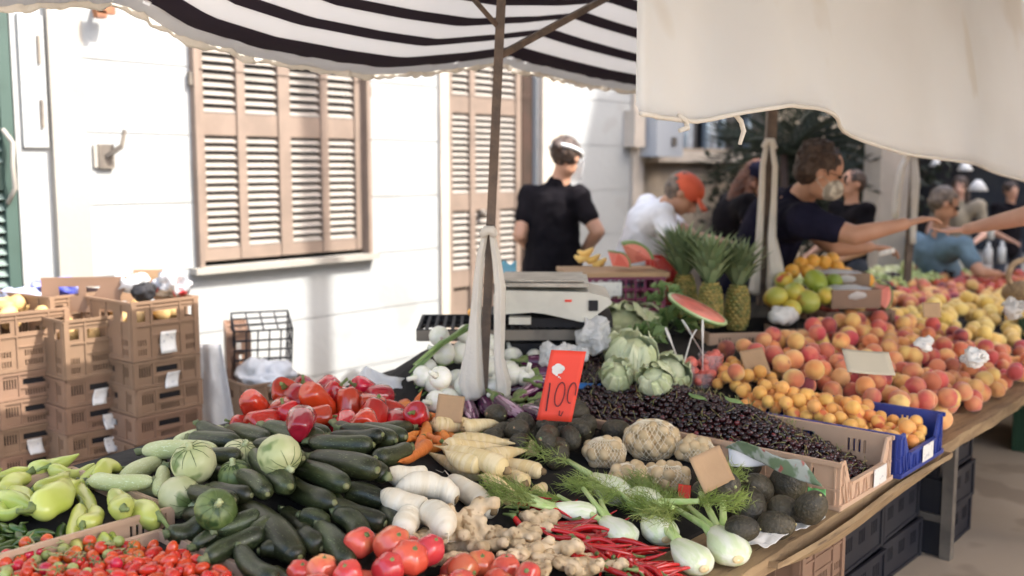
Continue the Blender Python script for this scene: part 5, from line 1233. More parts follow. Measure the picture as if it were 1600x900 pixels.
def bunch(u, v, z, Mx, k, lb, bmesh_=berry, grp='bunches of dark grapes', sc=1.0):
    pts, sm = BUN[k]; root = thing('grape_bunch', (0, 0, 0), lb, 'grapes', grp)
    root.matrix_world = Matrix.Translation((u, v, z)) @ Mx.to_4x4() @ Matrix.Scale(sc, 4)
    rnd = random.Random(int(u*1000)+int(v*777))
    for p in pts:
        b = link('berry', bmesh_, root); b.location = p+Vector((rnd.uniform(-1, 1), rnd.uniform(-1, 1), rnd.uniform(-1, 1)))*.0015; b.rotation_euler = (rnd.uniform(-.9, .9), rnd.uniform(-.9, .9), 0)
    link('stem', sm, root)
# dark cherries: two layers over the heap; the 300 that show largest are things, the rest one mass
V('stalk', (.20, .22, .07), (.26, .20, .08), .7, 30, val=.2)
V('cherry', (.014, .004, .005), (.042, .009, .011), .13, 20, c3=(.15, .02, .02), sc3=26, th3=.64, val=.5, spec=.6)
V('cherry_mass', (.012, .004, .005), (.040, .011, .012), .14, 60, c3=(.09, .018, .018), sc3=34, th3=.64, spec=.6)
def cherry_mb(m, M_=None, c=(0, 0, 0), k=1.0):
    prof = [(.0006, -.0098), (.0055, -.0088), (.0092, -.0052), (.0108, 0), (.0100, .0050), (.0066, .0084), (.0030, .0086), (.0006, .0072)]
    t = MB().lathe([(a*k, b*k) for a, b in prof], 11); m.add([tuple((M_ @ Vector(p) if M_ else Vector(p))+Vector(c)) for p in t.v], t.f)
cherry_me = cherry_mb(MB()) or None
_m = MB(); cherry_mb(_m); cherry_me = _m.mesh('cherry', M['cherry'])
stems_ = [MB().sweep([(0, 0, .007), (b*.5, .002, .014), (b*1.4, .001, .022), (b*2.6, -.002, .027)], [.0012, .0010, .0010, .0016], 5).mesh('stem', M['stalk']) for b in (.008, -.012, .016, .003)]
CH = []
for (u0, u1, v0, v1, f) in ((2.815, 3.185, 1.165, 1.76, .004), (2.75, 3.21, 1.765, 2.35, .012)):
    sp = .0195
    for lay in (0, 1):
        for i in range(int((u1-u0)/sp)):
            for j in range(int((v1-v0)/sp)):
                u = u0+(i+.5+.5*(j % 2)*.9)*sp+random.uniform(-.005, .005); v = v0+(j+.5)*sp+random.uniform(-.005, .005)
                if u > u1: continue
                zc = S(u, v)+f+random.uniform(-.003, .009)+.010*nz(u*14, v*14)-lay*.016
                if v < 1.24: zc = min(zc, .630+.2*(v-1.165)+random.uniform(-.004, .004)-lay*.014)
                elif v < 1.42: zc = min(zc, .645+.60*(v-1.24)+random.uniform(-.004, .004)-lay*.014)
                if u > 3.10 and v < 1.76: zc = min(zc, .678+(3.185-u)*.4-lay*.014)
                CH.append((lay, (u*u+v*v), u, v, zc))
CH.sort()
mass = MB()
for n_, (lay, _, u, v, zc) in enumerate(CH):
    Mx = Matrix.Rotation(random.uniform(0, 6.28), 3, 'Z') @ Matrix.Rotation(random.uniform(-1.3, 1.3), 3, 'X'); k = random.uniform(.9, 1.08)
    if n_ < 300:
        o = link('cherry', cherry_me); o.matrix_world = Matrix.Translation((u, v, zc)) @ Mx.to_4x4() @ Matrix.Scale(k, 4)
        if random.random() < .28: link('stem', random.choice(stems_), o)
        tag(o, 'dark red cherry on top of the crate at the table edge', 'cherry', 'dark cherries in the crate at the table edge')
    else:
        cherry_mb(mass, Mx, (u, v, zc), k)
cm_ = obj('cherries', mass, M['cherry_mass'], None, True); tag(cm_, 'heap of dark red cherries stretching back towards the cabbages', 'cherries', None, 'stuff')
sm_ = MB()
for lay, _, u, v, zc in CH[300:]:
    if lay == 0 and random.random() < .16:
        a = random.uniform(0, 6.28); t = random.uniform(.3, 1.2); d = Vector((math.cos(a)*t, math.sin(a)*t, 1)).normalized(); b = Vector((u, v, zc+.007))
        sm_.sweep([b, b+d*.012, b+d*.022+Vector((.002, 0, -.001)), b+d*.032+Vector((.004, .002, -.004))], [.0012, .001, .001, .0016], 4)
link('cherry_stalks', sm_.mesh('cherry_stalks', M['stalk']), cm_)
tray(2.80, 3.20, 1.15, 1.77, TZ+.002, .142, M['beige_crate'], 'light brown crate full of dark cherries at the table edge', low=.5)
tr2 = tray(2.735, 3.22, 1.785, 2.36, TZ+.002, .150, M['beige_crate'], 'light brown crate of dark cherries set behind the one at the table edge', low=1.0)
tg = MB().sheet(lambda a, b: (3.03+.10*a, 1.1405-.003, TZ+.018+.055*b), 3, 3, .0015); tag(obj('crate_label', tg, M['paper']), 'white paper label stuck on the cherry crate', 'label')
lv = MB()
for (x, y, z) in ((1147, 628, .80), (1090, 622, .80)):
    c = Vector(atz(x, y, z)); lv.sheet(lambda a, b: tuple(c+Vector(((a-.5)*.05*math.sin(math.pi*(.1+.8*b)), (b-.5)*.06, .006*math.sin(a*6)+.01*b))), 8, 8, .0008)
tag(obj('cherry_leaf', lv, M['lettuce_dark']), 'green cherry leaves lying on the dark cherries', 'leaf')

# ---- blue crate of apricots
tray(3.225, 3.625, 1.13, 1.75, TZ+.002, .142, M['blue_crate'], 'bright blue crate of apricots at the table edge', low=.5)
tg = MB().sheet(lambda a, b: (3.40+.10*a, 1.1175, TZ+.018+.055*b), 3, 3, .0015); tag(obj('crate_label', tg, M['paper']), 'white paper label stuck on the blue crate', 'label')
fill(APR, [(3.26, 1.17), (3.59, 1.17), (3.59, 1.72), (3.26, 1.72)], 125, lambda i: meta('apricot', 'soft orange apricot in the blue crate', 'apricot', 'apricots in the blue crate'), sup=lambda u, v: min(.60+max(0, v-1.25)*.16, .66)+.03*math.exp(-((u-3.35)/.12)**2)*(v > 1.3), tries=9)
fill(APR, [(3.42, 1.76), (3.66, 1.76), (3.66, 1.98), (3.42, 1.90)], 24, lambda i: meta('apricot', 'soft orange apricot in the heap behind the blue crate', 'apricot', 'apricots behind the blue crate'))
bl = MB().box((3.13, 2.47, .80), (.36, .012, .03)); 
def blue_rim(a, b): return None
rimt = thing('blue_tray', tuple(atz(950, 597, .77)), 'blue tray whose rim shows behind the dark cherries', 'tray')
m = MB(); L3 = .26
for s_ in (-1, 1): m.box((0, s_*.08, 0), (L3, .010, .02)); m.box((s_*L3/2, 0, 0), (.010, .17, .02))
m.box((0, 0, -.008), (L3, .16, .004)); r_ = obj('rim', m, mat('sky_blue', (.03, .16, .42), None, .4), rimt); rimt.rotation_euler.z = R(-49.4)-.16

# ---- peaches and the fruit beyond
def fpoly(u0, u1, v0, v1): return [(u0, v0), (u1, v0), (u1, v1), (u0, v1)]
fill(PEA, fpoly(3.68, 5.25, 1.205, 1.98), 255, lambda i: meta('peach', 'ripe red and orange peach in the big peach heap', 'peach', 'peaches heaped along the table'), tries=10, scr=(.92, 1.12))
PK = [(1428, 556, 1.05, 'dark red peach on top, beside the darkest one'), (1456, 556, 1.0, 'darkest purple red peach on top of the heap'), (1427, 582, 1.15, 'wide crimson peach in the upper row'), (1430, 605, 1.15, 'orange peach with a pink blush in the middle of the heap'), (1466, 594, 1.15, 'orange red peach under the dark one'), (1487, 572, .95, 'plain red peach at the edge of the yellow ones'),
      (1446, 625, 1.15, 'red peach in the front row by the blue crate'), (1480, 622, 1.1, 'purplish red and orange peach in the front row'), (1505, 612, 1.0, 'peach half yellow half red in the front row'), (1405, 625, 1.1, 'yellow pink peach touching the blue crate'), (1240, 562, 1.1, 'orange yellow peach nearest the cherries'), (1342, 572, 1.1, 'orange red peach in front of the cardboard tag'), (1265, 555, 1.0, 'crimson peach beside the cardboard tag'),
      (1240, 600-8, 1.05, 'deep orange peach above the apricots'), (1330, 556, 1.0, 'small bright peach under the tag'), (1170, 560, .9, 'yellow red peach next to the watermelon cups'), (1150, 582, .9, 'peach nearest the watermelon cups'), (1135, 545, 1.05, 'big orange peach behind the watermelon cups')]
for x, y, s_, lb in PK: drop_px(random.choice(PEA), x, y, rot_any(), (s_,)*3, meta('peach', lb, 'peach', 'peaches heaped along the table'))
fill(PEA, fpoly(5.25, 7.4, 1.2, 1.42), 44, lambda i: meta('flat_peach', 'dusky red peach in the row along the far table edge', 'peach', 'dusky peaches along the far edge'), tries=8, scr=(.9, 1.05))
fill(YPE, fpoly(5.1, 7.6, 1.42, 1.95), 120, lambda i: meta('yellow_peach', 'pale yellow peach in the heap past the red peaches', 'peach', 'yellow peaches'), tries=8, scr=(1.0, 1.25))
fill(PEA, fpoly(5.0, 7.4, 1.95, 2.25), 44, lambda i: meta('peach', 'pink peach in the rear row behind the yellow ones', 'peach', 'pink peaches in the rear row'), tries=6, scr=(1.0, 1.2))
fill([PEA[0], APP[0]], fpoly(5.2, 8.6, 2.2, 2.5), 75, lambda i: meta('nectarine', 'red nectarine in the long row behind the yellow peaches', 'nectarine', 'nectarines'), tries=6, scr=(1.0, 1.25))
fill(PLM, fpoly(6.1, 8.6, 2.62, 2.9), 50, lambda i: meta('green_plum', 'pale green plum in the heap before the seated buyer', 'plum', 'pale green plums'), tries=6, scr=(1.15, 1.5))
fill([APP[0]], fpoly(7.4, 8.7, 1.5, 2.2), 60, lambda i: meta('nectarine', 'red nectarine at the far end of the table', 'nectarine', 'nectarines at the far end'), tries=6, scr=(1.1, 1.3))
gg = MB().ball((0, 0, 0), (.0115, .0115, .013), 8, 6).mesh('berry', M['green_grape'])
k_ = 0
for u in np.arange(5.3, 8.4, .16):
    for v in (2.46, 2.60):
        k_ += 1
        if k_ % 7 == 3: bunch(u, v, S(u, v)+.04, rot_lie(), k_ % 4, 'bunch of dark grapes lying among the green ones at the back', berry, 'dark bunches among the green grapes', 1.5)
        else: bunch(u, v, S(u, v)+.035, rot_lie(pitch=.3), k_ % 4, 'bunch of pale green grapes at the back of the fruit table', gg, 'bunches of green grapes', 1.4)
card('price_card', 1180, 566, .80, .10, .11, -.15, -.5, M['cardboard'], 'blank beige cardboard tag among the peaches, beside the watermelon cups', 'price tag', .2)
card('price_card', 1357, 565, .86, .17, .11, .12, -.9, mat('grey_card', (.50, .44, .33), None, .9), 'wide blank beige cardboard tag lying on the peach heap', 'price tag', .1)
card('price_card', 1456, 484, .99, .07, .06, .0, -.35, M['cardboard'], 'small brown cardboard tag among the green grapes', 'price tag')
def crumple(px, py, z, r_, lb):
    me = MB().ball((0, 0, 0), (r_, r_*.8, r_*.6), 36, 24).mesh('tissue', M['paper']); perturb(me, r_*.9, 16, px); perturb(me, r_*.5, 34, px, True); o = link('crumpled_tissue', me); o.location = tuple(atz(px, py, z)); tag(o, lb, 'tissue', None)
crumple(1530, 560, .86, .045, 'crumpled white tissue between the yellow peaches'); crumple(1437, 537, .90, .035, 'flat white tissue behind the dark peaches'); crumple(1590, 478, .95, .06, 'white tissue paper at the far end of the table')
# ================================================================ THE REAR OF THE STALL
def local(px, py, dist, yaw=0.0):
    c = Vector(atd(px, py, dist)); return Matrix.Translation(c) @ Matrix.Rotation(R(-49.4)+yaw, 4, 'Z')
# ---- black weighing platform with the scale
pf = thing('weighing_table', (0, 0, 0), 'small black table with a barred top behind the onions, carrying the scale', 'table')
pf.matrix_world = local(800, 503, 4.12, .03)
m = MB()
W2 = .37
m.box((0, -.20, -.02), (2*W2, .012, .045)); m.box((0, .20, -.02), (2*W2, .012, .045)); m.box((-W2, 0, -.02), (.012, .40, .045)); m.box((W2, 0, -.02), (.012, .40, .045))
for i in range(22): m.box((-W2+.03+i*.034, 0, -.008), (.012, .39, .012))
for j in (-.12, 0, .12): m.box((0, j, -.016), (2*W2-.01, .012, .010))
obj('top', m, M['dark'], pf)
m = MB().box((0, -.207, -.02), (2*W2+.01, .004, .040)); obj('edge_trim', m, M['steel'], pf)
m = MB().box((.14, .0, -.11), (.42, .34, .10)); obj('drawer', m, M['dark'], pf)
for x in (-.2, .32):
    for y in (-.1, .15): m = MB().bar((x, y, -.04), (x, y, -.955), .03); obj('leg', m, M['dark'], pf)
sc_ = thing('weighing_scale', (0, 0, 0), 'grey shop scale with a flat steel tray and a small dark display', 'scale')
sc_.matrix_world = local(862, 462, 4.02, -.05) @ Matrix.Scale(1.18, 4)
def body_prof():
    V_ = []; prof = [(-.185, -.045), (-.185, .02), (-.17, .035), (.12, .030), (.185, .012), (.195, -.005), (.12, -.062), (.10, -.066), (-.02, -.040), (-.06, -.036)]
    n = len(prof); m = MB(); v = [(x, y, z) for y in (-.15, .15) for x, z in prof]
    m.add(v, [tuple(reversed(range(n))), tuple(range(n, 2*n))]+[(i, (i+1) % n, (i+1) % n+n, i+n) for i in range(n)])
    return m
M['scale_grey'] = mat('scale_grey', (.56, .54, .47), (.50, .48, .42), .45, 12)
obj('housing', body_prof(), M['scale_grey'], sc_)
m = MB().box((-.03, .0, .052), (.30, .29, .012)); m.box((-.03, 0, .064), (.27, .26, .006)); m.box((-.03, 0, .042), (.05, .05, .02))
obj('weighing_tray', m, mat('brushed_steel', (.42, .40, .36), (.3, .28, .25), .35, 20, metal=.6), sc_)
for i in range(8): pass
m = MB().box((.135, -.152, -.012), (.030, .006, .034)); obj('display', m, M['dark'], sc_)
m = MB().box((.055, -.152, .003), (.022, .006, .007)); obj('red_mark', m, M['price_red'], sc_)
m = MB().box((-.10, -.14, -.062), (.07, .05, .022)); obj('foot', m, M['scale_grey'], sc_)
m = MB().box((.05, .02, -.075), (.30, .26, .03)); obj('foot', m, M['dark'], sc_)
t = MB().ball((0, 0, 0), (.03, .03, .02), 12, 8); o_ = obj('yellow_sponge', t, M['orange'], None, True, tuple(atd(742, 488, 4.0))); tag(o_, 'small orange peel scrap on the black barred table', 'scrap')
tb_ = MB().sheet(lambda a, b: tuple(Vector(atd(783+24*a, 410+22*b, 4.9))+Vector((0, 0, .01*math.sin(a*8)))), 8, 8, .01); tag(obj('blue_bag', tb_, mat('pale_blue', (.20, .50, .62), (.30, .58, .70), .5, 9, trans=.3), None, True), 'crumpled light blue plastic bag behind the scale', 'plastic bag')

# ---- fruit stand beside the woman: purple crate, cut watermelon, red boxes
def box_at(name, px, py, dist, dims, mt, lb, cat_, yaw=0.0, style='tray', inner=None):
    o = link(name, crate_mesh(dims[0], dims[1], dims[2], style, mt)); o.matrix_world = local(px, py, dist, yaw) @ Matrix.Translation((0, 0, -dims[2])); return tag(o, lb, cat_)
M['purple'] = mat('purple_crate', (.16, .012, .06), (.20, .02, .08), .45, 6)
M['red_plastic'] = mat('red_plastic', (.50, .03, .02), (.42, .025, .02), .45, 6)
box_at('purple_crate', 968, 428, 4.85, (.36, .30, .16), M['purple'], 'dark purple plastic crate beside the scale', 'crate', .1, 'mesh')
box_at('red_crate', 1042, 402, 5.0, (.14, .26, .22), M['red_plastic'], 'bright red plastic crate behind the pineapples', 'crate', .1, 'tray')
m = MB().sheet(lambda a, b: ((a-.5)*.20, .0, (b-.5)*.065), 4, 2, .002); o_ = obj('crate_paper', m, M['paper']); o_.matrix_world = local(938, 452, 4.64, .1); tag(o_, 'white paper strip on the front of the purple crate', 'paper')
m = MB(); m.box((0, 0, 0), (.48, .34, .02)); o_ = obj('chopping_board', m, M['cardboard']); o_.matrix_world = local(955, 424, 4.85, .1); tag(o_, 'brown board with cut fruit on top of the purple crate', 'board')
def wedge(px, py, dist, r, lb, yaw=0, tilt=0, span=math.pi*.55):
    root = thing('watermelon_wedge', (0, 0, 0), lb, 'watermelon'); root.matrix_world = local(px, py, dist, yaw) @ Matrix.Rotation(tilt, 4, 'Y')
    n = 16; m = MB(); v = []
    for y, k in ((-.045, 1), (.045, 1)):
        v.append((0, y*.2, 0)); v += [(r*.88*math.cos(a), y, r*.88*math.sin(a)) for a in np.linspace(0, span, n)]
    N_ = n+1; m.add(v, [tuple(reversed(range(N_))), tuple(range(N_, 2*N_)), (0, 1, 1+N_, N_), (n, 0, N_, n+N_)]+[(i, i+1, i+1+N_, i+N_) for i in range(1, n)])
    obj('flesh', m, M['melon_flesh'], root)
    m = MB(); P = lambda rr, y, a: (rr*math.cos(a), y, rr*math.sin(a)); A = np.linspace(0, span, n); v = []
    for a in A: v += [P(r*.882, -.046, a), P(r, -.046, a), P(r, .046, a), P(r*.882, .046, a)]
    f = []
    for i in range(n-1):
        for q in range(4): f.append((4*i+q, 4*i+(q+1) % 4, 4*i+4+(q+1) % 4, 4*i+4+q))
    f += [(3, 2, 1, 0), (4*n-4, 4*n-3, 4*n-2, 4*n-1)]; m.add(v, f); obj('rind', m, M['lettuce_dark'], root)
wedge(985, 412, 4.85, .11, 'red watermelon wedge with green rind on the board by the man in the white shirt', 0, -.25)
wedge(958, 415, 4.80, .07, 'small piece of cut watermelon at the board edge', .4, .1)
for x, y, k in ((910, 400, 0), (915, 392, 1), (925, 402, 2), (935, 408, 0)):
    P = [Vector(atd(x-12+8*j, y+6*math.sin(j*1.3), 5.0)) for j in range(4)]; o_ = obj('banana', MB().sweep([tuple(p) for p in P], [.008, .019, .019, .007], 9), M['yellow_peach'], None, True); tag(o_, 'ripe yellow banana in the bunch in front of the woman in black', 'banana', 'bananas in front of the woman')
st2 = MB().box((0, 0, -.45), (1.5, .5, .9)); o_ = obj('side_table', st2, M['liner']); o_.matrix_world = local(985, 487, 5.0, .1); tag(o_, 'dark cloth covered side table behind the cabbages carrying the crates', 'table')

# ---- watermelon half resting on the cups
wm = thing('watermelon_half', (0, 0, 0), 'cut watermelon half with pink flesh, tilted above the fruit cups', 'watermelon')
wm.matrix_world = local(1091, 481, 4.05) @ Matrix.Rotation(R(24), 4, 'Y') @ Matrix.Rotation(R(9), 4, 'X') @ Matrix.Rotation(0, 4, 'Z')
prof = [(.002, .0), (.06, .0), (.112, .0)]
obj('flesh', MB().lathe([(.002, -.004), (.115, -.004), (.118, 0), (.05, .0015), (.002, .002)], 36), M['melon_flesh'], wm, True)
obj('rind', MB().lathe([(.1185, .0), (.128, -.001), (.130, -.004), (.124, -.014), (.09, -.024), (.05, -.028), (.002, -.03)], 36), M['melon_rind'], wm, True)
obj('dark_rind', MB().lathe([(.1312, -.006), (.1255, -.0150), (.0915, -.0255), (.051, -.0295), (.002, -.0315)], 36), M['lettuce_dark'], wm, True)
# cups with spoons
for i, (x, y, sx, sy, lb) in enumerate([(1068, 583, 1040, 512, 'clear cup of pink watermelon with an upright spoon, nearest the cabbages'), (1098, 600, 1098, 500, 'clear cup of pink watermelon in front, two spoons leaning in it'), (1110, 572, 1066, 500, 'clear cup of pink watermelon behind the other two cups')]):
    base = Vector(atd(x, y, 3.9+.08*(i == 2))); cu = thing('fruit_cup', tuple(base), lb, 'cup', 'cups of cut watermelon')
    fm = MB()
    rnd = random.Random(i)
    for _ in range(26): a = rnd.uniform(0, 6.28); rr = .040*math.sqrt(rnd.random()); fm.ball((rr*math.cos(a), rr*math.sin(a), rnd.uniform(-.03, .052)), rnd.uniform(.014, .021), 7, 5)
    obj('cut_melon', fm, M['melon_flesh'], cu, True)
    obj('cup', MB().lathe([(.036, -.055), (.038, -.05), (.050, .045), (.052, .048), (.0505, .049), (.0485, .046), (.0365, -.048), (.002, -.05)], 24), mat('cup_plastic', (.80, .72, .70), None, .08, alpha=.25), cu, True)
    tip = Vector(atd(sx, sy, 3.9))-base
    obj('spoon', MB().sweep([tip*.15, tip*.6, tip*.85, tip], [.003, .004, .009, .006], 8, flat=.45), M['spoon'], cu, True)
    if i == 1: tip = Vector(atd(1078, 520, 3.85))-base; tip2 = Vector(atd(1060, 640, 3.85))-base; obj('spoon', MB().sweep([Vector(atd(1068, 570, 3.83))-base, tip*.9, Vector(atd(1088, 515, 3.85))-base], [.006, .004, .004], 8, flat=.5), M['spoon'], cu, True)

# ---- pineapples
def pineapple(px, py, dist, h, lb, lean=0.0, crown=.2, seed=0):
    root = thing('pineapple', (0, 0, 0), lb, 'pineapple', 'pineapples'); root.matrix_world = local(px, py, dist) @ Matrix.Rotation(lean, 4, 'Y')
    rnd = random.Random(seed); R0 = .058
    prof = [(.01, -h/2)]+[(R0*math.sin(math.acos(max(-1, min(1, 2*t-1))))**.45*(1-.12*t), (t-.5)*h) for t in np.linspace(.03, .97, 15)]+[(.01, h/2)]
    obj('fruit', MB().lathe(prof, 28), M['pineapple'], root, True)
    m = MB()
    for j in range(13):
        t = (j+.6)/13.2; rr = R0*math.sin(math.acos(2*t-1))**.45*(1-.12*t)
        for k in range(13):
            a = 2*math.pi*(k+.5*(j % 2))/13; c = Vector((rr*math.cos(a), rr*math.sin(a), (t-.5)*h)); M_ = Matrix.Rotation(a, 3, 'Z')
            m.ball(c, (.0065, .0115, .0075), 6, 4, M=M_)
    obj('skin', m, M['pineapple_eye'], root, True)
    m = MB()
    for i in range(96):
        t = i/96; a = i*2.4; out = (1-t)*.85+.05; L_ = crown*(.55+.45*math.sin(math.pi*(t*.8+.2)))*rnd.uniform(.85, 1.1); z0 = h/2-.01+t*crown*.35
        d = Vector((math.cos(a)*out, math.sin(a)*out, 1)).normalized(); sd = Vector((-math.sin(a), math.cos(a), 0)); p = Vector((math.cos(a)*.012, math.sin(a)*.012, z0))
        q = p+d*L_*.55; r_ = q+(d+Vector((math.cos(a)*.35, math.sin(a)*.35, -.15)))*L_*.45
        w_ = .017*(1-.5*t)
        m.add([p-sd*w_, p+sd*w_, q+sd*w_*.9, q-sd*w_*.9, r_, q+d*0+Vector((math.cos(a), math.sin(a), 0))*-.003, p+Vector((math.cos(a), math.sin(a), 0))*-.003], [(0, 1, 2, 3), (3, 2, 4), (6, 5, 2, 1), (0, 3, 5, 6), (3, 4, 5), (5, 4, 2)])
    obj('crown', m, M['pine_leaf'], root)
M['pineapple_eye'] = mat('pineapple_eye', (.40, .30, .08), (.15, .17, .04), .6, 40, val=.1, lo=.44, hi=.56)
pineapple(1152, 480, 4.70, .215, 'pineapple standing nearest the pole', .02, .22, 1)
pineapple(1110, 476, 4.62, .21, 'middle pineapple of three, its crown the lowest', -.02, .23, 2)
pineapple(1070, 462, 4.80, .21, 'pineapple half hidden behind the watermelon half', -.06, .24, 3)
# ---- crates at the back and fruit beyond
box_at('fruit_crate', 1150, 512, 4.7, (.36, .30, .10), M['beige_crate'], 'brown crate on which the pineapples stand', 'crate', .15)
box_at('fruit_crate', 1235, 505, 4.95, (.34, .34, .12), M['beige_crate'], 'brown fruit crate full of mangoes past the pole', 'crate', .25)
box_at('fruit_crate', 1320, 480, 5.1, (.36, .30, .16), M['crate'], 'brown crate holding the plastic wrapped punnets', 'crate', .2, 'deep')
M['lace'] = M['paper']
def ball_at(T, px, py, dist, s_, lb, nm, cat_, grp=None, rot=None):
    Mx = rot or rot_any(); return put(T, tuple(atd(px, py, dist)), Mx, s_ if hasattr(s_, '__len__') else (s_,)*3, nm, lb, cat_, grp)
MAN = tm_ball('mango', M['mango'], .045, sz=1.25, n=20, m=12, amp=.004, asc=10); MGR = tm_ball('mango', M['mango_green'], .05, sz=1.5, n=20, m=12, amp=.004, asc=10)
for x, y, d, s_, T, lb in [(1212, 465, 4.8, 1.1, MAN, 'orange yellow mango right beside the pole'), (1240, 460, 4.85, 1.2, MAN, 'yellow mango in the middle of the mango crate'), (1262, 472, 4.8, 1.25, MAN, 'big yellow green mango in the front of the mango crate'), (1290, 462, 4.9, 1.0, MAN, 'mango with a reddish end beside the wrapped punnets'),
                       (1238, 482, 4.75, .9, MAN, 'small mango low in the crate'), (1275, 440, 5.0, 1.05, MGR, 'green papaya lying behind the mangoes'), (1302, 442, 5.05, .9, MGR, 'second green papaya lying towards the punnets'), (1225, 438, 5.1, 1.0, MAN, 'yellow mango hidden behind the cloth')]:
    ball_at(T, x, y, d, s_, lb, 'mango' if T is MAN else 'papaya', 'mango' if T is MAN else 'papaya')
for i, (x, y, d) in enumerate([(1238, 424, 5.2), (1252, 412, 5.3), (1270, 408, 5.3), (1288, 410, 5.3), (1308, 418, 5.3), (1322, 428, 5.3), (1338, 436, 5.3), (1355, 438, 5.3), (1300, 405, 5.45), (1262, 425, 5.2)]):
    ball_at(ORA[0], x, y, d, 1.0, 'bright orange in the row in front of the masked man', 'orange', 'orange', 'oranges in front of the masked man')
card_ = card('price_card', 1283, 418, 1.03, .13, .05, .25, -.5, M['cardboard'], 'small brown cardboard tag lying on the oranges', 'price tag', .2)
def punnet(px, py, dist, lb):
    root = thing('punnet', (0, 0, 0), lb, 'punnet'); root.matrix_world = local(px, py, dist, .1)
    obj('basket', crate_mb(.24, .18, .09), M['crate'], root); me = MB().ball((0, 0, .06), (.13, .10, .045), 20, 12).mesh('film', M['film']); perturb(me, .012, 20, px); link('film', me, root)
def crate_mb(w_, d, h): 
    m = MB()
    for s_ in (-1, 1): m.box((s_*(w_/2), 0, h/2), (.006, d, h)); m.box((0, s_*(d/2), h/2), (w_+.006, .006, h))
    m.box((0, 0, .003), (w_-.01, d-.01, .006)); return m
punnet(1325, 478, 4.95, 'plastic wrapped punnet in the brown crate beside the mangoes'); punnet(1310, 452, 5.2, 'plastic wrapped punnet behind the first, near the oranges')
wedge(1362, 462, 5.0, .09, 'slice of watermelon leaning beside the wrapped punnets', .3, .9, 1.6)
me = MB().ball((0, 0, 0), (.09, .05, .04), 24, 14).mesh('tissue', M['paper']); perturb(me, .03, 26, 2); o_ = link('lace_paper', me); o_.location = tuple(atd(1225, 492, 4.65)); tag(o_, 'white crinkled paper edging the mango crate', 'paper')
for i, (x, y) in enumerate([(1368, 465), (1380, 452), (1395, 448)]): pass

# ---- contents of the wall crates, the crates and bags beyond
ux, vx, zx = STK[0]
for i in range(26): 
    put(random.choice(POT), (ux+random.uniform(-.11, .10), vx+random.uniform(-.15, .15), zx-.055+random.uniform(0, .07)), rot_any(), (1.05,)*3, 'potato', 'brown potato heaped in the top crate nearest the green door', 'potato', 'potatoes in the crate nearest the green door')
ux, vx, zx = STK[1]
for i in range(22): 
    put(random.choice(POT), (ux+random.uniform(-.11, .11), vx+random.uniform(-.15, .15), zx-.10+random.uniform(0, .05)), rot_any(), (1.0,)*3, 'potato', 'brown potato in the top crate of the middle stack', 'potato', 'potatoes in the middle stack')
ux, vx, zx = STK[2]
for i in range(18): 
    put(random.choice(POT), (ux+random.uniform(-.11, .11), vx+random.uniform(-.15, .15), zx-.10+random.uniform(0, .04)), rot_any(), (1.0,)*3, 'potato', 'brown potato in the top crate beside the plastic bags', 'potato', 'potatoes beside the plastic bags')
bcx = link('stacking_crate', CM['deep']); bcx.matrix_world = Matrix.Translation((STK[1][0]+.02, STK[1][1]+.22, STK[1][2]-.17)) @ Matrix.Rotation(.12, 4, 'Z'); tag(bcx, 'brown plastic crate standing higher behind the middle stack', 'crate', 'brown crates stacked against the wall')
for k, z in ((1, .245), (2, .49)): pass
m = MB(); panel(m, .32, .15, .006, [(.07, .15, .07, .11), (.18, .21, .07, .11)], lambda x, y, z: (x-.16+(.03 if x > .2 and z > .1 else 0), y, z)); fl = obj('cardboard_flap', m, M['crate']); fl.matrix_world = local(128, 488, 4.30, .12); tag(fl, 'brown cardboard flap with a slot standing up in the middle crate', 'cardboard')
M['blue_bag'] = mat('blue_bag', (.10, .12, .52), (.30, .32, .62), .4, 12, trans=.2, bump=.5)
M['pattern_bag'] = mat('pattern_bag', (.62, .60, .60), (.30, .30, .32), .5, 22, c3=(.62, .05, .06), sc3=14, th3=.60, lo=.48, hi=.54)
def lump(name, px, py, dist, r, mt, lb, cat_='plastic bag', seed=0):
    me = MB().ball((0, 0, 0), r, 40, 26).mesh(name, mt); perturb(me, min(r)*.9, 10, seed); perturb(me, min(r)*.5, 22, seed+3, True); o = link(name, me); o.matrix_world = local(px, py, dist); return tag(o, lb, cat_)
lump('blue_bag', 92, 448, 4.5, (.12, .06, .035), M['blue_bag'], 'blue plastic bag showing behind the cardboard flap')
lump('blue_bag', 35, 462, 4.45, (.12, .06, .03), mat('pale_blue_film', (.50, .54, .70), None, .4, trans=.3), 'pale blue plastic bag behind the potatoes', seed=3)
lump('printed_bag', 262, 442, 4.35, (.075, .06, .05), M['pattern_bag'], 'grey and red printed plastic bag in the crate nearest the white bag', seed=5)
lump('black_bag', 222, 455, 4.25, (.045, .05, .035), M['dark'], 'black plastic bag in the top crate', seed=7)
lump('white_bag', 205, 438, 4.35, (.07, .05, .04), M['white_plastic'], 'white plastic bag with an orange spot beside the black one', seed=8)
m = MB(); m.box((0, 0, 0), (.20, .008, .11)); cb = obj('cardboard_box', m, M['cardboard']); cb.matrix_world = local(245, 440, 4.6, .1); tag(cb, 'piece of brown cardboard standing behind the printed bag', 'cardboard')
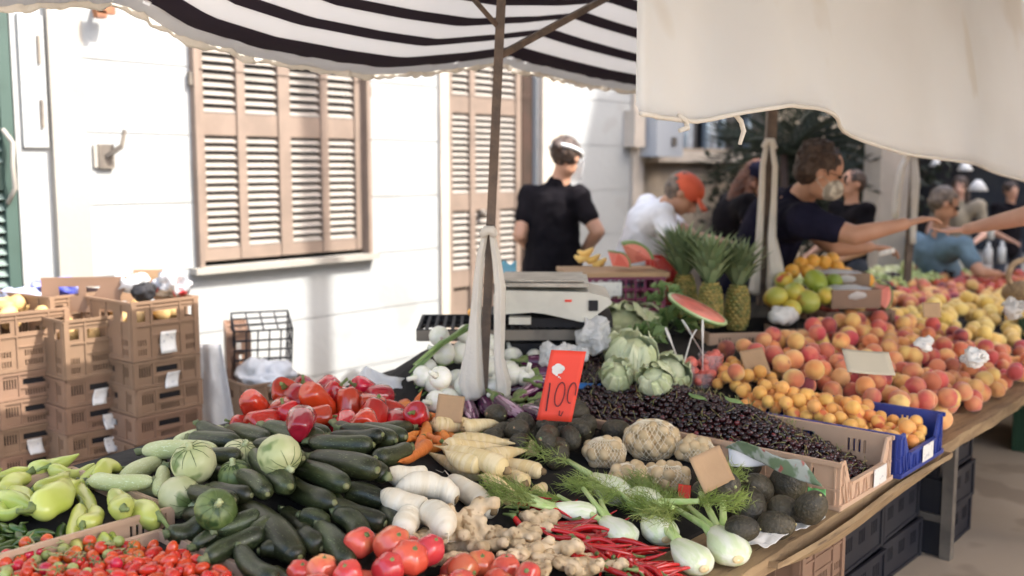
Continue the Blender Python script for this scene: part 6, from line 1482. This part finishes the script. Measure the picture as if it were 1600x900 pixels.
# hanging white bag
def wb(a, b): x = 312+(34+22*b)*a+4*b; y = 538+150*b; p = atd(x, y, 4.45+.012*math.sin(a*9+b*2)+.01*nz(a*4, b*4)); return tuple(p)
tag(obj('white_bag', MB().sheet(wb, 24, 20, .003), M['white_plastic'], None, True), 'long white plastic bag hanging beside the crate stack', 'plastic bag')
cr1 = link('stacking_crate', CM['deep']); cr1.matrix_world = local(418, 590, 4.6, .75) @ Matrix.Translation((0, .1, -.245)); tag(cr1, 'brown crate with a white bag in it below the black crate', 'crate')
cr3 = link('stacking_crate', CM['deep']); cr3.matrix_world = local(418, 590, 4.6, .75) @ Matrix.Translation((0, .1, -.49)); tag(cr3, 'brown crate under the one with the white bag in it', 'crate')
cr4 = link('stacking_crate', CM['deep']); cr4.matrix_world = local(418, 590, 4.6, .75) @ Matrix.Translation((0, .1, -.735)); tag(cr4, 'brown crate lowest under the white bag', 'crate')
cr2 = link('stacking_crate', CM['shallow']); cr2.matrix_world = local(352, 560, 4.85, .3) @ Matrix.Rotation(R(90), 4, 'Y'); tag(cr2, 'brown crate standing on end between the white bag and the black crate', 'crate')
lump('white_bag', 412, 588, 4.62, (.13, .12, .055), M['white_plastic'], 'puffy white plastic bag filling the crate below the black crate', seed=12)
bk = MB(); w3, h3 = .26, .17
for (z0, z1) in ((0, 0), ): pass
def lat(m, P0, du, dv, nu, nv, t=.006):
    P0 = Vector(P0); du = Vector(du); dv = Vector(dv)
    for i in range(nu+1): m.bar(P0+du*(i/nu), P0+du*(i/nu)+dv, t)
    for j in range(nv+1): m.bar(P0+dv*(j/nv), P0+dv*(j/nv)+du, t)
lat(bk, (-w3/2, -.13, 0), (w3, 0, 0), (0, 0, h3), 4, 3); lat(bk, (-w3/2, .13, 0), (w3, 0, 0), (0, 0, h3), 4, 3); lat(bk, (-w3/2, -.13, 0), (0, .26, 0), (0, 0, h3), 3, 3); lat(bk, (w3/2, -.13, 0), (0, .26, 0), (0, 0, h3), 3, 3); lat(bk, (-w3/2, -.13, 0), (w3, 0, 0), (0, .26, 0), 5, 5)
bko = obj('black_crate', bk, M['black_crate']); bko.matrix_world = local(408, 538, 4.75, .35) @ Matrix.Rotation(R(-68), 4, 'X') @ Matrix.Translation((0, 0, -.09)); tag(bko, 'open black lattice crate tipped on its side on the white bag', 'crate')

# ---- under the table: dark crates, on the pavement beyond: green crates
BLK = {'d': crate_mesh(.40, .55, .155, 'tray', M['black_crate']), 'g': crate_mesh(.60, .40, .24, 'tray', M['green_crate'])}
words_ = ['bottom', 'second', 'third']
for col_, (u, v, nm) in enumerate([(4.30, 1.55, 'stack at the table leg'), (3.87, 1.62, 'middle stack under the table'), (3.44, 1.60, 'stack under the blue crate of apricots')]):
    for k in range(3):
        o = link('plastic_crate', BLK['d']); o.location = (u, v+random.uniform(-.01, .01), .002+k*.158); o.rotation_euler.z = random.uniform(-.03, .03); tag(o, f'black plastic crate, {words_[k] if k < 2 else "top"} of the {nm}', 'crate', 'black crates under the table')
        if col_ == 0: tg = MB().sheet(lambda a, b: (.2065, -.10+.07*a, .05+.05*b), 3, 3, .001); obj('paper_label', tg, M['paper'], o)
for k in range(3):
    o = link('plastic_crate', BLK['g']); o.location = (6.25, 1.28, .002+k*.243); tag(o, f'dark green plastic crate, {words_[k] if k < 2 else "top"} of the green stack past the table leg', 'crate', 'green crates')
    tg = MB().sheet(lambda a, b: (-.28+.16*a, -.2085, .08+.08*b), 3, 3, .001); obj('paper_label', tg, M['paper'], o)
o = link('stacking_crate', CM['deep']); o.location = (2.86, 1.42, .002+.245); tag(o, 'brown crate under the table below the large avocados', 'crate')
o = link('stacking_crate', CM['deep']); o.location = (2.86, 1.42, .002); tag(o, 'brown crate at the bottom under the large avocados', 'crate')
# ================================================================ PEOPLE
M['skin'] = mat('skin', (.46, .24, .15), (.52, .28, .18), .5, 6, sss=.0, bump=.05)
M['skin_pale'] = mat('skin_pale', (.60, .35, .26), (.66, .40, .30), .5, 6)
M['skin_dark'] = mat('skin_dark', (.36, .18, .11), (.42, .22, .14), .5, 6)
M['hair_brown'] = mat('hair_brown', (.035, .020, .014), (.07, .042, .028), .6, 40, bump=.8, bsc=60)
M['hair_grey'] = mat('hair_grey', (.22, .17, .13), (.10, .075, .06), .6, 30, bump=.8, bsc=60)
M['hair_auburn'] = mat('hair_auburn', (.14, .05, .025), (.08, .03, .018), .6, 30, bump=.5, bsc=60)
M['navy_shirt'] = mat('navy_shirt', (.009, .009, .022), (.015, .014, .03), .95, 5, spec=.1, bump=.3, bsc=14)
M['black_shirt'] = mat('black_shirt', (.007, .006, .008), (.012, .010, .012), .95, 5, spec=.1, bump=.3, bsc=14)
M['white_shirt'] = mat('white_shirt', (.82, .81, .82), (.76, .75, .77), .85, 5, bump=.3, bsc=14)
M['blue_shirt'] = mat('blue_shirt', (.14, .22, .28), (.11, .17, .22), .85, 5, bump=.3, bsc=14)
M['trousers'] = mat('trousers', (.03, .035, .05), None, .85)
M['cap_orange'] = mat('cap_orange', (.75, .13, .05), (.68, .11, .05), .7, 6)
M['mask'] = mat('mask', (.62, .58, .50), (.34, .31, .26), .8, 30, lo=.46, hi=.54)
M['eye'] = mat('eye', (.02, .012, .01), None, .2); M['lip'] = mat('lip', (.38, .12, .10), None, .5)
M['visor'] = mat('visor_white', (.72, .72, .70), None, .6)
def seg(m, a, b, ra, rb, n=14):
    a = Vector(a); b = Vector(b); m.sweep([a, a.lerp(b, .33), a.lerp(b, .66), b], [ra, ra*.72+rb*.28, ra*.3+rb*.7, rb], n); m.ball(a, ra, n, 9); m.ball(b, rb, n, 9)
def hand(m, wrist, fdir, up, curl=.3, size=1.0, spread=.25):
    """palm, four unequal bent fingers and a thumb; fdir points along the hand, up is the back of the hand"""
    f = Vector(fdir).normalized(); u = Vector(up); u = (u-f*u.dot(f)).normalized(); s = f.cross(u)
    w = Vector(wrist); p = w+f*.045*size
    for k in range(4):
        off = (k-1.5)*.0185*size; b0 = w+f*.015*size+s*off*.5; b1 = w+f*.082*size+s*off
        m.sweep([b0, b1], [.013*size, .0115*size], 8); m.ball(b1, .0115*size, 8, 6)
        L_ = [.062, .075, .070, .055][k]*size; d = (f+s*off*spread*8).normalized(); q = b1; r_ = .0088*size
        for j in range(3):
            ang = curl*(j+.6); dd = (d*math.cos(ang)-u*math.sin(ang)); q2 = q+dd*L_*[.45, .32, .25][j]; m.sweep([q, q2], [r_, r_*.88], 8); m.ball(q2, r_*.88, 8, 6); q = q2; r_ *= .9
    t0 = w+f*.022*size-s*.022*size; t1 = t0+(f*.7-s*.75-u*.15).normalized()*.036*size; t2 = t1+(f*.95-s*.25-u*.35).normalized()*.030*size
    m.sweep([t0, t1], [.013*size, .011*size], 8); m.ball(t1, .0108*size, 8, 6); m.sweep([t1, t2], [.0105*size, .008*size], 8); m.ball(t2, .0082*size, 8, 6)
def build_person(label, J, skin, shirt, sleeve=.45, hair=None, size=1.0, face=None, curl=(.35, .35), handup=((0, 0, 1), (0, 0, 1)), fd=(None, None), extras=None, belly=1.0, shirt_name='shirt', group=None, vox=.0075, headup=None, legs=True):
    """J: world positions of joints: hip, chest, neck, head (+ face direction), shoulders, elbows, wrists, knees, feet"""
    z = size; m = MB(); V3 = {k: Vector(v) for k, v in J.items()}
    hip, chest, neck, head = V3['hip'], V3['chest'], V3['neck'], V3['head']; fdir = V3['face'].normalized()
    side = (V3['shL']-V3['shR']).normalized()
    seg(m, hip, chest, .125*z*belly, .128*z, 18)
    for sd, q in (('L', 1), ('R', -1)):
        seg(m, chest, V3['sh'+sd], .10*z, .062*z); seg(m, V3['sh'+sd], V3['el'+sd], .053*z, .042*z); seg(m, V3['el'+sd], V3['wr'+sd], .042*z, .026*z)
        dirf = V3['wr'+sd]-V3['el'+sd] if fd[0 if q > 0 else 1] is None else Vector(fd[0 if q > 0 else 1])
        hand(m, V3['wr'+sd], dirf, handup[0 if q > 0 else 1], curl[0 if q > 0 else 1], z)
        hj = hip+side*q*.09*z
        if legs:
            seg(m, hj, V3['kn'+sd], .088*z, .058*z); seg(m, V3['kn'+sd], V3['ft'+sd]+Vector((0, 0, .09*z)), .055*z, .038*z)
            ff = Vector((fdir.x, fdir.y, 0)).normalized() if abs(fdir.z) < .99 else Vector((0, -1, 0))
            m.ball(V3['ft'+sd]+ff*.06*z+Vector((0, 0, .035*z)), (.05*z, .05*z, .036*z), 12, 8); m.ball(V3['ft'+sd]+ff*.13*z+Vector((0, 0, .028*z)), (.042*z, .042*z, .028*z), 12, 8)
    seg(m, chest+(neck-chest)*.5, neck, .075*z, .056*z); seg(m, neck, head-Vector((0, 0, .02)), .054*z, .052*z)
    up = Vector(headup) if headup else Vector((0, 0, 1)); up = (up-fdir*up.dot(fdir)).normalized(); hs = fdir.cross(up)
    Hm = Matrix((fdir, hs, up)).transposed()
    def H(x, y, zz): return head+Hm @ (Vector((x, y, zz))*z)
    m.ball(head+up*.028*z-fdir*.008*z, (.098*z, .076*z, .092*z), 20, 14, M=Hm); m.ball(H(.024, 0, -.040), (.066*z, .058*z, .068*z), 18, 12, M=Hm); m.ball(H(.052, 0, -.082), (.026*z, .028*z, .022*z), 12, 8, M=Hm)
    m.sweep([H(.082, 0, .012), H(.103, 0, -.018), H(.112, 0, -.034)], [.008*z, .011*z, .014*z], 10); m.ball(H(.106, 0, -.036), .0155*z, 10, 7)
    m.ball(H(.086, 0, -.060), (.012*z, .024*z, .008*z), 10, 6, M=Hm)
    for q in (-1, 1): m.ball(H(.0, q*.077, -.008), (.018*z, .008*z, .030*z), 10, 7, M=Hm); m.ball(H(.076, q*.030, .022), (.012*z, .02*z, .008*z), 10, 6, M=Hm)
    body = link('person', fuse(m, vox, 5, skin, 'body')); tag(body, label, 'person', group)
    fm = MB()
    for q in (-1, 1): fm.ball(H(.083, q*.031, .004), (.008*z, .013*z, .007*z), 10, 7, M=Hm)
    obj('eyes', fm, M['eye'], body, True); obj('mouth', MB().ball(H(.0945, 0, -.061), (.006*z, .022*z, .005*z), 10, 6, M=Hm), M['lip'], body, True)
    # shirt
    s = MB(); g_ = .011*z
    seg(s, hip-(chest-hip).normalized()*.06*z, hip, .138*z*belly, .140*z*belly, 18); seg(s, hip, chest, .140*z*belly, .142*z, 18)
    for sd in 'LR':
        seg(s, chest, V3['sh'+sd], .112*z, .076*z); e = V3['sh'+sd].lerp(V3['el'+sd], min(sleeve, 1)); seg(s, V3['sh'+sd], e, .066*z, .061*z if sleeve < .9 else .052*z)
        if sleeve > 1: seg(s, V3['el'+sd], V3['el'+sd].lerp(V3['wr'+sd], sleeve-1), .055*z, .042*z)
    seg(s, chest, chest.lerp(neck, .75), .10*z, .072*z)
    me = fuse(s, .010, 4, shirt, shirt_name); perturb(me, .012, 9, 1); perturb(me, .006, 22, 4); link(shirt_name, me, body)
    if legs:
        t_ = MB(); seg(t_, hip-Vector((0, 0, .02)), hip+Vector((0, 0, .03)), .134*z*belly, .130*z*belly, 16)
        for sd, q in (('L', 1), ('R', -1)):
            hj = hip+side*q*.09*z; seg(t_, hj, V3['kn'+sd], .10*z, .072*z); seg(t_, V3['kn'+sd], V3['ft'+sd]+Vector((0, 0, .10*z)), .070*z, .056*z)
        link('trousers', fuse(t_, .012, 4, M['trousers'], 'trousers'), body)
    if hair:
        h = MB(); kind, hm = hair
        if kind == 'short':
            h.ball(H(-.018, 0, .040), (.100*z, .084*z, .086*z), 20, 14, M=Hm); h.ball(H(-.045, 0, -.005), (.068*z, .080*z, .062*z), 16, 10, M=Hm)
            rnd = random.Random(len(label))
            for i in range(46):
                a = rnd.uniform(0, 6.28); e = rnd.uniform(.1, 1.5); p = H(-.018+.096*math.cos(e)*math.cos(a), .082*math.cos(e)*math.sin(a), .040+.088*math.sin(e))
                if (p-H(.1, 0, -.01)).length > .095*z: h.ball(p, rnd.uniform(.012, .022)*z, 8, 6)
        elif kind == 'buzz': h.ball(H(-.018, 0, .036), (.098*z, .082*z, .086*z), 20, 14, M=Hm); h.ball(H(-.045, 0, -.005), (.066*z, .078*z, .062*z), 16, 10, M=Hm)
        elif kind == 'long':
            h.ball(H(-.014, 0, .036), (.100*z, .086*z, .090*z), 20, 14, M=Hm); h.sweep([H(-.05, 0, 0), H(-.08, .0, -.10), H(-.085, .02, -.20), H(-.07, .05, -.34)], [.075*z, .07*z, .055*z, .02*z], 14)
            for q in (-1, 1): h.sweep([H(0, q*.07, .01), H(.01, q*.085, -.1), H(.03, q*.09, -.25)], [.03*z, .03*z, .015*z], 10)
        elif kind == 'bun': h.ball(H(-.014, 0, .030), (.102*z, .086*z, .092*z), 20, 14, M=Hm); h.ball(H(-.11, 0, .03), .035*z, 12, 8)
        me = fuse(h, .008, 2, hm, 'hair'); perturb(me, .008, 40, 2); link('hair', me, body)
    if extras: extras(body, H, Hm, z)
    return body
def at3(px, py, d): return Vector(atd(px, py, d))
Rv = Vector(RX); Fv = Vector(FW); Uv = Vector((0, 0, 1))
def ground_pt(p, dx=0, df=0): return Vector((p.x, p.y, 0))+Rv*dx+Fv*df
def stance(J, hip, spread=.11, bend=.04, back=0.0):
    sd = (J['shL']-J['shR']); sd.z = 0; sd.normalize()
    for s_, q in (('L', 1), ('R', -1)):
        J['ft'+s_] = Vector((hip.x, hip.y, 0))+sd*q*spread; J['kn'+s_] = hip.lerp(J['ft'+s_], .5)+sd*q*.01+Vector((0, 0, .02)); J['kn'+s_].z = hip.z*.52
# the woman in black, seen from behind
d = 6.0; hip = at3(862, 430, 6.0); J = dict(hip=hip, chest=at3(866, 322, 5.98), neck=at3(877, 278, 5.95), head=at3(884, 246, 5.92), shL=at3(829, 307, 6.02), shR=at3(901, 307, 5.92), elL=at3(812, 368, 5.95), elR=at3(934, 362, 5.85), wrL=at3(850, 408, 6.25), wrR=at3(905, 405, 6.1), face=Rv*.55+Fv*.8-Uv*.35)
stance(J, hip)
def visor(body, H, Hm, z):
    v = MB(); v.sweep([H(.06*math.cos(a)*1.75-.01, .088*math.sin(a), .035) for a in np.linspace(0, 2*math.pi, 25)], [.012*z]*25, 8, cap=False); obj('head_band', v, M['visor'], body, True)
    obj('face_shield', MB().sheet(lambda a, b: tuple(H(.12*math.cos((a-.5)*2.4)+.01, .10*math.sin((a-.5)*2.4), .03-.13*b)), 12, 6, .0015), mat('shield', (.75, .77, .78), None, .1, alpha=.4), body, True)
def apron(body, H, Hm, z):
    visor(body, H, Hm, z); a_ = MB(); seg(a_, hip-Uv*.12, hip-Uv*.0, .155, .150, 18); link('apron', fuse(a_, .012, 3, M['white_shirt'], 'apron'), body)
build_person('woman in a black t-shirt and white head visor, seen from behind, cutting fruit', J, M['skin'], M['black_shirt'], .55, ('bun', M['hair_brown']), 1.0, extras=apron, belly=1.3, handup=((0, 0, 1), (0, 0, 1)))
# the man in the white shirt and orange cap, bending over
hip = at3(985, 440, 6.1); J = dict(hip=hip, chest=at3(1015, 352, 5.9), neck=at3(1046, 318, 5.8), head=at3(1066, 303, 5.72), shL=at3(1012, 322, 6.05), shR=at3(1036, 338, 5.65), elL=at3(1085, 372, 5.95), elR=at3(1052, 382, 5.5), wrL=at3(1128, 378, 5.75), wrR=at3(1100, 392, 5.4), face=Rv*.78-Fv*.25-Uv*.62, )
stance(J, hip)
def cap_(body, H, Hm, z):
    c = MB(); c.ball(H(.0, 0, .045), (.108*z, .092*z, .080*z), 20, 14, M=Hm); link('cap', fuse(c, .008, 3, M['cap_orange'], 'cap'), body)
    obj('cap_brim', MB().sheet(lambda a, b: tuple(H(.085+.085*b*math.cos((a-.5)*1.6), (.078+.01*b)*math.sin((a-.5)*2.2)*1.1, .045-.03*b-.02*(2*a-1)**2)), 14, 6, .006), M['cap_orange'], body, True)
    obj('cap_badge', MB().ball(H(.02, -.086, .02), (.014, .005, .012), 10, 6, M=Hm), M['visor'], body, True)
build_person('man in a white t-shirt and orange cap bending over the counter', J, M['skin'], M['white_shirt'], .6, ('buzz', M['hair_grey']), 1.0, extras=cap_, headup=Rv*.45+Uv*.8, curl=(.5, .5))
# long haired woman with a dark cap
hip = at3(1128, 420, 6.7); J = dict(hip=hip, chest=at3(1150, 335, 6.55), neck=at3(1170, 300, 6.5), head=at3(1184, 280, 6.45), shL=at3(1140, 315, 6.7), shR=at3(1172, 320, 6.3), elL=at3(1150, 362, 6.6), elR=at3(1168, 365, 6.2), wrL=at3(1190, 388, 6.4), wrR=at3(1205, 392, 6.1), face=Rv*.75-Fv*.5-Uv*.35)
stance(J, hip)
def ncap(body, H, Hm, z):
    c = MB(); c.ball(H(.0, 0, .045), (.108*z, .092*z, .080*z), 20, 14, M=Hm); link('cap', fuse(c, .008, 3, M['navy_shirt'], 'cap'), body)
build_person('person with long auburn hair, dark cap and black t-shirt between the two men', J, M['skin_pale'], M['black_shirt'], .45, ('long', M['hair_auburn']), .98, extras=ncap)
# the masked man leaning over the fruit, both arms stretched out
hip = at3(1175, 430, 5.75); J = dict(hip=hip, chest=at3(1215, 345, 5.55), neck=at3(1258, 300, 5.38), head=at3(1281, 270, 5.28), shL=at3(1218, 318, 5.80), shR=at3(1262, 345, 5.15), elL=at3(1305, 388, 5.55), elR=at3(1335, 368, 5.0), wrL=at3(1358, 386, 5.5), wrR=at3(1413, 350, 4.95), face=Rv*.93-Fv*.22-Uv*.28)
stance(J, hip)
def maskx(body, H, Hm, z):
    k = MB(); k.ball(H(.058, 0, -.052), (.062*z, .062*z, .052*z), 18, 12, M=Hm); link('face_mask', fuse(k, .008, 3, M['mask'], 'face_mask'), body)
    for q in (-1, 1): obj('mask_strap', MB().sweep([H(.05, q*.062, -.03), H(.01, q*.083, -.012), H(-.012, q*.084, -.03), H(.04, q*.064, -.07)], [.002]*4, 6), M['mask'], body, True)
    gl = MB()
    for q in (-1, 1): gl.sweep([H(.108, q*.034+.024*math.cos(a), .004+.018*math.sin(a)) for a in np.linspace(0, 2*math.pi, 17)], [.002]*17, 5, cap=False); gl.sweep([H(.104, q*.058, .008), H(.0, q*.084, .010)], [.002, .002], 5)
    obj('glasses', gl, M['eye'], body, True)
build_person('masked man with curly dark hair and glasses in a navy t-shirt, reaching over the fruit', J, M['skin'], M['navy_shirt'], .55, ('short', M['hair_brown']), 1.2, extras=maskx, curl=(.5, .42), handup=((0, 0, 1), (0, 0, 1)), fd=(Rv*.9-Uv*.05, Rv*.9+Uv*.25-Fv*.1), vox=.007)
nt_ = MB().sheet(lambda a, b: tuple(at3(1372+26*a, 393-6*a+8*b, 5.4)), 4, 3, .003); tag(obj('white_paper', nt_, M['paper'], None, True), 'small folded white paper in the hand of the masked man', 'paper')
# the customer at the picture edge: outstretched arm, palm up
hip = at3(1790, 560, 3.9); J = dict(hip=hip, chest=at3(1760, 400, 3.95), neck=at3(1765, 290, 3.95), head=at3(1752, 222, 3.95), shL=at3(1830, 330, 3.85), shR=at3(1690, 305, 4.05), elL=at3(1790, 470, 3.7), elR=at3(1600, 338, 4.35), wrL=at3(1700, 540, 3.6), wrR=at3(1510, 358, 4.75), face=-Rv*.8+Fv*.5-Uv*.15)
J['shL'], J['shR'] = J['shL'], J['shR']
stance(J, hip)
build_person('customer in a white blouse holding an open palm over the fruit', J, M['skin_pale'], M['white_shirt'], .62, ('long', M['hair_brown']), 1.0, curl=(.3, .22), handup=((0, 0, 1), (0, 0, -1)), fd=(None, -Rv*.95-Uv*.12+Fv*.2), vox=.007)
# the seated buyer in the grey blue shirt
hip = at3(1475, 470, 7.6); J = dict(hip=hip, chest=at3(1462, 395, 7.55), neck=at3(1470, 350, 7.5), head=at3(1475, 318, 7.4), shL=at3(1430, 378, 7.75), shR=at3(1505, 385, 7.25), elL=at3(1440, 430, 7.6), elR=at3(1530, 425, 7.1), wrL=at3(1500, 440, 7.5), wrR=at3(1560, 428, 7.3), face=Rv*.85-Fv*.15-Uv*.4)
stance(J, hip)
def sung(body, H, Hm, z):
    g2 = MB()
    for q in (-1, 1): g2.ball(H(.096, q*.03, .004), (.008, .026, .018), 10, 6, M=Hm); g2.sweep([H(.09, q*.056, .006), H(0, q*.084, .010)], [.003, .003], 5)
    obj('sunglasses', g2, M['eye'], body, True)
build_person('person with short greying hair and sunglasses in a grey blue t-shirt, choosing fruit', J, M['skin'], M['blue_shirt'], .6, ('buzz', M['hair_grey']), 1.02, extras=sung, belly=1.15)
# the crowd farther on
def extra_person(px, top, dist, label, skin, shirt, hair, facing, size=1.0):
    hd = at3(px, top, dist); b = Vector((hd.x, hd.y, 0)); f = Vector(facing).normalized(); s_ = f.cross(Uv).normalized()*-1; z = hd.z
    sc = z/1.62
    J = dict(hip=b+Uv*.95*sc, chest=b+Uv*1.28*sc, neck=b+Uv*1.48*sc, head=hd, shL=b+Uv*1.42*sc-s_*-.17, shR=b+Uv*1.42*sc-s_*.17, elL=b+Uv*1.12*sc+s_*.24+f*.06, elR=b+Uv*1.12*sc-s_*.24+f*.06, wrL=b+Uv*1.02*sc+s_*.16+f*.26, wrR=b+Uv*1.02*sc-s_*.16+f*.26, face=f)
    J['shL'] = b+Uv*1.42*sc+s_*.17
    for q, n_ in ((1, 'L'), (-1, 'R')): J['ft'+n_] = b+s_*q*.1; J['kn'+n_] = b+s_*q*.1+Uv*.5*sc
    return build_person(label, J, skin, shirt, .5, hair, size*sc, vox=.014)
extra_person(1332, 288, 7.2, 'person in a dark t-shirt behind the masked man', M['skin'], M['black_shirt'], ('buzz', M['hair_brown']), -Rv+Fv*-.3)
extra_person(1500, 292, 9.5, 'passer-by in a pale dress in the shade beyond the buyer', M['skin_pale'], mat('pale_dress', (.26, .22, .16), None, .8), ('long', M['hair_brown']), -Rv*.6-Fv)
extra_person(1580, 300, 10.5, 'passer-by in dark clothes farther down the market', M['skin'], M['black_shirt'], ('short', M['hair_brown']), -Fv+Rv*.2)
0 and extra_person(1450, 262, 12.5, 'distant passer-by in a dark top near the pillar', M['skin'], mat('plum_shirt', (.06, .03, .07), None, .8), ('long', M['hair_brown']), -Fv)
0 and extra_person(1545, 268, 13.5, 'distant passer-by in a pale grey shirt far down the market', M['skin'], mat('grey_shirt', (.22, .22, .24), None, .9), ('short', M['hair_brown']), -Fv)
# ---- basket / straw hat at the picture edge, far backdrop
hb = thing('straw_basket', tuple(atd(1600, 430, 5.6)), 'round straw basket handle at the far end of the table', 'basket')
obj('rim', MB().sweep([(.085*math.cos(a)*RX[0], .085*math.cos(a)*RX[1], .085*math.sin(a)) for a in np.linspace(0, 2*math.pi, 33)], [.016]*33, 8, cap=False), mat('straw', (.42, .30, .18), (.30, .2, .12), .8, 40), hb, True)
obj('weave', MB().ball((0, 0, -.10), (.11, .11, .07), 20, 12), M['wood'], hb, True)
pil = thing('stone_pillar', tuple(Vector((*atd(1384, 400, 8.0)[:2], 0))), 'tall brown stone pillar behind the outstretched hands', 'pillar')
m = MB(); m.box((0, 0, 2.2), (.28, .28, 4.4), R(-42)); obj('shaft', m, M['pale_stone'], pil); m = MB(); m.box((0, 0, .15), (.36, .36, .3), R(-35)); obj('base', m, M['stone'], pil)
# dark arcade and shrubs closing the street
arc = thing('arcade_building', (0, 0, 0), 'dark arcaded building in deep shade at the end of the street', 'house')
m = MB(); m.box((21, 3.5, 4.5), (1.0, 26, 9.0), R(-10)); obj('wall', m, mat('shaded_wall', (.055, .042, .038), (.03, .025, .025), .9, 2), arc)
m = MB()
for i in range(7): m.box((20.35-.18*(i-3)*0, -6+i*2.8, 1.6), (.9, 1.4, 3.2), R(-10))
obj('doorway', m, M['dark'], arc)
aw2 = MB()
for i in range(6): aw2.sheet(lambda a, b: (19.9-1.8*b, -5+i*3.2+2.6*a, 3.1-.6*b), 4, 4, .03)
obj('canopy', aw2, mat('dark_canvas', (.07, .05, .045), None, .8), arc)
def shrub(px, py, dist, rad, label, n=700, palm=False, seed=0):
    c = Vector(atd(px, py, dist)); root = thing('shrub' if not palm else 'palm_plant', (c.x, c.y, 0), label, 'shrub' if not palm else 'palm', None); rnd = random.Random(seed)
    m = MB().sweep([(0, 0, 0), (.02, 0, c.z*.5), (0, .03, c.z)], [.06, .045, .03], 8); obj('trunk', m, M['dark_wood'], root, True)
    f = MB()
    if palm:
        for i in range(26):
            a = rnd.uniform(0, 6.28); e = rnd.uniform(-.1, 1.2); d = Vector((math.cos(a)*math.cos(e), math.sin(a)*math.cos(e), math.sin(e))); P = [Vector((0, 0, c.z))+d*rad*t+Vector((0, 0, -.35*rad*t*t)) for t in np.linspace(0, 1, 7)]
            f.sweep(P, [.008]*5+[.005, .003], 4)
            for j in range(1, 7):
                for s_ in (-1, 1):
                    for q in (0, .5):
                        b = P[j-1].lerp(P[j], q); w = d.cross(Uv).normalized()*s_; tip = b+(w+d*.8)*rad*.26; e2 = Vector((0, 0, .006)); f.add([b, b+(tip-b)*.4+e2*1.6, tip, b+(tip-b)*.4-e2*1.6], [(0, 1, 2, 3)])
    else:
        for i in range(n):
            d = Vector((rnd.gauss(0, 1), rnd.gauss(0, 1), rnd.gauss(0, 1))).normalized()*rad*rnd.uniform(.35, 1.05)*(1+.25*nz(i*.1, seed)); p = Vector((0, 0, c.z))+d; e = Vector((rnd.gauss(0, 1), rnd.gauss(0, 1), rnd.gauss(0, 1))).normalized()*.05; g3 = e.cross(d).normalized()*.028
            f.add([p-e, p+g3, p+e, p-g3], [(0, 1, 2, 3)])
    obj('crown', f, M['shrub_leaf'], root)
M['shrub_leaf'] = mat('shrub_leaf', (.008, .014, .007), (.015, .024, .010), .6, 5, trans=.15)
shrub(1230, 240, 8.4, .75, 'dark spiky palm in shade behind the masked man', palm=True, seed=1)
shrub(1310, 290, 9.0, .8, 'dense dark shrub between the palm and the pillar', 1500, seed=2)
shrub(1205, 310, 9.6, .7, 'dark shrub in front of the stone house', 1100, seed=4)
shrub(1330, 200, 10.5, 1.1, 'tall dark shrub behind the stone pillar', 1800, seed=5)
# white things catching the sun far down the market
for i, (x, y, dd, r_, lb) in enumerate([(1528, 292, 9.0, .07, 'white hanging shade catching the sun above the crowd'), (1508, 262, 10, .06, 'pale hanging cloth high above the crowd'), (1462, 256, 10, .05, 'small pale bundle hanging beside the cream awning')]):
    o = obj('hanging_shade', MB().lathe([(.02, r_*.9), (r_*.8, r_*.3), (r_*1.2, -.4*r_), (r_*1.1, -.5*r_), (.01, -.3*r_)], 18), M['visor'], None, True, tuple(atd(x, y, dd))); tag(o, lb, 'hanging shade')
for i, (x, y, dd) in enumerate([(1544, 398, 8.2), (1565, 396, 8.4), (1548, 360, 8.8), (1500, 405, 8.0)]):
    o = obj('white_bottle', MB().lathe([(.03, -.08), (.032, .04), (.014, .07), (.014, .10)], 14), M['visor'], None, True, tuple(atd(x, y, dd))); tag(o, 'white bottle standing on the far stall shelf', 'bottle', 'white bottles on the far stall')
fs = MB(); fs.box((0, 0, -.05), (1.6, .5, .05)); fs.box((0, 0, -.65), (1.5, .4, 1.2)); fo = obj('far_stall', fs, M['liner']); fo.matrix_world = local(1545, 425, 8.6); tag(fo, 'dark far stall standing beyond the buyer in the grey blue shirt', 'stall')
